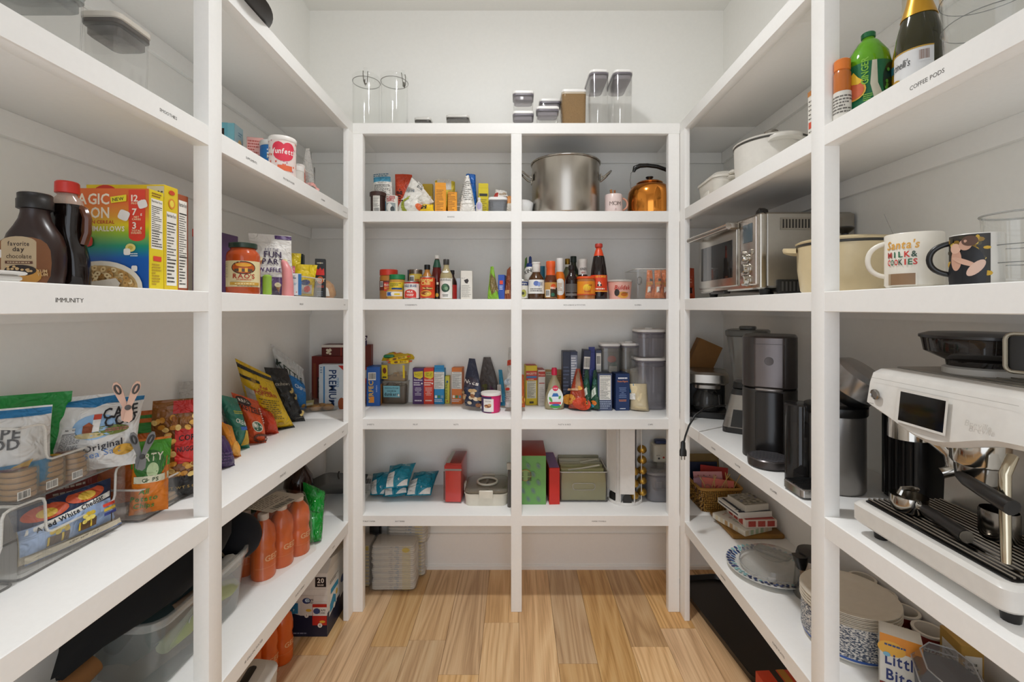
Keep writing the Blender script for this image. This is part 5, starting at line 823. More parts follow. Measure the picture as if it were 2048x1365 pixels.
def magic(D, c):
    D.S = c['F']; D.rect(-.098, 0, .097, .243, CER); cr = '#ecdfc8'
    D.text('MAGIC', -.045, .205, .026, cr, wmax=.098); D.text('SPOON', -.045, .172, .026, cr, wmax=.098); D.text('PROTEIN CEREAL', -.03, .158, .008, '#b8341c', wmax=.105); D.text('MARSHMALLOWS', -.02, .14, .012, '#f0e6d4', wmax=.12)
    D.rect(.05, .128, .089, .24, '#d8402a'); D.ell(.0695, .128, .0195, .012, '#d8402a')
    for i, (n, t1, t2) in enumerate((('12', 'PROTEIN', ''), ('7', 'NET', 'CARBS'), ('3', 'TOTAL', 'SUGARS'))): v = .212-i*.033; D.text(n, .064, v, .016, '#f0e2d0'); D.text('g', .08, v, .006, '#f0e2d0'); D.text(t1, .069, v-.007, .0045, '#f0d8a8', wmax=.025); D.text(t2 or ' ', .069, v-.0125, .0045, '#f0d8a8', wmax=.025)
    D.poly([(.008,.222), (.046,.228), (.046,.212), (.01,.207)], '#e6d42a'); D.text('NEW', .027, .213, .008, '#2a2a1a', rot=.12)
    D.ell(.04, .178, .013, .012, '#e6e0d8', p=4, rot=-.4); D.ell(.084, .205, .011, .01, '#e6e0d8', p=4, rot=.3); D.ell(.065, .05, .007, .007, '#e6e0d8', p=4); D.ell(.056, .1, .012, .01, '#e2d27a'); D.ell(.056, .1, .006, .005, '#c8b04a'); D.ell(.048, .09, .008, .008, '#ece6da', p=4); D.lines(.056, .078, .074, .088, 2, '#dfe6e0')
    D.ell(-.062, .115, .03, .014, '#c8321f', p=4); D.text('mallow', -.055, .111, .007, '#ecc8b8')
    D.ell(-.01, .0, .1, .066, '#e4dccc') if False else D.poly([(-.096,.002)]+[(-.012+.097*math.cos(PI-PI*i/16), .004+.064*math.sin(PI-PI*i/16)) for i in range(17) if -.012+.097*math.cos(PI-PI*i/16) < .096]+[(.085,.002)], '#e2dac9')
    D.poly([(-.094,.002)]+[(-.014+.088*math.cos(PI-PI*i/16), .004+.053*math.sin(PI-PI*i/16)) for i in range(17)]+[(.074,.002)], '#c8a870')
    for i in range(70):
        a, r = rnd.uniform(.1, PI-.1), rnd.random()**.5; u, v = -.014+.082*r*math.cos(a), .006+.046*r*math.sin(a)
        if r < .97: D.ell(u, v, .0075, .006, rnd.choice(('#d8ba84', '#c29a5c', '#e0c898', '#b88a4c')), rot=rnd.random()*3, n=9, lift=(i % 8 == 0)); D.ell(u, v, .0028, .0022, '#94703c', n=7)
    D.poly([(-.06,.002), (-.05,.014), (.03,.026), (.04,.014), (.035,.002)], '#cfc6b8')
    D.S = c['R']; D.rect(-.0225, 0, .0225, .243, '#dfc81c'); D.nutri(-.018, .1, .019, .222); D.lines(-.016, .226, .016, .238, 2, '#8a5a1c'); D.rect(-.012, .07, .014, .082, '#d8402a'); D.lines(-.016, .01, .016, .065, 8, '#b8962a')
carton('cereal_box', 'orange to blue rainbow cereal box reading MAGIC SPOON, front of three', 'cereal box', (-.985, 1.121, z2), .196, .046, .243, '#dfc81c', magic, rz=.03)
def yel(D, c): D.S = c['F']; D.ell(-.05, .245, .03, .02, '#c8321f'); D.rect(.055, .235, .098, .262, '#cfc8b4'); D.text('oats', .077, .24, .014, '#2a2a2a'); D.S = c['R']; D.nutri(-.017, .012, .017, .2); D.ell(0, .222, .011, .013, '#d8862a'); D.ell(0, .222, .007, .009, '#e8d24a'); D.ell(0, .25, .01, .006, '#c8431f')
carton('yellow_cereal_box', 'yellow cereal box with nutrition panel, middle of the three', 'cereal box', (-.985, 1.171, z2), .198, .046, .266, '#dcbe1a', yel)
carton('brown_cereal_box', 'brown orange box with tall nutrition panel, rearmost by the post', 'cereal box', (-.985, 1.217, z2), .19, .04, .256, '#9a4a28', lambda D, c: (setattr(D, 'S', c['R']), D.nutri(-.016, .008, .014, .24, n=18)))
# -- third shelf, far bay
carton('purple_cereal_box', 'purple cereal box with red top corner behind the tomato sauce jar', 'box', (-1.02, 1.55, z2), .05, .16, .21, '#4a2a58', lambda D, c: (setattr(D, 'S', c['F']), D.lines(-.02, .01, .02, .2, 16, '#8a7a98', .4), D.rect(-.025, .185, -.012, .21, '#c8341f')))
bagc('yellow_snack_bag', 'crumpled yellow bag showing above the sauce jar lid', 'bag', (-1.12, 1.74, z2), .6, .1, .2, .05, '#c9a41c', None, kind='stand', seed=157)
def rao(D):
    D.rect(-.062, .022, .062, .105, '#dccfa0'); D.ell(.003, .083, .035, .021, '#3c2a1e'); D.ell(.003, .083, .032, .018, '#b8541c'); D.rect(-.022, .07, .028, .079, '#5a4636'); D.ell(.003, .092, .022, .006, '#e0a02c'); D.rect(-.01, .069, -.002, .082, '#e8b04a'); D.rect(.006, .069, .014, .082, '#e8b04a')
    D.text("RAO'S", .004, .049, .0145, '#a8301c', wmax=.06); D.text('HOMEMADE', .004, .0425, .005, '#b8603c', wmax=.046); D.rect(-.035, .0275, .05, .0365, '#c89a3c'); D.lines(-.02, .029, .04, .035, 1, '#ecd9a0'); D.lines(-.06, .05, -.042, .1, 9, '#8a8064', .3); D.lines(-.014, .0235, .034, .0265, 1, '#4a4434')
turned('pasta_sauce_jar', "large tomato sauce jar with cream label reading RAO'S", 'jar', (-.893, 1.49, z2), [(0,0),(.046,0),(.049,.004),(.049,.122),(.046,.133),(.037,.143),(.036,.15)], '#b54a1c,.12', [('lid', [(.039,.148),(.041,.15),(.041,.163),(.039,.165),(0,.165)], '#24382c,.35')], rao, rz=.5, n=36)
def fpart(D):
    w, h = D.w, D.h; D.rect(-w*.52, -.0, w*.52, h*.3, '#54306e'); D.rect(w*.1, h*.93, w*.5, h*.99, '#4a2a62'); D.rect(-w*.5, h*.86, w*.5, h*.865, '#cfcbc4'); D.text('JUST THE', .0, h*.72, .012, '#4a3a5a', bold=0, wmax=.05); D.text('FUN', .003, h*.62, .024, '#3a2a4a'); D.text('PART', .003, h*.51, .022, '#3a2a4a'); D.text('WAFFLE', -.012, h*.38, .018, '#4a2a62', wmax=.085)
    for u, v, s in ((-.045, h*.58, 1), (.046, h*.56, 1), (.012, h*.16, 1.2)): D.poly([(u-.009*s, v), (u+.009*s, v), (u+.002, v-.022*s)], '#b8763c'); D.ell(u, v+.003, .01*s, .008*s, '#e6d8a8')
o = bagc('waffle_cone_pouch', 'white pouch with purple base reading JUST THE FUN PART', 'pouch', (-.955, 1.80, z2), .55, .15, .245, .07, '#dedad4', fpart, kind='stand', wr=.004, seed=163, topT=.1, lean=(-.06, .05))
bi = open_bin('wire_clear_bin', 'low clear bin with dark base lines holding small snacks', (-.985, 1.90, z2), .37, .20, .085, RL)
def pinkb():
    q = MB(); q.tube([(0,0,0), (0,0,.05), (-.004,0,.1), (-.014,0,.125), (-.022,0,.135)], [.022, .02, .018, .012, .004], '#d88a8a,.4', 10); o = q.build('pink_squeeze_pouch', None, (-.865, 1.725, z2)); tag(o, 'pink bulging squeeze pouch standing before the white pouch', 'pouch'); 
pinkb()
def whb(D, c): D.S = c['F']; D.rect(.014, 0, .026, .085, '#2a6aa8'); D.ell(-.016, .068, .005, .006, '#2a6a8a'); D.lines(-.01, .064, .01, .072, 1, '#4a6a8a'); D.lines(-.02, .04, .01, .05, 2, '#8ab0cc'); D.ell(.008, .012, .002, .002, '#c8501c')
carton('medicine_box', 'small white box with blue stripe in the clear bin', 'box', (-.893, 1.83, z2+.006), .052, .022, .087, '#dcdde0', whb, rz=.55)
for i, (lb, x, y, w, h, m, fn, sd) in enumerate((('yellow candy bag with round logo standing at the back of the bin', -1.0, 1.99, .11, .19, '#d9c01c', lambda D: (D.ell(-.03, .13, .024, .02, '#e8e4da'), D.ell(-.03, .13, .012, .01, '#2a62a8'), D.ell(-.045, .13, .006, .008, '#d8401c')), 171), ('smaller yellow crumpled bag in front of the other yellow bag', -.93, 1.99, .08, .14, '#dfc21c', lambda D: (D.rect(-.03, .01, .03, .05, '#b8b6ae'), D.ell(.0, .06, .02, .012, '#2a4a7c'), D.ell(.01, .03, .014, .014, '#c8281c')), 173), ('pink bag beside the yellow candy bag in the clear bin', -.955, 1.9, .06, .125, '#d8788a', None, 175))):
    bagc('candy_bag', lb, 'bag', (x, y, z2+.006), .5, w, h, .04, m+',.3', fn, kind='stand', seed=sd, lean=(.12*(i == 1), .03), wr=.006)
def hot(D, c): D.S = c['F']; D.poly([(-.018,.115), (.018,.115), (.016,.14), (.008,.13), (0,.145), (-.008,.132), (-.016,.14)], '#d8281c'); D.rect(-.018, .108, .018, .118, '#d8281c'); D.ell(0, .085, .014, .018, '#c8602c'); D.text('HOT', 0, .078, .014, '#e8dcc0'); D.text('ONES', 0, .05, .01, '#c8402c', wmax=.03); D.lines(-.014, .01, .014, .035, 3, '#6a7a8a'); D.ell(.0, .165, .003, .004, '#d8b02c'); D.lines(-.014, .16, .014, .17, 1, '#b8b4a8')
carton('black_spice_box', 'tall black box with red flame print at the end of the bin', 'box', (-.93, 2.165, z2), .045, .06, .185, '#181615', hot, rz=.35)
carton('dark_green_tin_box', 'dark green box behind the black flame box', 'box', (-1.02, 2.13, z2), .05, .05, .205, '#1c2a24', None, rz=.3)
def bun():
    q = MB(); b = nodemat('bread_crust', lambda nt, N, L, b: (lambda n, r: (n.inputs['Scale'].__setattr__('default_value', 9), L.new(n.outputs[0], r.inputs[0]), r.color_ramp.elements[0].__setattr__('color', lin('#a8662c')), r.color_ramp.elements[1].__setattr__('color', lin('#d8a868')), L.new(r.outputs[0], b.inputs['Base Color'])))(N.new('ShaderNodeTexNoise'), N.new('ShaderNodeValToRGB')))
    q.lathe([(.002,0), (.05,.002), (.062,.018), (.062,.035), (.05,.07), (.03,.09), (.002,.098)], b, 24); o = q.build('bread_roll', None, (-.965, 2.27, z2)); tag(o, 'golden bread roll in clear wrap at the far end of the shelf', 'bread')
    q = MB(); q.lathe([(.054,0), (.0645,.018), (.0645,.036), (.053,.072), (.033,.092)], clear('#f0eeea', .1), 24, c0=False, c1=False); q.build('plastic_wrap', o)
    D = Pr(cyl(lambda v: .066-max(0, v-.03)*.45)); D.S = (lambda u, v, k: (lambda a, r: V((r*math.cos(a), r*math.sin(a), v)))(-1.0+u/.06, (.0655 if v < .036 else .0655-(v-.036)*.33)+k*.4), .009)
    D.poly([(-.01,.012), (.02,.012), (.014,.05), (-.016,.07), (-.02,.065)], '#dedad2'); D.build('wrap_seal', o)
bun()
q = MB(); q.rbox(0, 0, 0, .075, .03, .03, '#8fb43c,.4', r=.01, b=.006); o = q.build('green_packet', None, (-.905, 1.655, z2), .5); tag(o, 'small green packet between the sauce jar and white pouch', 'packet')
# -- fourth shelf: chips in bins, near bay
z3 = ZS[3]+.0005
bw, bd, bh = .255, .195, .158; X0, Y0 = -1.125, 1.07
for z, y, lb in ((z3, Y0, 'clear stacking bin with cheddar popcorn bags, below the cookie bin'), (z3+bh+.002, Y0, 'clear stacking bin holding chips and cookies, on top of the popcorn bin'), (z3, Y0-bw-.004, 'clear lower bin cut off by the left picture edge')):
    open_bin('stacking_bin', lb, (X0, y, z), bw, bd, bh, RL, scoop=(-.075, .1, .075))
open_bin('low_bin', 'low clear bin with orange chip bag, against the near post', (-1.10, 1.35, z3), .29, .22, .085, RL)
def cape(main='#dad9d6', s=1):
    def f(D):
        w, h = D.w, D.h; D.rect(-w*.5, h*.93, w*.5, h*.99, '#1c6ea0'); D.ell(-.01, h*.62, w*.3, h*.17, '#8fb4d8'); D.ell(.02, h*.56, w*.25, h*.07, '#6f7a3a'); D.ell(-.02, h*.51, w*.2, h*.04, '#c8b88a'); D.rect(-w*.1, h*.56, -w*.0, h*.72, '#e2e0dc'); D.rect(-w*.1, h*.72, -w*.0, h*.79, '#b8402c'); D.rect(-w*.22, h*.55, -w*.09, h*.64, '#8a4a30'); D.poly([(-w*.23, h*.64), (-w*.08, h*.64), (-w*.15, h*.69)], '#a85a3a')
        D.text('CAPE', w*.24, h*.73, .026*s, '#1e1e22', wmax=w*.44, rot=.12); D.text('COD', w*.26, h*.62, .026*s, '#1e1e22', wmax=w*.4, rot=.12); D.lines(w*.08, h*.54, w*.38, h*.59, 2, '#a85a60'); D.text('Original', w*.08, h*.31, .016*s, '#26262e', wmax=w*.5, rot=.15); D.text('Sea Salt', w*.08, h*.21, .016*s, '#4a78b8', wmax=w*.48, bold=0, rot=.15); D.ell(w*.34, h*.26, .02*s, .014*s, '#c89a3c')
    return f
zu = z3+bh+.008
bagc('chip_bag', 'white chip bag reading CAPE COD Original Sea Salt, clipped, in the top bin', 'chips', (-1.045, 1.135, zu+.0), .62, .15, .175, .1, '#d9d8d5,.3', cape(), lean=(.1, .12), seed=181, wr=.011)
def capeb(D): w, h = D.w, D.h; D.poly([(-w*.5, h*.93), (w*.5, h*.98), (w*.5, h*.8), (-w*.4, h*.88)], '#1c6ea0'); D.nutri(-w*.3, h*.15, w*.1, h*.6, bg='#cfcfcd'); D.rect(w*.1, h*.05, w*.4, h*.25, '#1c6ea0'); D.lines(w*.15, h*.3, w*.4, h*.6, 6, '#6a6a6a')
bagc('chip_bag', 'white and blue chip bag seen from its back between green and white bags', 'chips', (-1.085, 1.1, zu), .75, .12, .19, .07, '#d2d2d0,.3', capeb, lean=(.25, .1), seed=183, wr=.008)
def gpir(D): D.ell(0, .13, .03, .012, '#146a38')
bagc('green_chip_bag', 'plain bright green snack bag behind the cookie packs', 'chips', (-1.14, 1.06, zu), .6, .15, .2, .08, '#1c8a3c,.35', gpir, seed=187, wr=.012, lean=(.0, .1))
def capel(D): w, h = D.w, D.h; D.rect(-w*.5, h*.9, w*.5, h*.98, '#1c6ea0'); D.text('CAPE', -.01, h*.68, .022, '#26262a'); D.text('COD', -.005, h*.56, .022, '#26262a'); D.rect(-w*.52, 0, w*.52, h*.38, '#1c7aa8'); D.poly([(-.04, h*.1), (.03, h*.2), (.05, h*.42), (.02, h*.36), (-.02, h*.2)], '#c8a04a')
bagc('chip_bag', 'white and blue chip bag at the left edge of the top bin', 'chips', (-1.1, .985, zu), .6, .14, .185, .08, '#d6d5d2,.3', capel, seed=191, wr=.007)
COOK = nodemat('cookie_bake', lambda nt, N, L, b: (lambda n, r: (n.inputs['Scale'].__setattr__('default_value', 40), L.new(n.outputs[0], r.inputs[0]), r.color_ramp.elements[0].__setattr__('color', lin('#8a5a2a')), r.color_ramp.elements[1].__setattr__('color', lin('#d8aa6a')), L.new(r.outputs[0], b.inputs['Base Color'])))(N.new('ShaderNodeTexNoise'), N.new('ShaderNodeValToRGB')))
def cookies(label, x, y, z, n, rz=RL, w=.07, group=None):
    o = empty('cookie_pack', label, 'cookies', (x, y, z), rz, group)
    q = MB()
    for i in range(n): q = MB(); q.loft([rr(w*.9, .05, .02, i*.0125, 3), rr(w, .056, .022, i*.0125+.004, 3), rr(w*.97, .054, .022, i*.0125+.0105, 3)], COOK); q.build('cookie', o)
    q = MB(); q.rbox(0, 0, -.0005, n*.0125+.002, w+.004, .06, clear('#e6ddc8', .16), r=.022, b=.004); q.build('wrapper', o)
    D = Pr(flat((0,0,n*.0125+.0022), (1,0,0), (0,1,0))); D.ell(-.008, 0, .024, .02, '#7a4a4a'); D.ell(.022, .004, .008, .016, '#cfa23a'); D.lines(-.02, -.012, .004, .01, 3, '#d8c8b8'); D.S = flat((0,-.0302,0), (1,0,0), (0,0,1)); D.bars(-.03, .004, -.004, .022) if n > 3 else None; D.build('printed_label', o); return o
for i, (y, n, l) in enumerate(((.972, 5, 'nearest'), (1.03, 5, 'middle'), (1.088, 5, 'farthest'))): cookies('wrapped stack of sandwich cookies at the front of the top bin, '+l+' of three', -1.062, y, z3+bh+.006, n, w=.05)
def pir(D):
    w, h = D.w, D.h; D.rect(-w*.52, h*.62, w*.52, h*1.0, '#22304f'); D.ell(-w*.25, h*.8, w*.22, h*.14, '#c8512c'); D.ell(w*.18, h*.86, w*.22, h*.13, '#c8512c'); D.ell(-w*.25, h*.78, w*.1, h*.08, '#d8b03c'); D.ell(w*.18, h*.84, w*.1, h*.08, '#d8b03c'); D.rect(-w*.5, h*.15, w*.5, h*.62, '#98aed0'); D.poly([(-w*.48, h*.5), (w*.44, h*.66), (w*.46, h*.76), (-w*.46, h*.6)], '#dedcd6'); D.text('Aged White Cheddar', -w*.02, h*.575, .011, '#262a32', wmax=w*.8, rot=.14)
    for u, v in ((-w*.2, h*.28), (w*.08, h*.34)):
        D.rect(u-.02, v-.014, u+.022, v+.006, '#5a3e1c'); D.rect(u-.02, v-.012, u-.016, v+.006, '#d8b82c'); D.rect(u+.006, v-.012, u+.01, v+.006, '#d8b82c')
        for _ in range(9): D.ell(u+rnd.uniform(-.018, .02), v+rnd.uniform(.003, .02), .006, .005, rnd.choice(('#dcc244', '#c8a82c', '#e6d268')), n=8)
    for k, c in enumerate(('#d8432c', '#cfae2c', '#2a3c8c')): D.rect(w*.26, h*(.5-.09*k), w*.44, h*(.56-.09*k), c)
    D.rect(w*.35, h*.15, w*.37, h*.34, '#3a2a1c'); D.rect(-w*.5, .0, w*.5, h*.14, '#cfc4ac'); D.text('NET WT 1 OZ', w*.05, h*.05, .007, '#8a8270'); D.rect(-w*.5, h*.0, w*.5, h*.03, '#5a6a8c')
bagc('popcorn_bag', 'blue grey popcorn bag reading Aged White Cheddar inside the lower bin', 'popcorn', (-1.05, 1.075, z3+.012), 1.38, .2, .118, .055, '#c3b69c,.4', pir, seed=197, wr=.004, lean=(0, .2))
bagc('popcorn_bag', 'beige popcorn bag showing through the lower left bin', 'popcorn', (-1.05, .8, z3+.012), 1.35, .2, .13, .055, '#b9ae9c,.4', lambda D: (D.rect(-.02, .0, .1, .03, '#5a6a8c'), D.ell(-.0, .04, .03, .02, '#d8502c')), seed=199, wr=.005, lean=(0, .2))
bagc('cracker_bag', 'dark red snack bag behind the popcorn bag in the lower bin', 'bag', (-1.12, 1.15, z3+.01), 1.0, .1, .14, .04, '#7a2a22', lambda D: D.lines(-.04, .02, .03, .12, 8, '#c9b8a8', .4), seed=201)
def clip(label, p, m, pad, rz, s=1.0, tilt=0):
    o = empty('bag_clip', label, 'clip', p, rz); o.scale = (s, s, s); o.rotation_euler.y = tilt
    for sg in (-1, 1):
        q = MB(); pts = [(sg*.008, .0), (sg*.013, .012), (sg*.022, .034), (sg*.026, .048), (sg*.024, .058), (sg*.018, .06), (sg*.011, .052), (sg*.006, .034), (sg*.002, .016), (-sg*.002, -.004), (-sg*.006, -.03), (sg*.004, -.036), (sg*.01, -.03), (sg*.011, -.012)]
        q.prism(pts if sg < 0 else pts[::-1], m, a=-.006*sg-.005, b=-.006*sg+.005); a = q.build('jaw', o)
        q = MB(); q.tube([V((sg*.0165+.0046*math.cos(t*PI/6)*1.0+sg*.003*math.sin(t*PI/6), -.006*sg-.0055*(1), .042+.0105*math.sin(t*PI/6))) for t in range(12)], .0022, pad, 6, True); q.build('grip_ring', a)
    q = MB(); q.lathe([(.006,0), (.006,.004), (0,.005)], pad, 16, T=Matrix.Translation((.002, -.011, .0)) @ Matrix.Rotation(PI/2, 4, 'X')); q.build('pivot', o); return o
clip('pink spring clip with grey grips pinching the white chip bag', (-.97, 1.135, 1.315), '#d9b09a,.4', '#4a4644,.5', .7, 1.05)
clip('grey spring clip on the bag over the low bin', (-.955, 1.16, 1.185), '#6d6c6b,.4', '#2a2928,.5', .7, 1.0, .06)
def dirty(D):
    w, h = D.w, D.h; D.rect(-w*.52, h*.62, w*.52, h*.97, '#4a9a2c'); D.ell(0, h*.66, w*.42, h*.2, '#2f6a24'); D.text('DIRTY', 0, h*.72, .02, '#e2e0c8', wmax=w*.7); D.ell(w*.1, h*.6, w*.16, h*.1, '#b8cc9a'); D.rect(-w*.4, h*.44, w*.5, h*.53, '#d8d4b8'); D.text('CHIPS', w*.05, h*.455, .01, '#3a4a2a')
    for k, t in enumerate(('All', 'Potato', 'Chips')): D.text(t, -.01, h*(.3-.1*k), .014, '#3a7a2a', sh=.15)
bagc('potato_chip_bag', 'orange and green potato chip bag reading DIRTY in the low bin', 'chips', (-1.0, 1.24, z3+.012), .55, .085, .2, .06, '#d9791c,.35', dirty, seed=205, wr=.006, lean=(.03, .04))
for i, (x, y, w, h) in enumerate(((-1.12, 1.31, .17, .235), (-1.1, 1.37, .17, .25))): bagc('orange_chip_bag', ('orange chip bag with green band, nearer one behind the grey clip', 'orange chip bag with green band, farther one toward the popcorn pouch')[i], 'chips', (x, y, z3+.01), .5, w, h, .05, '#cf6a1c,.35', lambda D: (D.rect(-.09, D.h*.83, .09, D.h*.95, '#2f8a34'),), seed=207+i, lean=(.1, .05))
def nug(D):
    w, h = D.w, D.h; D.rect(-w*.52, 0, w*.52, h*.22, '#191716'); D.text('NET WT 5 OZ', w*.08, h*.09, .009, '#a88a4a'); D.rect(-w*.05, h*.35, w*.5, h*.7, '#c8241c'); D.text('CORN', w*.22, h*.58, .016, '#2a1512', wmax=w*.4); D.text('NUGGETS', w*.22, h*.47, .014, '#2a1512', wmax=w*.45); D.rect(-w*.1, h*.86, w*.3, h*.99, '#b8221a')
    for i in range(60):
        u, v = rnd.uniform(-w*.45, w*.42), rnd.uniform(h*.22, h*.85)
        if not (u > -w*.05 and h*.35 < v < h*.7): D.ell(u, v, .009, .007, rnd.choice(('#d8a44a', '#c88a2c', '#e6c678', '#9a5a1c')), rot=rnd.random()*3, n=9, lift=(i % 6 == 0))
bagc('corn_nugget_pouch', 'corn snack pouch with black base and red patch beside the post', 'pouch', (-1.01, 1.365, z3+.01), .5, .125, .285, .07, '#8a5620,.35', nug, kind='stand', seed=211, topT=.1, pinch=-.08)
bagc('dark_green_bag', 'dark green bag rising behind the near post', 'bag', (-1.17, 1.68, z3), .45, .1, .27, .05, '#23423a,.35', lambda D: (D.rect(-.06, .22, .03, .3, '#b8b6b0'), D.rect(-.09, .1, .09, .14, '#3a2a5a')), seed=213)
for i in range(3): cookies(('flat cookie pack in the low bin, nearest', 'flat cookie pack in the low bin, second', 'flat cookie pack in the low bin beside the post')[i], -1.03+.0, 1.26+i*.076, z3+.008+.0, 2)
# -- fourth shelf, far bay: a file of bags
def W4(px, py): return at(px, py, ZS[3])
def plain_band(c, v0, v1): return lambda D: D.rect(-D.w*.5, D.h*v0, D.w*.5, D.h*v1, c)
def bag4(name, label, pbr, w, h, T, ang, m, fn, lean, seed, **k):
    p = W4(*pbr); r = V((math.cos(ang), math.sin(ang), 0)); return bagc(name, label, 'bag', (p.x-r.x*w/2, p.y-r.y*w/2, z3), ang, w, h, T, m, fn, lean=lean, seed=seed, **k)
BG('purple_bag', 'purple foil bag standing beside the near post', 'bag', [(428,945,1.6), (471,933,1.645), (450,872,1.63), (425,868,1.55)], .07, '#3b2352,.3', lambda D: D.lines(-.03, .03, .05, .08, 4, '#6a4a7c', .3), seed=221, wr=.008)
BG('orange_puff_bag', 'orange snack bag between the purple and teal bags', 'bag', [(448,916,1.73), (483,914,1.745), (464,853,1.71), (440,843,1.64)], .08, '#d8861c,.3', lambda D: D.ell(.02, .06, .025, .04, '#e0a03c'), seed=223, wr=.008)
def creamy(D): w, h = D.w, D.h; D.text('CREAMY', .01, h*.55, .022, '#dfe6dc', wmax=w*.7, rot=-.3); D.poly([(-.01, h*.1), (.05, h*.12), (.05, h*.4), (.02, h*.45)], '#c8a02c'); D.rect(-w*.1, h*.45, w*.5, h*.52, '#2a62b0'); D.lines(-.02, h*.74, .05, h*.8, 2, '#c8c03c')
BG('teal_bag', 'teal green snack bag with yellow streak beside the orange one', 'bag', [(462,899,1.83),(500,897,1.85),(474,798,1.80),(440,790,1.68)], .09, '#2c7a66,.35', creamy, seed=225, wr=.008)
def pret(D):
    w, h = D.w, D.h; D.ell(-.02, h*.9, .03, .018, '#2a1512'); D.text('REAL', -.02, h*.88, .012, '#e8dfd0'); D.text('PRETZELS', -.01, h*.72, .026, '#2a1a1a', wmax=w*.8, rot=-.15); D.ell(.0, h*.42, .026, .026, '#d8d4c0'); D.ell(.0, h*.42, .022, .022, '#2f5a44'); D.text('USDA', 0, h*.4, .011, '#e6e2d2')
    D.S = D.S; [D.ell(.018+.038*math.cos(a*PI/8), h*.14+.02*math.sin(a*PI/8), .009, .006, '#5a2a14', rot=a*PI/8+.8, n=8) for a in range(16)]; D.lines(w*.3, h*.5, w*.42, h*.85, 7, '#d8cfc4', .5)
BG('pretzel_bag', 'orange pretzel bag with round seal and twist drawing', 'bag', [(494,888,1.905),(533,886,1.925),(517,803,1.93),(462,785,1.80)], .1, '#cf4f1e,.35', pret, seed=227, wr=.008)
BG('red_orange_bag', 'plain red orange bag between the pretzel and popcorn bags', 'bag', [(524,870,2.04),(558,867,2.068),(541,818,2.06),(512,808,1.98)], .1, '#bf3a1a,.35', None, seed=229, wr=.008)
def pop_(D):
    w, h = D.w, D.h; D.rect(-w*.5, h*.9, w*.5, h*.96, '#1e1b18'); D.rect(-w*.5, h*.78, -w*.05, h*.82, '#1e1b18'); D.poly([(-w*.48, h*.4), (-w*.3, h*.4), (-w*.3, h*.65), (-w*.48, h*.68)], '#b8b6ac'); D.text('Real', .0, h*.72, .015, '#a8321c', sh=.2); D.text('Honest', .0, h*.67, .015, '#a8321c', sh=.2); D.text('POPCORN', .0, h*.62, .018, '#a8321c', wmax=w*.6); D.lines(-w*.25, h*.24, w*.32, h*.58, 10, '#5a4a18', .38, al='c'); D.ell(-.04, h*.8, .012, .01, '#8a6a1c'); D.ell(.03, h*.16, .014, .01, '#a88a2c'); D.rect(-w*.5, .0, w*.5, h*.06, '#1e1b18')
BG('popcorn_bag', 'large yellow popcorn bag with black top stripe', 'bag', [(505,868,2.07),(590,856,2.17),(541,752,2.09),(470,717,1.94)], .14, '#d2ab14,.35', pop_, seed=231, wr=.008)
def cash(D): w, h = D.w, D.h; D.text('cashews', .0, h*.7, .018, '#b8b0a0', bold=0, wmax=w*.6); [(D.ell(u, h*v, .018, .011, '#c9ae6a', rot=.7, n=12), D.ell(u-.006, h*v+.006, .009, .005, '#1a1817', rot=.7, n=10)) for u, v in ((.04, .6), (.055, .48), (.06, .16))]; D.lines(.02, h*.08, .07, h*.1, 1, '#8a8478')
BG('black_nut_bag', 'black nut bag with cashews pictured behind the yellow bag', 'bag', [(556,850,2.26),(611,843,2.287),(574,738,2.30),(528,735,2.18)], .11, '#1b1918,.35', cash, seed=233, wr=.008)
def kett(D): w, h = D.w, D.h; D.rect(-w*.5, 0, w*.5, h*.6, '#1f72b4'); D.ell(.0, h*.6, w*.4, h*.1, '#1f72b4'); D.text('KETTLE', -.02, h*.68, .035, '#2a3a2c', wmax=w*.8, rot=-.2); D.text('CHIPOS', .03, h*.5, .022, '#dfe4e6', wmax=w*.5, rot=-.15); D.ell(.05, h*.12, .02, .02, '#c89a4a')
BG('kettle_chip_bag', 'large white and blue chip bag with tall wrinkled top', 'bag', [(572,823,2.45),(613,818,2.50),(607,738,2.46),(541,688,2.27)], .13, '#c3c4c2,.35', kett, seed=235, wr=.008)
Yb = 2.55
def pb(D, c):
    D.S = c['F']; D.rect(-.085, .0, -.07, .25, '#7a3a1c'); D.text('ORVILLE', .02, .2, .03, '#d8a83c', rot=PI/2) if False else D.text('N', .04, .19, .035, '#d8a83c'); D.rect(-.062, .05, -.025, .17, '#17110f'); D.text('KIRKLAND', -.037, .11, .018, '#e0dcd4', rot=PI/2, wmax=.11); D.text('MICROWAVE', .0, .1, .014, '#c8664a', rot=PI/2, bold=0); D.ell(.05, .05, .02, .06, '#c8862c'); D.S = c['T']; D.rect(-.08, -.03, .08, .03, '#4a1512')
carton('microwave_popcorn_box', 'dark red popcorn box standing in the corner behind the cracker box', 'box', (-1.08, 2.66, z3), .19, .09, .29, '#6b1c14', pb)
carton('popcorn_box', 'dark red popcorn box lying on top of the standing one', 'box', (-1.04, 2.67, z3+.291), .16, .1, .065, '#5a1a16', lambda D, c: (setattr(D, 'S', c['F']), D.rect(.03, .0, .035, .06, '#a8321c'), [D.ell(-.05+rnd.uniform(0, .03), rnd.uniform(.01, .05), .008, .007, '#ddd0b4', n=8) for _ in range(7)], D.rect(-.08, .05, .08, .065, '#d8d0c4')))
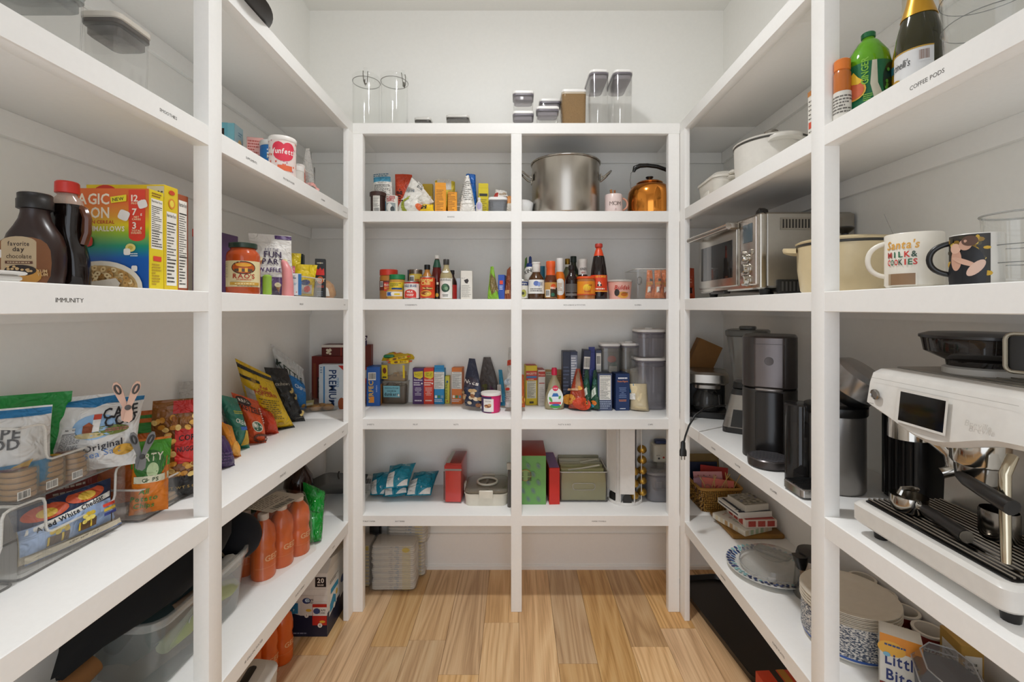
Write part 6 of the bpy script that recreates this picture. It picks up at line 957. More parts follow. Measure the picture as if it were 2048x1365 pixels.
def prem(D, c): D.S = c['F']; D.text('PREMIUM', -.02, .12, .042, '#23406e', rot=-PI/2, wmax=.2); D.rect(-.052, .0, -.044, .24, '#3a86c0'); D.text('minis', .022, .15, .02, '#4a90c0', rot=-PI/2, bold=0); D.lines(-.07, .2, -.056, .24, 3, '#6a8aa8'); D.poly([(.03,.245), (.075,.245), (.075,.205)], '#c8281c'); D.ell(.05, .03, .02, .035, '#a8562c'); D.rect(.01, 0, .03, .06, '#c8d8e4')
carton('saltine_box', 'white and blue cracker box with PREMIUM written downward', 'box', (-1.03, 2.585, z3), .155, .06, .25, '#d6dde2', prem)
def clam():
    p = W4(640, 822); o = empty('muffin_clamshell', 'clear clamshell tray of golden cookies lying open on the shelf', 'bakery tray', (p.x+.0, p.y+.02, z3), .35)
    q = MB(); q.loft(pillow_shell(.19, .13, .03, .02, .002, taper=.01), clear('#e6e2da', .08)); q.build('base', o)
    T = Matrix.Translation((.03, .065, .03)) @ Matrix.Rotation(.5, 4, 'X') @ Matrix.Translation((0, -.0, 0)); q = MB(); q.loft(pillow_shell(.19, .13, .03, .02, .002, taper=.01), clear('#e6e2da', .08), T=T); q.build('lid', o)
    for i in range(5): q = MB(); q.lathe([(.002,0), (.026,.002), (.03,.014), (.02,.028), (.002,.032)], COOK, 14, cx=-.06+.032*i, cy=.02*(-1)**i, z=.004); q.build('cookie', o)
    D = Pr(flat((-.06, .0, .042), (1,0,.1), (0,1,.3))); D.rect(-.03, -.03, .02, .03, '#cfc78a'); D.rect(-.025, -.02, .015, .0, '#e0dcd0'); D.build('price_label', o)
clam()
# -- fifth shelf
z4 = ZS[4]+.0005
tb = MB(); tb.loft(pillow_shell(.44, .235, .205, .05, .003, taper=.02), clear('#dfe2e0', .13)); tb = tb.build('storage_tub', None, (-1.085, 1.45, z4), RL); tag(tb, 'large clear plastic tub of clothes on the lowest left shelf', 'tub')
q = MB(); q.loft([rr(.446, .241, .052, .185, 5), rr(.452, .247, .054, .19, 5), rr(.452, .247, .054, .207, 5), rr(.43, .225, .046, .208, 5)], clear('#e4e6e4', .25), False, False); q.build('rim', tb)
q = MB(); q.tube([V((p.x*.5-.04, -.112, .12+p.y*.5)) for p in rr(.22, .09, .03, 0, 5)], .0016, clear('#e4e6e4', .4), 6, True); q.build('handle_recess', tb)
def cloth(name, label, pts, th, m, seed, cat='cloth', amp=.012):   # a lump of folded cloth around a centre line
    q = MB(); R = random.Random(seed); n = 14; rings = []
    for i, (p, rx, rz_) in enumerate(pts): rings.append([V((p[0]+rx[0]*math.cos(2*PI*k/n)*1, p[1]+rx[1]*math.cos(2*PI*k/n), p[2]+rz_*math.sin(2*PI*k/n)))+V((1,1,.6))*amp*noise.noise(V((k*.9, i*1.3, seed))) for k in range(n)])
    q.loft(rings, m); o = q.build(name, None, ang=80); tag(o, label, cat); return o
def set_org(o, p):
    p = V(p); o.data.transform(Matrix.Translation(-p)); o.location = p
for nm, lb, m, pts, s in (('green_cloth', 'pale green cloth folded along the inside of the tub', '#aab48a,.9', [((-1.0, 1.29, .60), (.02, .0), .02), ((-.985, 1.36, .61), (.022, .004), .026), ((-.985, 1.46, .63), (.02, .0), .03), ((-.99, 1.56, .60), (.022, 0), .03), ((-1.0, 1.62, .58), (.015, .0), .02)], 3),
    ('dark_teal_cloth', 'dark teal cloth showing through the tub', '#2c3c3c,.9', [((-1.12, 1.27, .6), (.06, 0), .06), ((-1.08, 1.36, .62), (.07, 0), .06), ((-1.08, 1.5, .6), (.07, 0), .07), ((-1.1, 1.6, .58), (.06, 0), .05)], 5),
    ('grey_brown_cloth', 'grey brown cloth at the bottom of the tub', '#6a5e54,.9', [((-1.1, 1.27, .54), (.07, 0), .03), ((-1.07, 1.4, .55), (.085, 0), .035), ((-1.07, 1.52, .55), (.085, 0), .035), ((-1.08, 1.63, .54), (.07, 0), .03)], 7),
    ('tan_cloth', 'tan cloth bunched near the rim of the tub', '#8a7058,.9', [((-1.02, 1.37, .66), (.02, 0), .012), ((-1.0, 1.4, .665), (.03, 0), .014), ((-1.01, 1.45, .66), (.02, 0), .012)], 9),
    ('white_cloth', 'white folded cloth at the far end of the tub', '#c9c6be,.9', [((-1.01, 1.56, .66), (.03, 0), .025), ((-1.0, 1.6, .67), (.03, 0), .03), ((-1.02, 1.64, .65), (.025, 0), .025)], 11)):
    o = cloth(nm, lb, pts, .02, m, s); set_org(o, pts[len(pts)//2][0])
o = cloth('black_bag', 'black fabric bag slumped on top of the tub, corner hanging over the rim', [((-1.13, 1.13, .645), (.012, .004), .008), ((-1.11, 1.17, .70), (.05, .01), .03), ((-1.085, 1.24, .745), (.1, .01), .055), ((-1.065, 1.34, .78), (.12, .01), .09), ((-1.065, 1.44, .80), (.12, 0), .1), ((-1.075, 1.54, .80), (.11, 0), .095), ((-1.1, 1.6, .8), (.08, 0), .05)], .02, '#0b0b0c,.95', 13, 'bag', .016); set_org(o, (-1.09, 1.36, .71))
def cap():
    q = MB(); m = '#0e1118,.95'; q.loft([[V((.085*k*math.cos(2*PI*i/20), .07*k*math.sin(2*PI*i/20), z)) for i in range(20)] for k, z in ((1.0,0), (1.0,.03), (.92,.06), (.7,.085), (.35,.1), (.02,.104))], m, c0=False); o = q.build('baseball_cap', None, (-1.06, 1.7, .70)); o.rotation_euler = (.2, 1.05, .1); tag(o, 'dark navy cap turned on its side against the tub end', 'cap')
    q = MB(); q.loft([[V((x*1.0, -.055-.075*math.cos(x/.085*PI/2)*s, .004*s-.02*(x/.085)**2+.004*u)) for x in [-.08+.16*i/12 for i in range(13)]] for s, u in ((0,0), (.5,.5), (1,0), (.5,-.5), (0,-.4))], m, False, False, closed=False); q.build('visor', o)
    q = MB(); q.tube([(.083*math.cos(2*PI*i/20), .068*math.sin(2*PI*i/20), .002) for i in range(20)], .006, '#8d7f62,.9', 6, True); q.build('sweatband', o)
cap()
q = MB(); T = Matrix.Translation((-1.17, .9, z4+.034)) @ Matrix.Rotation(-.25, 4, 'Z') @ Matrix.Rotation(-.42, 4, 'Y').to_4x4() @ Matrix.Rotation(-1.1, 4, 'X'); q.lathe([(.03,0), (.03,.32), (.027,.32), (.027,.004), (.03,0)], '#8a5c30,.8', 24, c0=False, c1=False); o = q.build('cardboard_tube', None, (-1.165, .905, z4+.031)); o.rotation_euler = (-1.28, .05, -.12); tag(o, 'brown cardboard tube leaning in front of the tub', 'tube')
def gbag():
    o = empty('gift_bag', 'small mint gift bag with polka dot tissue at the bottom of the picture', 'gift bag', (-.985, 1.06, z4), .75)
    q = MB(); q.loft([rr(.13, .06, .003, 0, 1), rr(.135, .065, .003, .125, 1), rr(.131, .061, .003, .125, 1), rr(.126, .056, .003, .004, 1)], '#6fb3a2,.6'); q.build('paper_bag', o)
    q = MB(); n = 20; q.loft([[V((.058*k*math.cos(2*PI*i/n), .026*k*math.sin(2*PI*i/n), z+.012*noise.noise(V((i*.8, z*30, 3))))) for i in range(n)] for k, z in ((.9,.06), (1,.12), (1.05,.14), (.7,.155), (.3,.175), (.05,.185))], '#dcd8d4,.7'); t = q.build('tissue', o)
    D = Pr(flat((0,0,0), (1,0,0), (0,0,1))); 
    for i in range(22): a = rnd.uniform(-PI, 0); k = rnd.uniform(.0, 1); z = .135+.04*k; r = 1.06-.8*k; D.S = flat((.058*r*math.cos(a), .026*r*math.sin(a)-.004, z+.004), (1,0,0), (0,.5,.87)); D.n = 3; D.ell(0, 0, .004, .004, rnd.choice(('#cf6a5a', '#d8a83c', '#5aa0a0')), n=9)
    D.build('dots', t)
gbag()
ORA = '#cf5f1c,.15'
def pack(name, label, x, y, z, rows, cols, r, h, ang, wrap=True, seed=1):
    o = empty(name, label, 'bottles', (x, y, z), ang); R = random.Random(seed); mB = None
    for i in range(cols):
        for j in range(rows):
            if mB is None:
                q = MB(); q.lathe([(0,0), (r*.9,0), (r,.01), (r,h*.38), (r*.92,h*.42), (r*.92,h*.5), (r,h*.54), (r*.99,h*.66), (r*.86,h*.78), (r*.55,h*.86), (r*.38,h*.9), (r*.38,h*.915)], ORA, 18); mB = b = q.build('bottle', o, ((i-(cols-1)/2)*2.02*r, j*2.02*r, 0))
                q = MB(); q.lathe([(r*.42,h*.905), (r*.44,h*.91), (r*.44,h*.99), (r*.4,h), (0,h)], '#d8cfc4', 14); q.build('cap', b); D = Pr(cyl(r, a0=-PI/2)); D.text('GED', 0, h*.3, .022, '#e0a878', rot=0); D.rect(-r*1.4, h*.2, r*1.4, h*.205, '#e08a4a'); D.build('lettering', b)
            else:
                b = mB.copy(); sc.collection.objects.link(b); b.parent = o; b.location = ((i-(cols-1)/2)*2.02*r, j*2.02*r, 0)
                for ch in mB.children: c2 = ch.copy(); sc.collection.objects.link(c2); c2.parent = b
    if wrap:
        q = MB(); w, d = cols*2.02*r+.006, rows*2.02*r+.006; n = 6
        def jit(ring, a): return [p+V((1,1,0)).normalized()*0+V((noise.noise(p*18+V((seed,0,0))), noise.noise(p*18+V((0,seed,0))), noise.noise(p*14)))*a for p in ring]
        cy0 = (rows-1)*1.01*r
        q.loft([jit(rr(w+.03, d+.03, r, .001, n, 0, cy0), .0), jit(rr(w+.012, d+.012, r, .03, n, 0, cy0), .012), jit(rr(w, d, r*.9, h*.4, n, 0, cy0), .004), jit(rr(w, d, r*.9, h*.62, n, 0, cy0), .004), jit(rr(w*.9, d*.9, r*.7, h*.85, n, 0, cy0), .006), jit(rr(w*.8, d*.8, r*.6, h+.006, n, 0, cy0), .003)], clear('#f6efe8', .02, .12), False, True); wr_ = q.build('shrink_wrap', o, ang=70)
        D = Pr(flat((-.01, cy0-.02, h+.008), (1,0,0), (0,1,0))); w2 = w*.62; D.rect(-w2/2, -.075, w2/2, .075, '#cfc3b2'); D.bars(-w2*.4, -.07, w2*.3, -.03, bg='#cfc3b2'); D.lines(-w2*.45, -.02, w2*.45, .065, 6, '#4a443e', .3); D.build('paper_label', o)
    return o
p0 = at(551, 1135, ZS[4]); pack('drink_pack', 'shrink wrapped pack of orange sports drinks beside the tub', -.978, 1.90, z4, 2, 3, .046, .25, 1.27, seed=3)
def soda(name, label, x, y, h, r, m, capm, fn=None, rz=.5, z=z4): return turned(name, label, 'bottle', (x, y, z), [(0,0),(r*.8,0),(r*.97,.012),(r,.03),(r,h*.3),(r*.93,h*.36),(r,h*.42),(r,h*.62),(r*.9,h*.74),(r*.5,h*.88),(r*.27,h*.93),(r*.27,h*.95)], m, [('cap', [(r*.3,h*.94),(r*.32,h*.945),(r*.32,h*.99),(r*.28,h),(0,h)], capm)], fn, rz=rz, n=28)
GR = '#0f8a2c,.08'
def grbag(): o = bag('green_soda_bottle', 'crumpled bright green bottle standing past the drink pack', 'bottle', [tuple(pt(606,1090,2.05)), tuple(pt(643,1082,2.09)), tuple(pt(651,985,2.2)), tuple(pt(606,965,2.15))], .1, GR, lambda D: (D.rect(-.03, .12, .02, .125, '#0a6a20'), D.rect(-.02, .02, -.012, .1, '#3cae5a')), wr=.012, seed=241, kind='box', lab='painted_gloss'); return o  # paler streak painted on as gloss, above it a darker green line
grbag()
for i, (x, y) in enumerate(((-1.182, 1.84), (-1.182, 2.0))): soda('green_bottle', ('large dark green soda bottle behind the drink pack, nearer one', 'large dark green soda bottle behind the drink pack, farther one')[i], x, y, .33, .055, '#0c5a2c,.1', '#1c7a3c', lambda D: D.rect(-.06, .12, .06, .18, '#9fb3c0'))
soda('root_beer_jug', 'big dark brown bottle with a red label behind the green bottle', -1.06, 2.22, .33, .068, '#2a140c,.1', '#7a1c14', lambda D: (D.rect(-.08, .1, .08, .17, '#5a1a14'), D.text('GED', .0, .12, .02, '#c8a88a')))
q = MB(); q.lathe([(0,0), (.075,0), (.08,.006), (.08,.28), (.076,.286), (.025,.287), (.022,.28), (0,.28)], '#c9c6c1,.8', 28); o = q.build('paper_towel_roll', None, (-1.13, 2.50, z4+.0)); tag(o, 'white paper roll standing in the far corner behind the bottles', 'paper roll')
q = MB(); q.loft(pillow_shell(.34, .2, .05, .03, .004, taper=.02), '#55534f,.5'); o = q.build('grey_tray', None, (-.985, 2.50, z4+.07), 1.2); o.rotation_euler = (-.5, .35, 1.15); tag(o, 'dark grey plastic tray tilted against the post in the corner', 'tray')
for i in range(3): q = MB(); q.tube([(.03*math.cos(t), -.105, .03+.03*math.sin(t)) for t in (2.2, 2.7, 3.2, 3.7)], .004, '#2a2826', 6, T=Matrix.Translation((-.07+.08*i, 0, 0))); q.build('slot', o)
# -- floor, left
def chipbox():
    w, d, h = .195, .26, .30; pts = [(-w/2, 0), (w/2, 0), (w/2, h*.83), (w*.1, h), (-w*.1, h), (-w/2, h*.83)]
    q = MB(); q.loft([[V((x, y, z)) for x, z in [(-w/2,0), (w/2,0), (w/2,h*.88), (w/2-.0,h), (-w/2,h), (-w/2,h*.88)]] for y in (-d/2, d/2)], '#d6d2cb,.5'); o = q.build('snack_carton', None, (-.995, 2.293, .001)); tag(o, 'white and navy carton of snack bags reading 20 BAGS on the floor', 'carton')
    D = Pr(flat((0,-d/2,0), (1,0,0), (0,0,1))); D.rect(-w/2, 0, w/2, .1, '#141a33'); D.poly([(-w/2, .1), (-.03, .1), (-w/2, .12)], '#141a33'); D.rect(.04, .235, .092, .282, '#171214'); D.text('20', .066, .255, .022, '#ebe6dc'); D.text('BAGS', .066, .241, .008, '#ebe6dc')
    for k in range(3): D.rect(-w/2, .225-.03*k, w/2, .226-.03*k, '#b9b4ab')
    D.rect(-.03, .1, .035, .195, '#cdc8c0'); D.ell(.0, .17, .02, .014, '#2a3a6a'); D.ell(.004, .172, .012, .009, '#b8d0e0'); D.text('CAPE', .016, .17, .009, '#1c1c24'); D.text('COD', .016, .158, .009, '#1c1c24'); D.ell(.01, .125, .014, .007, '#d0a83c'); D.ell(0, .1, .01, .01, '#dcd6cb'); D.text('7', 0, .096, .009, '#2a2a3a')
    D.rect(.028, .055, .096, .155, '#b8281c'); D.rect(.03, .1, .096, .14, '#dcd8d0'); D.ell(.048, .122, .016, .014, '#3a4a7a'); D.text('CAPE', .074, .122, .009, '#1c1c24'); D.text('COD', .074, .109, .009, '#1c1c24'); D.ell(.075, .072, .014, .006, '#d8a83c'); D.ell(.064, .055, .011, .011, '#e2ddd2'); D.text('6', .064, .05, .01, '#2a2a3a'); D.rect(-w/2, .11, -.04, .16, '#2a7aa8'); D.ell(-.07, .165, .014, .007, '#d0a83c'); D.text('7', -.06, .122, .01, '#e6e2d8'); D.lines(-.085, .014, .02, .022, 1, '#8a8ca0', .7)
    D.S = flat((w/2,0,0), (0,1,0), (0,0,1)); D.rect(-d/2, 0, d/2, .11, '#141a33'); D.poly([(-.11, .08), (-.02, .1), (.0, .21), (-.09, .19)], '#e0dcd4'); D.poly([(-.1, .09), (-.03, .1), (-.03, .14), (-.06, .16), (-.1, .13)], '#2a8ab0'); D.rect(-.09, .175, .0, .2, '#2a8ab0'); D.poly([(.02, .09), (.1, .1), (.1, .21), (.02, .2)], '#d6d2ca'); D.ell(.06, .17, .03, .02, '#3a4a7a'); D.ell(-.05, .1, .013, .013, '#e2ddd2'); D.ell(-.02, .15, .012, .014, '#d8b04a'); D.lines(-.1, .225, .0, .245, 2, '#7a766e'); D.build('printed_panel', o)
    q = MB(); q.loft([[V((-w/2, -d/2, h)), V((w/2, -d/2, h)), V((w/2, d/2, h+.002)), V((-w/2, d/2, h+.002))], [V((-w/2, -d/2+.05, h+.045)), V((w/2, -d/2+.05, h+.045)), V((w/2, -d/2+.06, h+.045)), V((-w/2, -d/2+.06, h+.045))]], '#c9c5be,.5'); q.build('handle_flap', o)
chipbox()
pack('drink_pack', 'second pack of orange sports drinks on the floor under the left shelves', -1.06, 1.93, .001, 2, 3, .046, .25, 1.35, wrap=False, seed=5)
q = MB(); q.rbox(0, 0, 0, .235, .19, .26, '#c3beb6,.4', r=.05, b=.03, n=4, taper=.012); o = q.build('white_appliance', None, (-.985, 1.62, .001), .1); tag(o, 'rounded white appliance with a black slot on the floor', 'appliance'); q = MB(); q.rbox(.02, -.01, .2345, .2375, .03, .15, '#1a1918', r=.012); q.build('slot', o)
# ================= right wall shelves ===========================================================================
def cam_rz(x, y): return -math.atan2(x, y)                  # turn a front towards the aisle's viewer end
# -- second shelf
soda('soda_bottle', 'green plastic soda bottle with a green cap and fruit label', .945, 1.225, .24, .05, '#5fa01c,.06', '#0f6a3a,.4', None, rz=cam_rz(.945, 1.225), z=z1)
o = bpy.data.objects['soda_bottle']; D = Pr(cyl(.0505)); D.rect(-.085, .03, .085, .145, '#0f6b43'); D.poly([(.015,.03), (.04,.03), (.02,.085), (.018,.145), (.008,.145), (.004,.085)], '#d6d2bd'); D.ell(.055, .09, .024, .05, '#152f1c'); [D.ell(.05+rnd.uniform(-.014, .016), rnd.uniform(.05, .13), .004, .005, '#4f9a2c', n=8) for _ in range(9)]; D.ell(-.03, .075, .026, .026, '#d8a03c'); D.ell(-.03, .075, .022, .022, '#c8603a'); D.poly([(-.055,.1), (-.03,.125), (-.02,.108), (-.008,.095), (-.02,.09)], '#e2b82c'); D.text('GINGER', .0, .12, .014, '#7fb83a', rot=PI/2); D.lines(-.01, .04, .01, .06, 4, '#8ac04a'); D.build('paper_label', o)
turned('vitamin_bottle', 'amber bottle with white printed base right behind the near post', 'bottle', (.876, 1.226, z1), [(0,0),(.019,0),(.02,.004),(.02,.13),(.016,.14)], '#b8672c,.15', [('cap', [(.017,.138),(.019,.14),(.019,.165),(.016,.168),(0,.168)], '#d9772c,.3')], lambda D: (D.rect(-.08, .004, .08, .08, '#d9d5cc'), D.lines(-.03, .02, .03, .07, 6, '#6a6660')), rz=cam_rz(.912, 1.312))
turned('cider_bottle', 'dark cider bottle with gold neck foil and white label', 'bottle', (.922, 1.045, z1), [(0,0),(.04,0),(.043,.006),(.043,.1),(.041,.125),(.032,.165),(.022,.2),(.016,.235),(.015,.3)], '#2c2a10,.05', [('foil_neck', [(.0335,.165),(.0235,.2),(.0172,.235),(.0165,.3),(.01,.305),(0,.305)], '#c8962c,.3,.6')], lambda D: (D.rect(-.075, .01, .05, .082, '#d9d9d9'), D.rect(-.075, .082, .05, .085, '#b8902c'), D.text("Martinelli's", -.022, .048, .018, '#3a3a3a', bold=0, sh=.25, wmax=.06), D.bars(.022, .05, .044, .078, bg='#d9d9d9', m='#8a6a5a'), D.ell(-.03, .02, .02, .008, '#b8902c')), rz=cam_rz(.922, 1.045)-.55, n=32)
turned('sparkling_juice_bottle', 'tall clear bottle of golden drink behind the dark cider bottle', 'bottle', (1.005, 1.165, z1), [(0,0),(.036,0),(.038,.006),(.038,.13),(.03,.18),(.016,.24),(.015,.31)], '#c89a2c,.06', [('neck', [(.0165,.24),(.016,.315),(.01,.318),(0,.318)], '#d6d2c2,.2')], lambda D: (D.rect(-.05, .1, -.01, .12, '#3a8aa0'), D.ell(.0, .12, .016, .03, '#d8602c')), rz=cam_rz(1.0, 1.165))
def pitcher(name, label, x, y, z, r, h, lid=False):
    q = MB(); q.lathe([(0,.001), (r*.8,.001), (r*.84,.008), (r*.9,h*.5), (r,h-.004), (r*1.01,h), (r-.004,h-.003), (r*.88,h*.5), (r*.8,.01), (0,.008)], GLASS, 40); o = q.build(name, None, (x, y, z)); tag(o, label, 'glassware')
    q = MB(); q.tube([(r*1.005*math.cos(2*PI*i/32), r*1.005*math.sin(2*PI*i/32), h-.001) for i in range(32)], .0022, clear('#b9bab7', .4), 6, True); q.build('rim', o)
    for v in (.3, .55): q = MB(); rr_ = r*(.86+.12*v); q.tube([(rr_*math.cos(2*PI*i/32), rr_*math.sin(2*PI*i/32), h*v) for i in range(32)], .0009, clear('#8a8c8a', .5), 5, True); q.build('ridge', o)
    return o
pitcher('glass_pitcher', 'large clear ribbed glass pitcher above the COFFEE PODS lettering', .945, .905, z1, .085, .24)
# -- second shelf, far bay
def dutch(name, label, x, y, z, r, h, m, rim, knobm, hd, lidh=.02, ox=1.0):
    q = MB(); q.lathe([(0,0), (r*.86,0), (r*.92,.01), (r*.985,h*.5), (r,h), (r-.006,h), (r*.9,.012), (0,.01)], m, 48); o = q.build(name, None, (x, y, z)); tag(o, label, 'pot'); o.scale = (ox, 1, 1)
    q = MB(); q.lathe([(r+.0008,h-.004), (r+.0028,h), (r+.0028,h+.003), (r-.004,h+.004)], rim, 48, c0=False, c1=False); q.build('rim', o)
    q = MB(); q.lathe([(r+.002,h+.004), (r+.004,h+.009), (r*.96,h+.014), (r*.6,h+.014+lidh*.7), (r*.2,h+.014+lidh), (0,h+.014+lidh)], m, 48, c0=True); l = q.build('lid', o)
    q = MB(); zz = h+.014+lidh; q.lathe([(.011,zz-.002), (.01,zz+.01), (.024,zz+.022), (.026,zz+.027), (.02,zz+.031), (0,zz+.032)], knobm, 24); q.build('knob', l)
    for s in (0, PI):
        a = hd+s; T = Matrix.Rotation(a, 4, 'Z'); q = MB(); w = r*.42; n = 10
        q.loft([[T @ V((r*.97+(.042*math.sin(PI*i/n)**.6)*k, w*math.cos(PI-PI*i/n), h*.84+u+.008*math.sin(PI*i/n))) for i in range(n+1)] for k, u in ((0,.0), (1,.002), (1.06,.01), (1,.016), (0,.014))], m, False, False, closed=False); q.build('handle', o)
    return o
dutch('dutch_oven', 'large white enamel pot with lid and steel knob on the upper right shelf', 1.05, 1.88, z1, .14, .168, '#dedad2,.3', '#4a4843,.4', '#a8a59f,.2,1', -1.75)
def casserole():
    o = empty('casserole_dish', 'white lidded casserole dish with tab handles beside the large white pot', 'dish', (.985, 2.17, z1), RR-.05); m = '#dcd7cd,.35'; w, d, h = .24, .17, .095
    q = MB(); q.loft([rr(w*.84, d*.84, .03, 0, 4), rr(w*.9, d*.9, .035, .01, 4), rr(w, d, .04, h, 4), rr(w-.012, d-.012, .036, h, 4), rr(w*.82, d*.82, .03, .01, 4)], m); q.build('dish', o)
    q = MB(); q.loft([rr(w+.01, d+.01, .042, h+.001, 4), rr(w+.012, d+.012, .043, h+.01, 4), rr(w*.92, d*.92, .04, h+.018, 4), rr(w*.7, d*.72, .035, h+.035, 4), rr(w*.5, d*.5, .03, h+.036, 4)], m); q.build('lid', o)
    for s in (-1, 1):
        q = MB(); q.rbox(s*(w/2+.018), 0, h-.014, h-.002, .04, .07, m, r=.016, b=.005, n=4); q.build('handle', o)
        q = MB(); q.rbox(s*(w/2+.02), 0, h+.003, h+.022, .045, .06, m, r=.018, b=.006, n=4); q.build('lid_tab', o)
    q = MB(); q.rbox(.0, -d*.47, .02, .055, .07, .012, m, r=.005, b=.005); q.build('side_boss', o)
casserole()
carton('flour_box', 'white printed box mostly hidden behind the near right post, orange top', 'box', (.94, 1.36, z1), .085, .09, .165, '#dfdbd2', lambda D, c: (setattr(D, 'S', c['L']), D.rect(-.045, .15, .045, .165, '#b8793a'), D.lines(-.04, .02, .04, .14, 9, '#6a6660', .3), D.rect(-.04, .05, -.02, .07, '#c8503a')))
# -- third shelf: toaster oven
def oven():
    x0, x1, y0, y1, zb, zt = .885, 1.235, 1.66, 2.19, z2+.028, 1.912; o = empty('toaster_oven', 'stainless steel toaster oven with bar handle, glass door and three knobs', 'toaster oven', (x0, (y0+y1)/2, z2)); L = lambda p: V(p)-V((x0, (y0+y1)/2, z2))
    st = '#b9b3a9,.24,1'; T = Matrix.Translation(-V((x0, (y0+y1)/2, z2)))
    q = MB(); q.rbox((x0+x1)/2+.012, (y0+y1)/2, zb, zt, x1-x0-.02, y1-y0, '#aaa59c,.34,.9', r=.012, b=.008, n=3, T=T); q.build('body', o)
    q = MB(); q.rbox(x0+.012, (y0+y1)/2, zb-.004, zt-.004, .03, y1-y0+.012, '#c2bcb2,.22,1', r=.008, b=.006, n=3, T=T); f = q.build('front_frame', o)
    yd = y0+.135
    q = MB(); q.rbox(x0-.006, (yd+y1)/2+.004, zb+.014, zt-.016, .014, y1-yd-.02, st, r=.004, b=.004, n=2, T=T); dr = q.build('door', o)
    q = MB(); q.rbox(x0-.0125, (yd+y1)/2+.004, zb+.05, zt-.075, .004, y1-yd-.085, '#1f1c1a,.06', r=.001, b=.001, T=T); q.build('door_glass', dr)
    q = MB(); q.rbox(x0-.0148, (yd+y1)/2+.01, zb+.095, zb+.11, .002, y1-yd-.13, '#8a8060,.4', r=.001, T=T); q.rbox(x0-.0147, (yd+y1)/2, zb+.07, zb+.074, .002, y1-yd-.1, '#4a4742,.3', r=.001, T=T); q.build('rack_reflection', dr) if False else None
    hz = zt-.022; q = MB(); q.tube([(x0-.05, yd-.0, hz-.006), (x0-.052, y1+.01, hz-.006)], .012, '#b5aca2,.2,1', 14, T=T)
    for y in (yd+.018, y1-.04): q.rbox(x0-.028, y, hz-.018, hz+.012, .05, .03, '#b5b0a8,.3,.9', r=.008, b=.006, T=T)
    q.build('handle', dr)
    q = MB(); q.rbox(x0-.006, y0+.062, zb+.012, zt-.012, .012, .112, '#c2b8ae,.24,1', r=.006, b=.004, n=2, T=T); pn = q.build('control_panel', o)
    q = MB(); q.rbox(x0-.0125, y0+.062, zt-.105, zt-.035, .003, .07, '#4a565c,.1', r=.001, T=T); q.build('display', pn)
    for k, zz in enumerate((zb+.115, zb+.075, zb+.032)):
        q = MB(); R = Matrix.Translation((x0-.012, y0+.062, zz)) @ Matrix.Rotation(-PI/2, 4, 'Y'); r = (.0135, .019, .019)[k]
        q.lathe([(r*1.25,0), (r*1.25,.003), (r,.004), (r*.95,.02), (r*.8,.023), (0,.023)], '#c4c0b8,.15,1', 24, T=T @ R); q.build('knob', pn)
    for k in (-1, 1): q = MB(); R = Matrix.Translation((x0-.012, y0+.062+.032*k, zb+.135)) @ Matrix.Rotation(-PI/2, 4, 'Y'); q.lathe([(.011,0), (.01,.008), (0,.009)], '#c4c0b8,.15,1', 16, T=T @ R); q.build('button', pn)
    q = MB(); q.rbox(x0+.006, (y0+y1)/2+.07, zb-.012, zb-.002, .03, .13, '#2a2826,.4', r=.003, T=T); q.build('crumb_tray', o)
    q = MB(); yy = y0-.001; q.bx(x0+.075, yy-.001, zt-.066, x1-.05, yy, zt-.022, '#a09a90,.3,.9', T=T); vp = q.build('vent_panel', o)
    n = 18
    for i in range(n): q = MB(); x = x0+.083+i*(x1-.058-x0-.083)/n; q.bx(x, yy-.0022, zt-.06, x+.005, yy-.001, zt-.028, '#2b2825,.6', T=T); q.build('vent_slot', vp)
    q = MB(); q.rbox(x0+.11, y0-.008, zb-.018, zb+.03, .1, .02, '#1e1d1c,.4', r=.004, T=T); lv = q.build('lower_vent', o)
    for i in range(6): q = MB(); q.bx(x0+.07+i*.014, y0-.0195, zb-.012, x0+.076+i*.014, y0-.018, zb+.022, '#4a4846,.4', T=T); q.build('vent_slot', lv)
    for x in (x0+.04, x1-.05):
        for y in (y0+.04, y1-.05): q = MB(); q.lathe([(.016,.0), (.02,.026), (0,.028)], '#1a1918,.5', 14, T=T @ Matrix.Translation((x, y, z2+.0))); q.build('foot', o)
oven()
q = MB(); q.loft([rr(.034, .044, .01, 0, 3), rr(.03, .04, .01, .012, 3), rr(.02, .02, .008, .019, 3)], '#161514,.4'); q.tube([(0,.0,.012), (0,.015,.018)], .007, '#161514,.4', 8); o = q.build('black_clamp', None, (.915, 1.70, 1.9125)); tag(o, 'small black rubber clamp lying on top of the toaster oven', 'clamp')
BG('orange_packet', 'narrow orange red packet in the gap left of the toaster oven', 'packet', [(1374,599,2.36), (1390,599,2.33), (1388,537,2.36), (1376,536,2.38)], .02, '#b8441c', lambda D: (D.rect(-.014, .03, .01, .06, '#3a1a12'), D.lines(-.012, .08, .012, .11, 2, '#e0a080')), seed=251)
dutch('cream_dutch_oven', 'cream enamel pot with black knob standing behind the near right post', 1.03, 1.43, z2, .13, .152, '#d3c19a,.28', '#3a3833,.4', '#161514,.35', 2.5, lidh=.012)
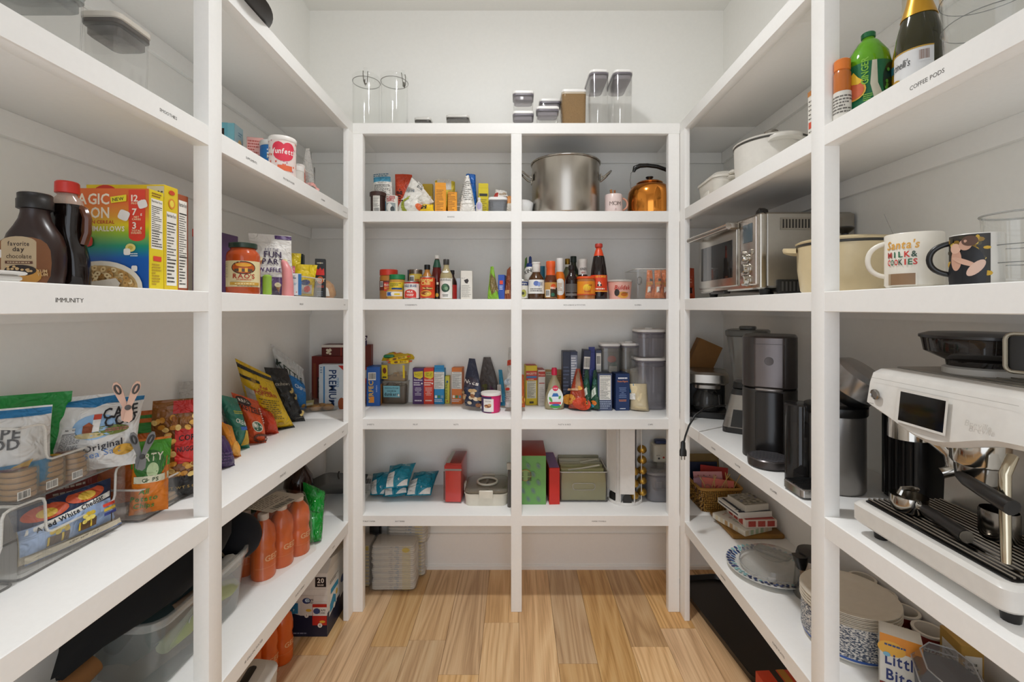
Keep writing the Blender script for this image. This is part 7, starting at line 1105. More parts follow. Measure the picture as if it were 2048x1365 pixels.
def santa(D):
    D.text("Santa's", 0, .086, .0185, '#dba54a', bold=1, sh=.2, wmax=.062)
    for t, u, v, cs in (('MILK&', 0, .067, ('#a8322c', '#2c6a4c', '#2c6a4c', '#c8342c', '#2c4a3c')), ('COOKIES', 0, .05, ('#c8342c', '#2c6a4c', '#c8342c', '#2c4a3c', '#c8342c', '#2c6a4c', '#c8342c'))):
        n = len(t); w = .058/n*1.0
        for i, ch in enumerate(t): D.text(ch, -.029+w*(i+.5), v, .013, cs[i], wmax=w*.88, lift=(i == 0))
    D.rect(-.028, .004, .028, .034, '#e2dccf'); D.rect(-.025, .006, .025, .031, '#8d6f52'); D.rect(-.025, .006, -.019, .031, '#a89478')
mug('cookie_mug', "large white mug reading Santa's MILK & COOKIES with a cookie slot", 0, 1.03, z2, .0525, .121, '#e0dacd,.3', PI+.55, santa, X=.897, rzt=cam_rz(.897, 1.03)-.42)
q = MB(); q.tube([(.01,.0,.01), (-.045,.02,.165)], .0007, '#8a8884,.3,1', 5); o = q.build('skewer', None, (.895, 1.035, z2+.007)); tag(o, 'thin metal skewer leaning out of the cookie mug', 'skewer')
def phot(D):
    D.rect(-.034, .001, .036, .098, '#2a2620')
    for i in range(60):
        u, v = rnd.uniform(-.03, .032), rnd.uniform(.006, .093)
        D.ell(u, v, rnd.uniform(.003, .008), rnd.uniform(.003, .006), rnd.choice(('#c8a02c', '#8a6a1c', '#3a3424', '#d8bc5a', '#4a4632')), n=8, lift=(i % 10 == 0))
    D.ell(.008, .025, .022, .05, '#15161b'); D.ell(-.016, .02, .014, .03, '#17181d'); D.ell(-.012, .05, .009, .022, '#c99c86'); D.ell(-.013, .072, .009, .01, '#d8b09a'); D.ell(.002, .078, .009, .011, '#c39a84'); D.ell(.008, .085, .011, .01, '#5a4034'); D.ell(.0, .045, .02, .005, '#d0a690', rot=-.5); D.ell(.016, .032, .008, .018, '#d6b4a2', rot=-.6)
mug('photo_mug', 'mug with a photo print of two people and dark handle', 0, .905, z2, .04, .1, '#d9d6cf,.3', PI+.62, phot, hm='#171615,.3', X=.912, rzt=cam_rz(.912, .905)-.4)
pitcher('glass_jar', 'clear glass jar at the right picture edge beside the photo mug', .965, .87, z2, .058, .135)
# -- fourth shelf
def podmachine():
    h = .462; o = empty('pod_coffee_machine', 'tall dark grey pod coffee machine with round drip tray', 'coffee machine', (1.0, 1.80, z3), -.53); w, d = .185, .24; k = '#2a2724,.35'
    q = MB(); q.rbox(0, 0, 0, h*.57, w, d, k, r=.05, b=.004, n=6); q.build('lower_body', o)
    q = MB(); q.rbox(0, 0, h*.575, h, w, d, '#322d2b,.32', r=.05, b=.005, n=6); q.build('upper_body', o)
    q = MB(); q.rbox(-.0, -d/2+.012, h*.585, h-.004, w*.58, .03, '#6b6463,.28,.8', r=.012, b=.003, n=4); p = q.build('front_panel', o); D = Pr(flat((0, -d/2-.0035, 0), (1,0,0), (0,0,1))); D.rect(-w*.28, h*.935, w*.28, h*.938, '#3a3636'); D.ell(0, h*.8, .0155, .0155, '#4d4849'); D.ell(0, h*.8, .0135, .0135, '#5f595a'); D.build('emblem', p)
    q = MB(); q.rbox(-.0, -d/2+.03, h*.555, h*.58, w*.52, .07, '#8a8480,.25,.8', r=.012, b=.003); q.build('spout', o)
    q = MB(); q.rbox(-w*.0, -d/2+.004, .012, h*.55, w*.5, .012, '#171413,.2', r=.004, b=.002); q.build('cup_recess', o)
    q = MB(); q.lathe([(0,0), (.06,0), (.068,.006), (.07,.03), (.066,.034), (0,.033)], '#4a4544,.3,.5', 36, cy=-d/2-.062); t = q.build('drip_tray', o)
    for i in range(9): q = MB(); hw = math.sqrt(max(.06**2-(-.052+.013*i)**2, 1e-5)); q.bx(-hw, -d/2-.062-.052+.013*i-.003, .034, hw, -d/2-.062-.052+.013*i+.003, .0355, '#6f6c70,.3,.6'); q.build('grate_bar', t)
podmachine()
def blender():
    o = empty('blender', 'blender with clear square jar on a silver and black base', 'blender', (1.075, 2.12, z3), -.62)
    q = MB(); q.loft([rr(.19, .2, .03, 0, 4), rr(.19, .2, .03, .025, 4), rr(.17, .18, .03, .07, 4), rr(.13, .14, .03, .17, 4), rr(.115, .125, .03, .195, 4)], ['#1a1918,.4', '#8f8b85,.3,.7', '#9a958e,.3,.7', '#1a1918,.4']); b = q.build('base', o)
    q = MB(); q.loft([[V((x, -.1+y*.14+dy, z)) for x, z, y in ((-.055,.03,0), (.04,.03,0), (.03,.165,.27), (-.04,.165,.27))] for dy in (-.004, .01)], '#141312,.2'); q.build('control_panel', b)
    q = MB(); q.lathe([(.016,0), (.015,.014), (.01,.016), (0,.016)], '#c0b088,.2,1', 20, T=Matrix.Translation((.01, -.082, .085)) @ Matrix.Rotation(PI/2, 4, 'X')); q.build('dial', b)
    q = MB(); q.loft([rr(.1, .1, .02, .2, 4), rr(.11, .11, .025, .24, 4), rr(.165, .165, .035, .435, 4), rr(.158, .158, .032, .435, 4), rr(.1, .1, .02, .245, 4)], clear('#c2c4c3', .08)); j = q.build('jar', o)
    q = MB(); q.loft([rr(.1, .1, .02, .19, 4), rr(.118, .118, .026, .2, 4), rr(.11, .11, .024, .225, 4)], '#121211,.35'); q.build('blade_collar', j)
    q = MB(); q.rbox(0, 0, .436, .468, .175, .172, clear('#6f7270', .45), r=.038, b=.006, n=4); q.rbox(0, 0, .468, .484, .07, .07, clear('#5f6260', .5), r=.02, b=.004, n=4); q.build('lid', j)
    q = MB(); q.tube([(.07,0,.425), (.115,0,.42), (.125,0,.36), (.11,0,.29), (.06,0,.265)], [.011,.012,.012,.011,.009], clear('#6f7270', .5), 8); q.build('handle', j)
blender()
def coffee():
    o = empty('coffee_maker', 'black and silver drip coffee maker in the corner behind the blender', 'coffee maker', (1.02, 2.45, z3), -.35)
    q = MB(); q.rbox(0, 0, 0, .03, .2, .24, '#141312,.35', r=.03, b=.005, n=4); q.rbox(0, .075, .03, .17, .19, .09, '#141312,.35', r=.02, b=.004, n=3); q.build('body', o)
    q = MB(); q.rbox(0, 0, .17, .235, .21, .24, '#a39d94,.25,.9', r=.05, b=.012, n=5); q.build('brew_head', o)
    q = MB(); q.rbox(0, -.02, .145, .17, .13, .15, '#8c867e,.3,.9', r=.03, b=.004, n=4); q.build('filter_basket', o)
    q = MB(); q.lathe([(0,.032), (.06,.032), (.068,.05), (.066,.1), (.045,.135), (.044,.14)], clear('#5a5855', .4), 24, cy=-.03); c = q.build('carafe', o)
    q = MB(); q.tube([(.0,-.07,.125), (-.0,-.12,.12), (0,-.125,.07), (0,-.1,.055)], .008, '#121110,.35', 8, T=Matrix.Rotation(.5, 4, 'Z')); q.build('handle', c)
coffee()
q = MB(); q.rbox(0, 0, 0, .34, .135, .07, '#8a5f2c,.7', r=.001, b=.001, n=1); o = q.build('cardboard_box', None, (.965, 2.62, z3+.06)); o.rotation_euler = (0, .42, -.1); tag(o, 'brown cardboard box leaning sideways in the corner with a starburst drawing', 'box')
D = Pr(flat((0,-.035,0), (1,0,0), (0,0,1)))
for i in range(7): a = i*PI/7; D.poly([(-.03+.045*math.cos(a), .12+.045*math.sin(a)), (-.03-.001*math.sin(a), .12+.001*math.cos(a)), (-.03-.045*math.cos(a), .12-.045*math.sin(a)), (-.03+.001*math.sin(a), .12-.001*math.cos(a))], '#3a2812', lift=(i == 0))
D.rect(-.065, .05, .065, .052, '#5a3c18'); D.build('drawing', o)
carton('dark_box', 'dark box standing in the corner left of the coffee maker', 'box', (.885, 2.52, z3), .05, .12, .2, '#1a1a1d', lambda D, c: (setattr(D, 'S', c['F']), D.rect(-.02, .04, .015, .09, '#5a5a5c')))
q = MB(); cp = [pt(1450,812,2.2), pt(1430,812,2.14), pt(1408,818,2.10), pt(1390,832,2.07), pt(1378,852,2.06), pt(1371,872,2.06), pt(1368,884,2.06)]; org = cp[0].copy(); q.tube([p-org for p in cp], .0042, '#141312,.4', 8); o = q.build('power_cord', None, org); tag(o, 'black power cord with plug hanging over the right shelf edge', 'cord')
pp = pt(1366, 897, 2.06)-org; q = MB(); q.loft([rr(.008, .008, .003, .033, 2), rr(.02, .014, .005, .026, 2), rr(.021, .015, .005, .0, 2), rr(.03, .02, .006, -.012, 2), rr(.03, .02, .006, -.034, 2)][::-1], '#161514,.4', T=Matrix.Translation(pp)); pl = q.build('plug', o)
for s in (-1, 1): q = MB(); q.bx(s*.007-.0012, -.004, -.052, s*.007+.0012, .004, -.034, '#a8a294,.25,1', T=Matrix.Translation(pp)); q.build('prong', pl)
def brewer():
    o = empty('capsule_brewer', 'silver and black capsule brewer with its lid open behind the near post', 'coffee machine', (1.0, 1.43, z3), -.6)
    q = MB(); q.lathe([(0,0), (.076,0), (.08,.008), (.08,.235), (.0,.236)], '#908c88,.3,.8', 36, cy=.02); b = q.build('body', o)
    q = MB(); q.rbox(-.098, .02, .0, .255, .08, .1, clear('#2e2c2b', .6), r=.03, b=.003, n=4); q.rbox(-.098, .02, .003, .2, .072, .092, '#121111,.2', r=.028, b=.003, n=4); q.build('water_tank', o)
    q = MB(); q.lathe([(.083,.236), (.085,.24), (.085,.262), (.06,.268), (.02,.262), (0,.262)], '#141312,.3', 36, cy=.02); q.build('brew_ring', o)
    T = Matrix.Translation((.02, .105, .265)) @ Matrix.Rotation(-.95, 4, 'Y') @ Matrix.Rotation(.45, 4, 'X'); T = Matrix.Translation((.0, .09, .27)) @ Matrix.Rotation(.62, 4, 'Y') @ Matrix.Rotation(.2, 4, 'X')
    q = MB(); q.lathe([(0,.02), (.07,.02), (.074,.026), (.074,.05)], '#141312,.3', 32, T=T @ Matrix.Translation((0, -.05, .02))); q.lathe([(.074,.05), (.076,.054), (.074,.11), (.06,.124), (0,.128)], '#a9a7a6,.25,.8', 32, T=T @ Matrix.Translation((0, -.05, .02))); q.build('open_lid', o)
    q = MB(); q.rbox(0, 0, .004, .03, .105, .1, '#a9a7a5,.2,.9', r=.012, b=.003, n=3, T=Matrix.Rotation(.6, 4, 'Z') @ Matrix.Translation((-.105, -.035, 0))); t = q.build('cup_tray', o)
    for i in range(8): q = MB(); q.bx(-.046, -.042+.0115*i, .03, .046, -.035+.0115*i, .0325, '#161515,.4', T=Matrix.Rotation(.6, 4, 'Z') @ Matrix.Translation((-.105, -.035, 0))); q.build('grate_bar', t)
brewer()
q = MB(); q.rbox(0, 0, 0, .27, .1, .14, '#1c1a19,.25', r=.03, b=.004, n=4); o = q.build('black_canister', None, (1.165, 1.335, z3)); tag(o, 'tall black ribbed canister between the brewer and the espresso machine', 'canister')
for i in range(5): q = MB(); q.tube([(-.052, -.05+.025*i, .01), (-.052, -.05+.025*i, .26)], .003, '#2a2826,.3', 6); q.build('rib', o)
def espresso():
    x0, ya, yb, z = .852, .79, 1.165, z3; org = V((x0, (ya+yb)/2, z)); o = empty('espresso_machine', 'large white espresso machine with screen, bean hopper and steel drip tray', 'espresso machine', org); T = Matrix.Translation(-org)
    wh = '#dcd9d3,.3'; ch = '#b9b4ac,.12,1'; bk = '#161413,.3'
    def side(pts, y0, y1, m): return [[V((p[0], y, p[1])) for p in pts] for y in (y0, y1)]
    q = MB(); q.rbox(1.03, (ya+yb)/2, z+.03, z+.082, .355, yb-ya, wh, r=.02, b=.008, n=4, T=T); q.build('base', o)
    for x in (.9, 1.15):
        for y in (ya+.04, yb-.04): q = MB(); q.lathe([(.014,0), (.018,.031), (0,.032)], bk, 12, T=T @ Matrix.Translation((x, y, z))); q.build('foot', o)
    q = MB(); q.rbox(.975, (ya+yb)/2+.0, z+.0815, z+.084, .2, yb-ya-.03, '#0f0e0d,.3', r=.01, b=.001, T=T); tr = q.build('drip_tray', o)
    n = 15
    for i in range(n): q = MB(); x = .885+i*.0128; q.tube([(x, ya+.02, z+.088), (x, yb-.02, z+.088)], .0028, '#8c857c,.2,1', 6, T=T); q.build('grate_bar', tr)
    q = MB(); q.loft([[V((p[0], y, p[1])) for p in [(1.08, z+.083), (1.2, z+.083), (1.2, z+.32), (1.06, z+.32), (1.085, z+.2)]] for y in (ya+.01, yb-.012)], '#c9c3b8,.3,.75', T=T); q.build('back_panel', o)
    # head: lofted along its length so the lower lip dips in the middle
    rings = []; N = 18
    for i in range(N+1):
        t = i/N; y = ya-.01+(yb-ya+.0)*t; dip = .04*math.sin(PI*min(1, max(0, (t-.05)/.9)))**2+(.012*math.cos(2*PI*t*1.0) if 0 else 0); lo = z+.318-dip*(1.0)+(.0 if t < .86 else (t-.86)*.06); e = .0 if .02 < t < .98 else .006; fx = x0+.012+e+(0 if t < .93 else (t-.93)*.25)
        rings.append([V((fx+.02, y, lo)), V((fx+.004, y, lo+.012)), V((fx+.012, y, z+.385)), V((fx+.02, y, z+.408-e)), V((fx+.04, y, z+.418-e)), V((1.2, y, z+.418-e)), V((1.2, y, lo+.004)), V((1.0, y, lo))])
    q = MB(); q.loft(rings, wh, T=T); hd = q.build('head', o, ang=30)
    q = MB(); q.rbox(1.06, (ya+yb)/2, z+.4185, z+.4215, .22, yb-ya-.04, '#a9a59d,.35,.7', r=.01, b=.001, T=T); wt = q.build('cup_warmer', o)
    for i in range(6): q = MB(); q.bx(.97+i*.03, ya+.03, z+.4215, .974+i*.03, ya+.16, z+.424, '#8a867f,.3,.8', T=T); q.build('rail', wt)
    S = flat(V((x0+.0125, 0, z+.33))-org, (0,-1,0), V((.006, 0, .06)).normalized()); D = Pr(S); yy = lambda px: -ax(px, x0+.012)
    D.rect(yy(1791), -.02, yy(1892), .056, '#d6d3cd'); D.rect(yy(1797), -.015, yy(1887), .05, '#131212,.06'); D.build('touch_screen', hd)
    D = Pr(S); D.text('Breville', yy(1953), .012, .012, '#c9c6bf', bold=0, sh=.2); D.lines(yy(1742)-.006, .004, yy(1742)+.008, .008, 1, '#8a8781'); D.rect(-ax(1735, x0+.012), .068, -ya, .0688, '#a8a59f'); D.build('lettering', hd)
    q = MB(); q.lathe([(.0125,0), (.0125,.004), (.0105,.006), (.0095,.004), (0,.004)], '#8f8b86,.2,1', 24, T=T @ Matrix.Translation((x0+.014, ax(1750, x0+.012), z+.36)) @ Matrix.Rotation(-PI/2-.1, 4, 'Y')); q.build('power_button', hd)
    # grinder cradle, group head, wand
    q = MB(); q.lathe([(.04,.0), (.04,.05), (0,.05)], ch, 28, T=T @ Matrix.Translation((.925, 1.075, z+.262))); q.tube([(.965,1.05,z+.27), (.985,1.03,z+.24), (.98,1.02,z+.205), (.96,1.03,z+.195)], [.02,.018,.016,.012], ch, 10, T=T); q.build('grinder_cradle', o)
    q = MB(); q.lathe([(.0,0), (.042,0), (.046,.006), (.046,.05), (0,.05)], ch, 32, T=T @ Matrix.Translation((.945, .93, z+.25))); q.build('group_head', o)
    pf = lambda nm, c, a, hz, tilt=0: None
    def porta(label, c, a, handle):
        R = T @ Matrix.Translation(c) @ Matrix.Rotation(a, 4, 'Z'); q = MB(); q.lathe([(.03,0), (.034,.004), (.0365,.02), (.0365,.036), (.033,.036), (.031,.01), (0,.008)], ch, 32, T=R); p = q.build('portafilter', o); p['label'] = label
        q = MB(); q.tube([(.034,0,.022), (.05,0,.024)], .008, ch, 10, T=R); q.tube([(.05,0,.024), (.06,0,.024), (.1,0,.024), (handle,0,.02)], [.010,.0125,.0125,.0135], '#14110f,.3', 14, T=R); q.build('handle', p)
        q = MB(); q.tube([(handle,0,.02), (handle+.003,0,.02)], .0125, '#8f897f,.25,1', 14, T=R); q.build('end_cap', p)
        q = MB(); q.tube([(0,-.02,.036), (0,-.014,.05), (0,.012,.052), (-.012,.024,.046)], .006, ch, 8, T=R); q.build('spout', p)
    porta('chrome portafilter lying on the drip tray', V((.925, 1.075, z+.091)), -1.83+.1, .165)
    q = MB(); R = T @ Matrix.Translation((.945, .93, z+.205)); q.lathe([(.0,0), (.03,.002), (.038,.016), (.04,.045), (0,.045)], '#8f8a83,.15,1', 30, T=R); q.build('filter_holder', o)
    q = MB(); q.tube([(-.04,-.0,.022), (-.055,-.03,.022), (-.07,-.08,.02), (-.075,-.13,.012)], [.009,.012,.0135,.0145], '#14110f,.3', 12, T=R); q.build('group_handle', o)
    q = MB(); q.tube([(.93,.855,z+.29), (.905,.845,z+.26), (.90,.84,z+.19), (.90,.838,z+.1)], [.009,.009,.0085,.0075], '#c9bfa8,.15,1', 12, T=T); q.build('steam_wand', o)
    q = MB(); q.lathe([(0,0), (.028,.0), (.032,.012), (.032,.055), (.03,.06), (.03,.01), (0,.006)], '#86817a,.2,1', 28, T=T @ Matrix.Translation((1.0, .945, z+.09))); q.build('steel_cup', o)
    # hopper
    q = MB(); q.lathe([(.058,.0), (.06,.014), (.098,.034), (.102,.058), (.104,.064), (.0,.066)], clear('#2a2522', .75), 40, T=T @ Matrix.Translation((1.04, 1.02, z+.436))); hp = q.build('bean_hopper', o)
    q = MB(); q.lathe([(.066,0), (.066,.014), (.058,.018)], '#c9c6c0,.3', 40, T=T @ Matrix.Translation((1.04, 1.02, z+.42))); q.build('hopper_collar', o)
    q = MB(); q.lathe([(.107,.0), (.107,.006), (.09,.012), (0,.013)], '#2a2624,.3', 40, T=T @ Matrix.Translation((1.04, 1.02, z+.501))); q.build('hopper_lid', hp)
    q = MB(); q.lathe([(.05,.012), (.08,.032), (.08,.036), (0,.037)], '#3a2618,.6', 24, T=T @ Matrix.Translation((1.04, 1.02, z+.436))); q.build('coffee_beans', hp)
espresso()
o = MB(); o.tube([V((p.x, 0, p.y+.04)) for p in rr(.05, .075, .012, 0, 4)], .004, '#a8a294,.25,1', 8, True); o.rbox(0, .02, .0, .08, .045, .035, '#1a1817,.3', r=.006); o = o.build('milk_frother', None, (.985, .885, z3+.44), -.9); tag(o, 'steel framed dark jug standing on the espresso machine at the picture edge', 'jug')
# -- fifth shelf
WICK = nodemat('wicker', lambda nt, N, L, b: (lambda tc, wv, r: (L.new(tc.outputs['Object'], wv.inputs['Vector']), wv.inputs['Scale'].__setattr__('default_value', 34), wv.inputs['Distortion'].__setattr__('default_value', 6), L.new(wv.outputs['Color'], r.inputs[0]), r.color_ramp.elements[0].__setattr__('color', lin('#4a3010')), r.color_ramp.elements[1].__setattr__('color', lin('#b8893c')), L.new(r.outputs[0], b.inputs['Base Color'])))(N.new('ShaderNodeTexCoord'), N.new('ShaderNodeTexWave'), N.new('ShaderNodeValToRGB')))
def basket():
    o = empty('wicker_basket', 'golden wicker basket holding paper cards in the right corner', 'basket', (1.065, 2.50, z4)); w, d, h = .215, .27, .122
    q = MB(); q.rbox(0, 0, 0, .006, w-.02, d-.02, WICK, r=.02, b=.002); q.build('base', o)
    for k in range(11):
        zz = .006+k*.0105; ta = -.012+.012*k/10; n = 5; ring = rr(w+ta*2, d+ta*2, .025, zz+.004, n); m = len(ring); q = MB(); pts = []
        for i, p in enumerate(ring):
            p2 = ring[(i+1) % m]; L_ = max(1, int((p2-p).length/.02))
            for s in range(L_): pts.append(p.lerp(p2, s/L_))
        pts = [p*1.0+V((p.x, p.y, 0)).normalized()*(.003 if (i+k) % 2 else -.003)+V((0,0,.0015*noise.noise(p*60))) for i, p in enumerate(pts)]
        q.tube(pts, .0055, WICK, 5, True); q.build('strand', o)
    q = MB(); q.tube(rr(w+.006, d+.006, .025, h, 5), .008, '#a87a34,.6', 8, True); q.build('rim', o)
basket()
for nm, lb, x, y, w, h, m, ang, lean, fn in (('valentine_card', 'coral card with red X O letters standing in the basket', 1.06, 2.40, .16, .1, '#cf6a58,.6', -.25, (.05, .35), lambda D, c: (setattr(D, 'S', c['F']), [D.text(t, -.05+.036*i, .035, .034, '#a8321f' if i % 2 else '#a85a4a') for i, t in enumerate('OXOX')])),
    ('pink_card', 'pale pink card behind the coral one in the basket', 1.04, 2.45, .15, .12, '#c98a8a,.6', -.15, (-.05, .3), lambda D, c: (setattr(D, 'S', c['F']), [D.ell(-.05+.03*i, .1, .003, .003, '#8a3a3a') for i in range(4)])),
    ('red_card', 'red card at the back of the basket', 1.09, 2.52, .15, .125, '#a8261c,.6', -.1, (.1, .25), None), ('mauve_card', 'mauve folded card at the left of the basket', 1.0, 2.43, .08, .1, '#a07a86,.6', .2, (-.1, .25), None), ('navy_folder', 'navy blue folder rising behind the cards in the corner', 1.05, 2.60, .2, .17, '#1c2440,.6', 0, (0, .1), None), ('manila_folder', 'tan folder rising behind the cards in the corner', 1.07, 2.62, .2, .21, '#7a6234,.6', 0, (0, .1), None)):
    o = carton(nm, lb, 'card', (x, y, z4+(.058 if 'folder' not in nm else .012)), w, .003, h, m, fn, rz=ang); o.rotation_euler = (-lean[1], lean[0], ang)
for i in range(7):
    q = MB(); a = (i*1.3) % 2-.9; q.tube([(0,0,0), (.02*a, -.01, .06), (.05*a, -.02, .1+.004*i)], .0022, '#b8965a,.6', 5); o = q.build('craft_stick', None, (1.0+.022*i, 2.40, z4+.085)); tag(o, ('leftmost', 'second from the left', 'third from the left', 'middle', 'third from the right', 'second from the right', 'rightmost')[i]+' of the thin wooden sticks poking out of the wicker basket', 'stick', 'wooden sticks in the wicker basket')
q = MB(); q.rbox(0, 0, 0, .02, .24, .26, '#8a6224,.5', r=.008, b=.004, n=2); q.rbox(0, 0, .02, .0205, .22, .24, '#7a5420,.5', r=.006, b=.0003); o = q.build('wooden_tray', None, (1.115, 2.225, z4), .0); tag(o, 'wooden board under the stack of napkin packs', 'board')
def naps(name, label, x, y, z, w, d, h, m, fn, rz):
    o = carton(name, label, 'napkins', (x, y, z), w, d, h, m, fn, rz=rz); return o
def f1(D, c):
    D.S = c['T']; [D.ell(rnd.uniform(-.07, .07), rnd.uniform(-.09, .09), .008, .006, rnd.choice(('#a8b098', '#c8a89a', '#8a9a8a')), lift=(i == 0)) for i in range(24)]
    for k in 'FL': D.S = c[k]; [D.rect(-.08+.03*i, .002, -.062+.03*i, .024, rnd.choice(('#b08a5a', '#9aa88a', '#c8b89a')), lift=(i == 0)) for i in range(5)]
def f2(D, c):
    for k in 'FL':
        D.S = c[k]; D.rect(-.07, .006, .07, .032, '#a83a30'); [D.rect(-.07+.045*i, .004, -.06+.045*i, .034, '#d8c4b8', lift=(i == 0)) for i in range(4)]; D.lines(-.065, .008, .065, .03, 6, '#c86a5a', .2)
    D.S = c['T']; D.rect(-.07, -.08, .07, .08, '#a8443a')
def f3(D, c): D.S = c['T']; D.rect(-.07, -.08, -.055, .08, '#23242c'); D.rect(-.08, -.085, .08, -.07, '#23283c'); D.rect(-.08, -.055, .08, -.05, '#23283c'); D.S = c['L']; D.rect(-.08, .01, .08, .016, '#2a2c38')
def f4(D, c):
    D.S = c['T']; D.rect(-.06, -.06, .06, .06, '#8d8678'); [D.ell(rnd.uniform(-.055, .055), rnd.uniform(-.055, .055), .008, .007, rnd.choice(('#5f5a50', '#b0a898', '#77705f', '#6a6a78')), lift=(i % 6 == 0), n=8) for i in range(46)]
naps('napkin_pack', 'floral white napkin pack at the bottom of the pile on the board', 1.085, 2.20, z4+.0212, .165, .2, .026, '#cdc6b8,.35', f1, .35)
naps('napkin_pack', 'red gingham and cream napkin pack, second from the bottom', 1.125, 2.19, z4+.0482, .15, .17, .036, '#d0c4b6,.35', f2, .05)
naps('napkin_pack', 'white napkin pack with navy stripes, second from the top', 1.105, 2.215, z4+.0852, .165, .18, .026, '#d2ccc2,.35', f3, .12)
naps('napkin_pack', 'small grey floral napkin pack on top of the pile', 1.115, 2.20, z4+.1122, .125, .13, .03, '#bdb6a9,.35', f4, .2)
def plate():
    o = empty('patterned_platter', 'round blue and white patterned platter lying on the lower right shelf', 'plate', (1.02, 1.845, z4)); r = .158
    prof = [(0,.002), (r*.55,.002), (r*.75,.012), (r,.022), (r+.001,.025), (r*.74,.016), (r*.54,.006), (0,.006)]
    q = MB(); q.lathe(prof, '#d9d8d3,.25', 48); q.build('plate', o)
    D = Pr(); f = lambda u, v, k: (lambda a, rr_: V((rr_*math.cos(a), rr_*math.sin(a), .0175+(rr_-r*.75)*.27+k)))(u/.14, r*.75+v); D.S = (f, .012)
    for i in range(44):
        a = i/44*2*PI*.14; c = rnd.choice(('#27407c', '#1c2f60', '#2f5a94', '#8fc0c4', '#27407c')); D.ell(a, .012+.002*(i % 3), .0058, .011, c, rot=.25, n=10, lift=(i == 0)); D.ell(a+.009, .03, .006, .008, rnd.choice(('#1c2f60', '#27407c', '#8fc0c4')), rot=-.2, n=10, lift=False)
    D.build('leaf_pattern', o)
    d = MB(); d.lathe([(.118,.0), (.121,.004), (.114,.03), (.095,.042), (.05,.044), (.045,.038), (.0,.038)], clear('#c9c8c4', .16), 40, c0=False); d = d.build('clear_cover', None, (1.03, 1.835, z4+.0265)); tag(d, 'clear plastic cover with a raised handle on the patterned platter', 'lid')
    q = MB(); q.rbox(0, 0, .0445, .062, .05, .13, clear('#b5b3ae', .25), r=.012, b=.006, n=3, T=Matrix.Rotation(.7, 4, 'Z')); q.build('handle', d)
    q = MB(); q.tube([(.12*math.cos(2*PI*i/36), .12*math.sin(2*PI*i/36), .003) for i in range(36)], .003, clear('#d4d2cd', .4), 6, True); q.build('rim', d)
    q = MB(); q.rbox(-.06, -.105, .0, .016, .03, .02, clear('#d4d2cd', .4), r=.004, b=.003); q.build('latch', d)
plate()
def kett2():
    q = MB(); q.lathe([(0,0), (.062,0), (.064,.008), (.056,.11), (.05,.145)], '#8f8b85,.2,.9', 32); o = q.build('metal_pitcher', None, (1.095, 1.685, z4)); tag(o, 'steel pitcher with a black lid behind the near right post', 'pitcher')
    q = MB(); q.lathe([(.053,.142), (.055,.148), (.05,.165), (0,.17)], '#131211,.35', 28); q.build('lid', o)
    q = MB(); q.loft([rr(.03, .03, .01, .11, 3, -.05, -.015), rr(.045, .04, .012, .16, 3, -.062, -.02)], '#131211,.35'); q.build('spout', o)
kett2()
BLU = nodemat('blue_speckled_paper', lambda nt, N, L, b: (lambda tc, mp, n, r: (L.new(tc.outputs['Object'], mp.inputs[0]), mp.inputs['Scale'].__setattr__('default_value', (150, 150, 420)), L.new(mp.outputs[0], n.inputs['Vector']), n.inputs['Scale'].__setattr__('default_value', 1), n.inputs['Detail'].__setattr__('default_value', 1), L.new(n.outputs[0], r.inputs[0]), r.color_ramp.elements[0].__setattr__('position', .44), r.color_ramp.elements[0].__setattr__('color', lin('#2c3c54')), r.color_ramp.elements[1].__setattr__('position', .6), r.color_ramp.elements[1].__setattr__('color', lin('#dcd8d0')), L.new(r.outputs[0], b.inputs['Base Color'])))(N.new('ShaderNodeTexCoord'), N.new('ShaderNodeMapping'), N.new('ShaderNodeTexNoise'), N.new('ShaderNodeValToRGB')))
def plates():
    r = .132; o = empty('paper_plate_stack', 'tall stack of paper plates in blue speckled wrap behind the near right post', 'paper plates', (1.062, 1.458, z4))
    q = MB(); q.lathe([(0,0), (r*.8,0), (r*.88,.006), (r*.97,.018)], '#d8d5cd,.5', 48); q.lathe([(r*.97,.018), (r*.985,.026)], '#2452a0,.4', 48, c0=False, c1=False); q.lathe([(r*.985,.026), (r*.985,.118)], BLU, 48, c0=False, c1=False); q.build('wrapped_plates', o)
    for i in range(8):
        zz = .117+i*.005; q = MB(); q.lathe([(r*.985,zz), (r+.001+.0015*(i % 2),zz+.002), (r+.001,zz+.0042), (r*.94,zz+.0046), (r*.78,zz-.004), (r*.7,zz-.006), (0,zz-.006)], '#cfc6b6,.6', 48, c0=False); q.build('paper_plate', o)
plates()
for i, (y, m, sp) in enumerate(((1.325, '#8a2a20', 'nearest'), (1.41, '#7a2018', 'second'), (1.495, '#5a1c18', 'third'), (1.58, '#6a3a2a', 'farthest'))):
    q = MB(); q.lathe([(.037,0), (.038,.002), (.038,.118), (.041,.124), (.041,.13), (.033,.13), (.033,.006), (0,.006)], ['#2a2626,.5', m+',.45', m+',.45', '#d6cfc3,.5', '#d6cfc3,.5', '#d6cfc3,.5', '#3a3633,.6', '#3a3633,.6'][:7], 28); o = q.build('paper_tube', None, (1.198, y, z4)); tag(o, 'open red cardboard tube with cream rim along the right wall, '+sp+' of four', 'tube')
    D = Pr(cyl(.0383, a0=-2.3)); D.rect(-.05, .06, .05, .075, '#2f6a3c'); D.text('cups', 0, .085, .02, '#d8cfc0', sh=.2); D.build('printed_band', o)
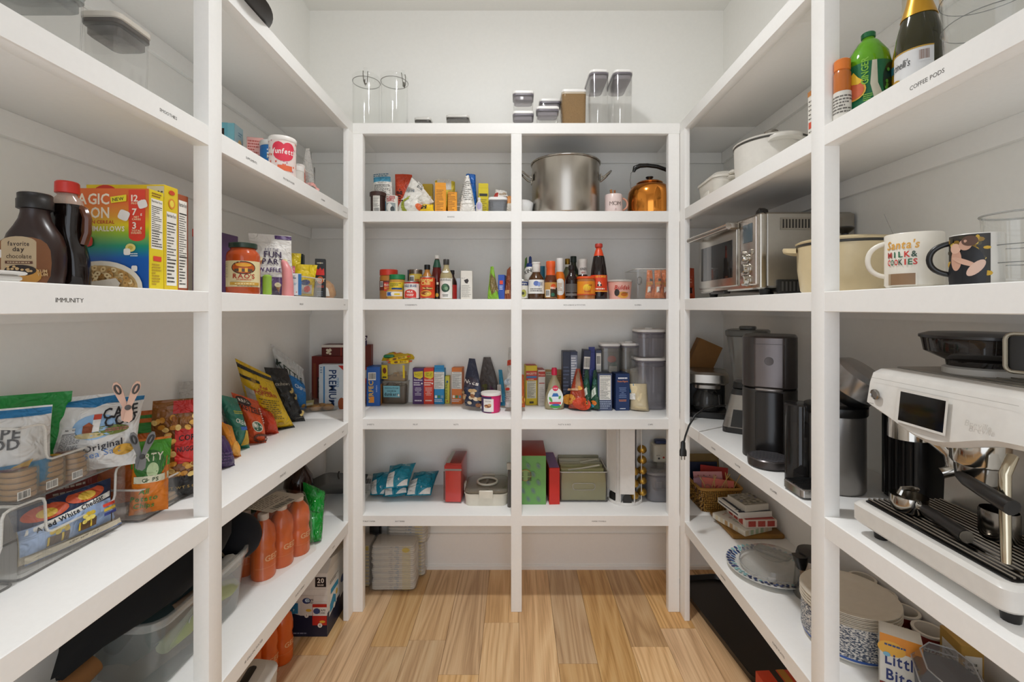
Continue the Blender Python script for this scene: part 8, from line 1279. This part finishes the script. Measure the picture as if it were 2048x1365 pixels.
def litl(D, c):
    D.S = c['F']; D.rect(-.045, .13, .045, .172, '#d98a2c'); D.ell(-.02, .135, .03, .02, '#e0a83c'); D.text('Little', .004, .092, .032, '#23306a', wmax=.075); D.text('Bites', .004, .05, .03, '#23306a', wmax=.07); D.rect(-.045, .012, .045, .04, '#7a2f1f'); D.lines(-.03, .018, .03, .034, 2, '#d8c8b8'); D.ell(-.03, .118, .008, .006, '#7ab0c8'); D.lines(-.035, .14, .02, .15, 1, '#3a4a7a')
carton('snack_cake_box', 'white and orange box with navy script lettering before the plate stack', 'box', (1.055, 1.255, z4), .09, .06, .172, '#d8d3c8', litl, rz=-.62)
def octo():
    o = empty('octagonal_container', 'navy container with a clear faceted lid and light blue dot', 'container', (1.075, 1.13, z4), -.55); oc = lambda w, d, z: [V((x*w, y*d, z)) for x, y in ((.5,-.25), (.5,.25), (.25,.5), (-.25,.5), (-.5,.25), (-.5,-.25), (-.25,-.5), (.25,-.5))]
    q = MB(); q.loft([oc(.11, .17, 0), oc(.125, .19, .14)], '#1b2236,.35'); q.build('body', o)
    q = MB(); q.loft([oc(.132, .2, .1405), oc(.132, .2, .15), oc(.1, .16, .175)], clear('#b9babf', .1)); l = q.build('lid', o, ang=10)
    q = MB(); q.tube(oc(.1, .16, .1755), .002, clear('#c9cacc', .5), 5, True); q.tube(oc(.133, .201, .146), .002, clear('#c9cacc', .5), 5, True); q.build('lid_edge', l)
    q = MB(); q.lathe([(.016,.1425), (.016,.146), (0,.146)], '#1c8fc4,.4', 20, cy=-.05, cx=.01); q.build('blue_button', l)
octo()
carton('tan_box', 'tan box with a white label standing against the right wall', 'box', (1.185, 1.215, z4), .05, .08, .19, '#a8823c', lambda D, c: (setattr(D, 'S', c['L']), D.rect(-.03, .06, .03, .165, '#cfc9bf'), D.lines(-.02, .11, .02, .15, 3, '#5a564e'), setattr(D, 'S', c['F']), D.rect(-.018, .06, .02, .165, '#cfc9bf'), D.lines(-.012, .11, .016, .15, 3, '#5a564e')), rz=-.2)
pop('dark lidded container at the lower right picture corner', (1.13, .985, z4), .14, .17, .16, lid='#22252a,.4', gas='#1a1c20,.4', tint=clear('#7f8488', .35), rz=-.4)
# -- floor, right
def boot():
    w, d = .30, .76; q = MB(); m = '#121111,.38'; q.loft([rr(w*.94, d*.97, .07, 0, 6), rr(w, d, .08, .034, 6), rr(w-.014, d-.014, .074, .035, 6), rr(w-.03, d-.03, .066, .012, 6)], m); o = q.build('boot_tray', None, (1.085, 2.23, .0015), .11); tag(o, 'long black rounded tray lying on the floor under the right shelves', 'tray')
boot()
carton('orange_box', 'orange red box with black stripe on the floor at the bottom edge', 'box', (1.04, 1.74, .001), .17, .16, .115, '#c23a1a,.4', lambda D, c: (setattr(D, 'S', c['T']), D.rect(-.03, -.08, -.005, .08, '#1c1815'), D.rect(.0, -.08, .03, .08, '#a8782c'), setattr(D, 'S', c['F']), D.rect(-.03, 0, -.005, .115, '#1c1815'), D.text('HOT', .04, .05, .03, '#e8c060')), rz=.05)
carton('yellow_white_box', 'white and yellow box with red print behind the orange box', 'box', (1.175, 1.80, .001), .08, .2, .19, '#cfc4b2,.4', lambda D, c: (setattr(D, 'S', c['L']), D.rect(-.1, .0, -.06, .19, '#c8952c'), D.rect(.02, .06, .06, .12, '#b8382a'), D.text('D', -.02, .08, .05, '#b8382a'), D.lines(-.05, .02, .08, .05, 3, '#8a4a3a')))
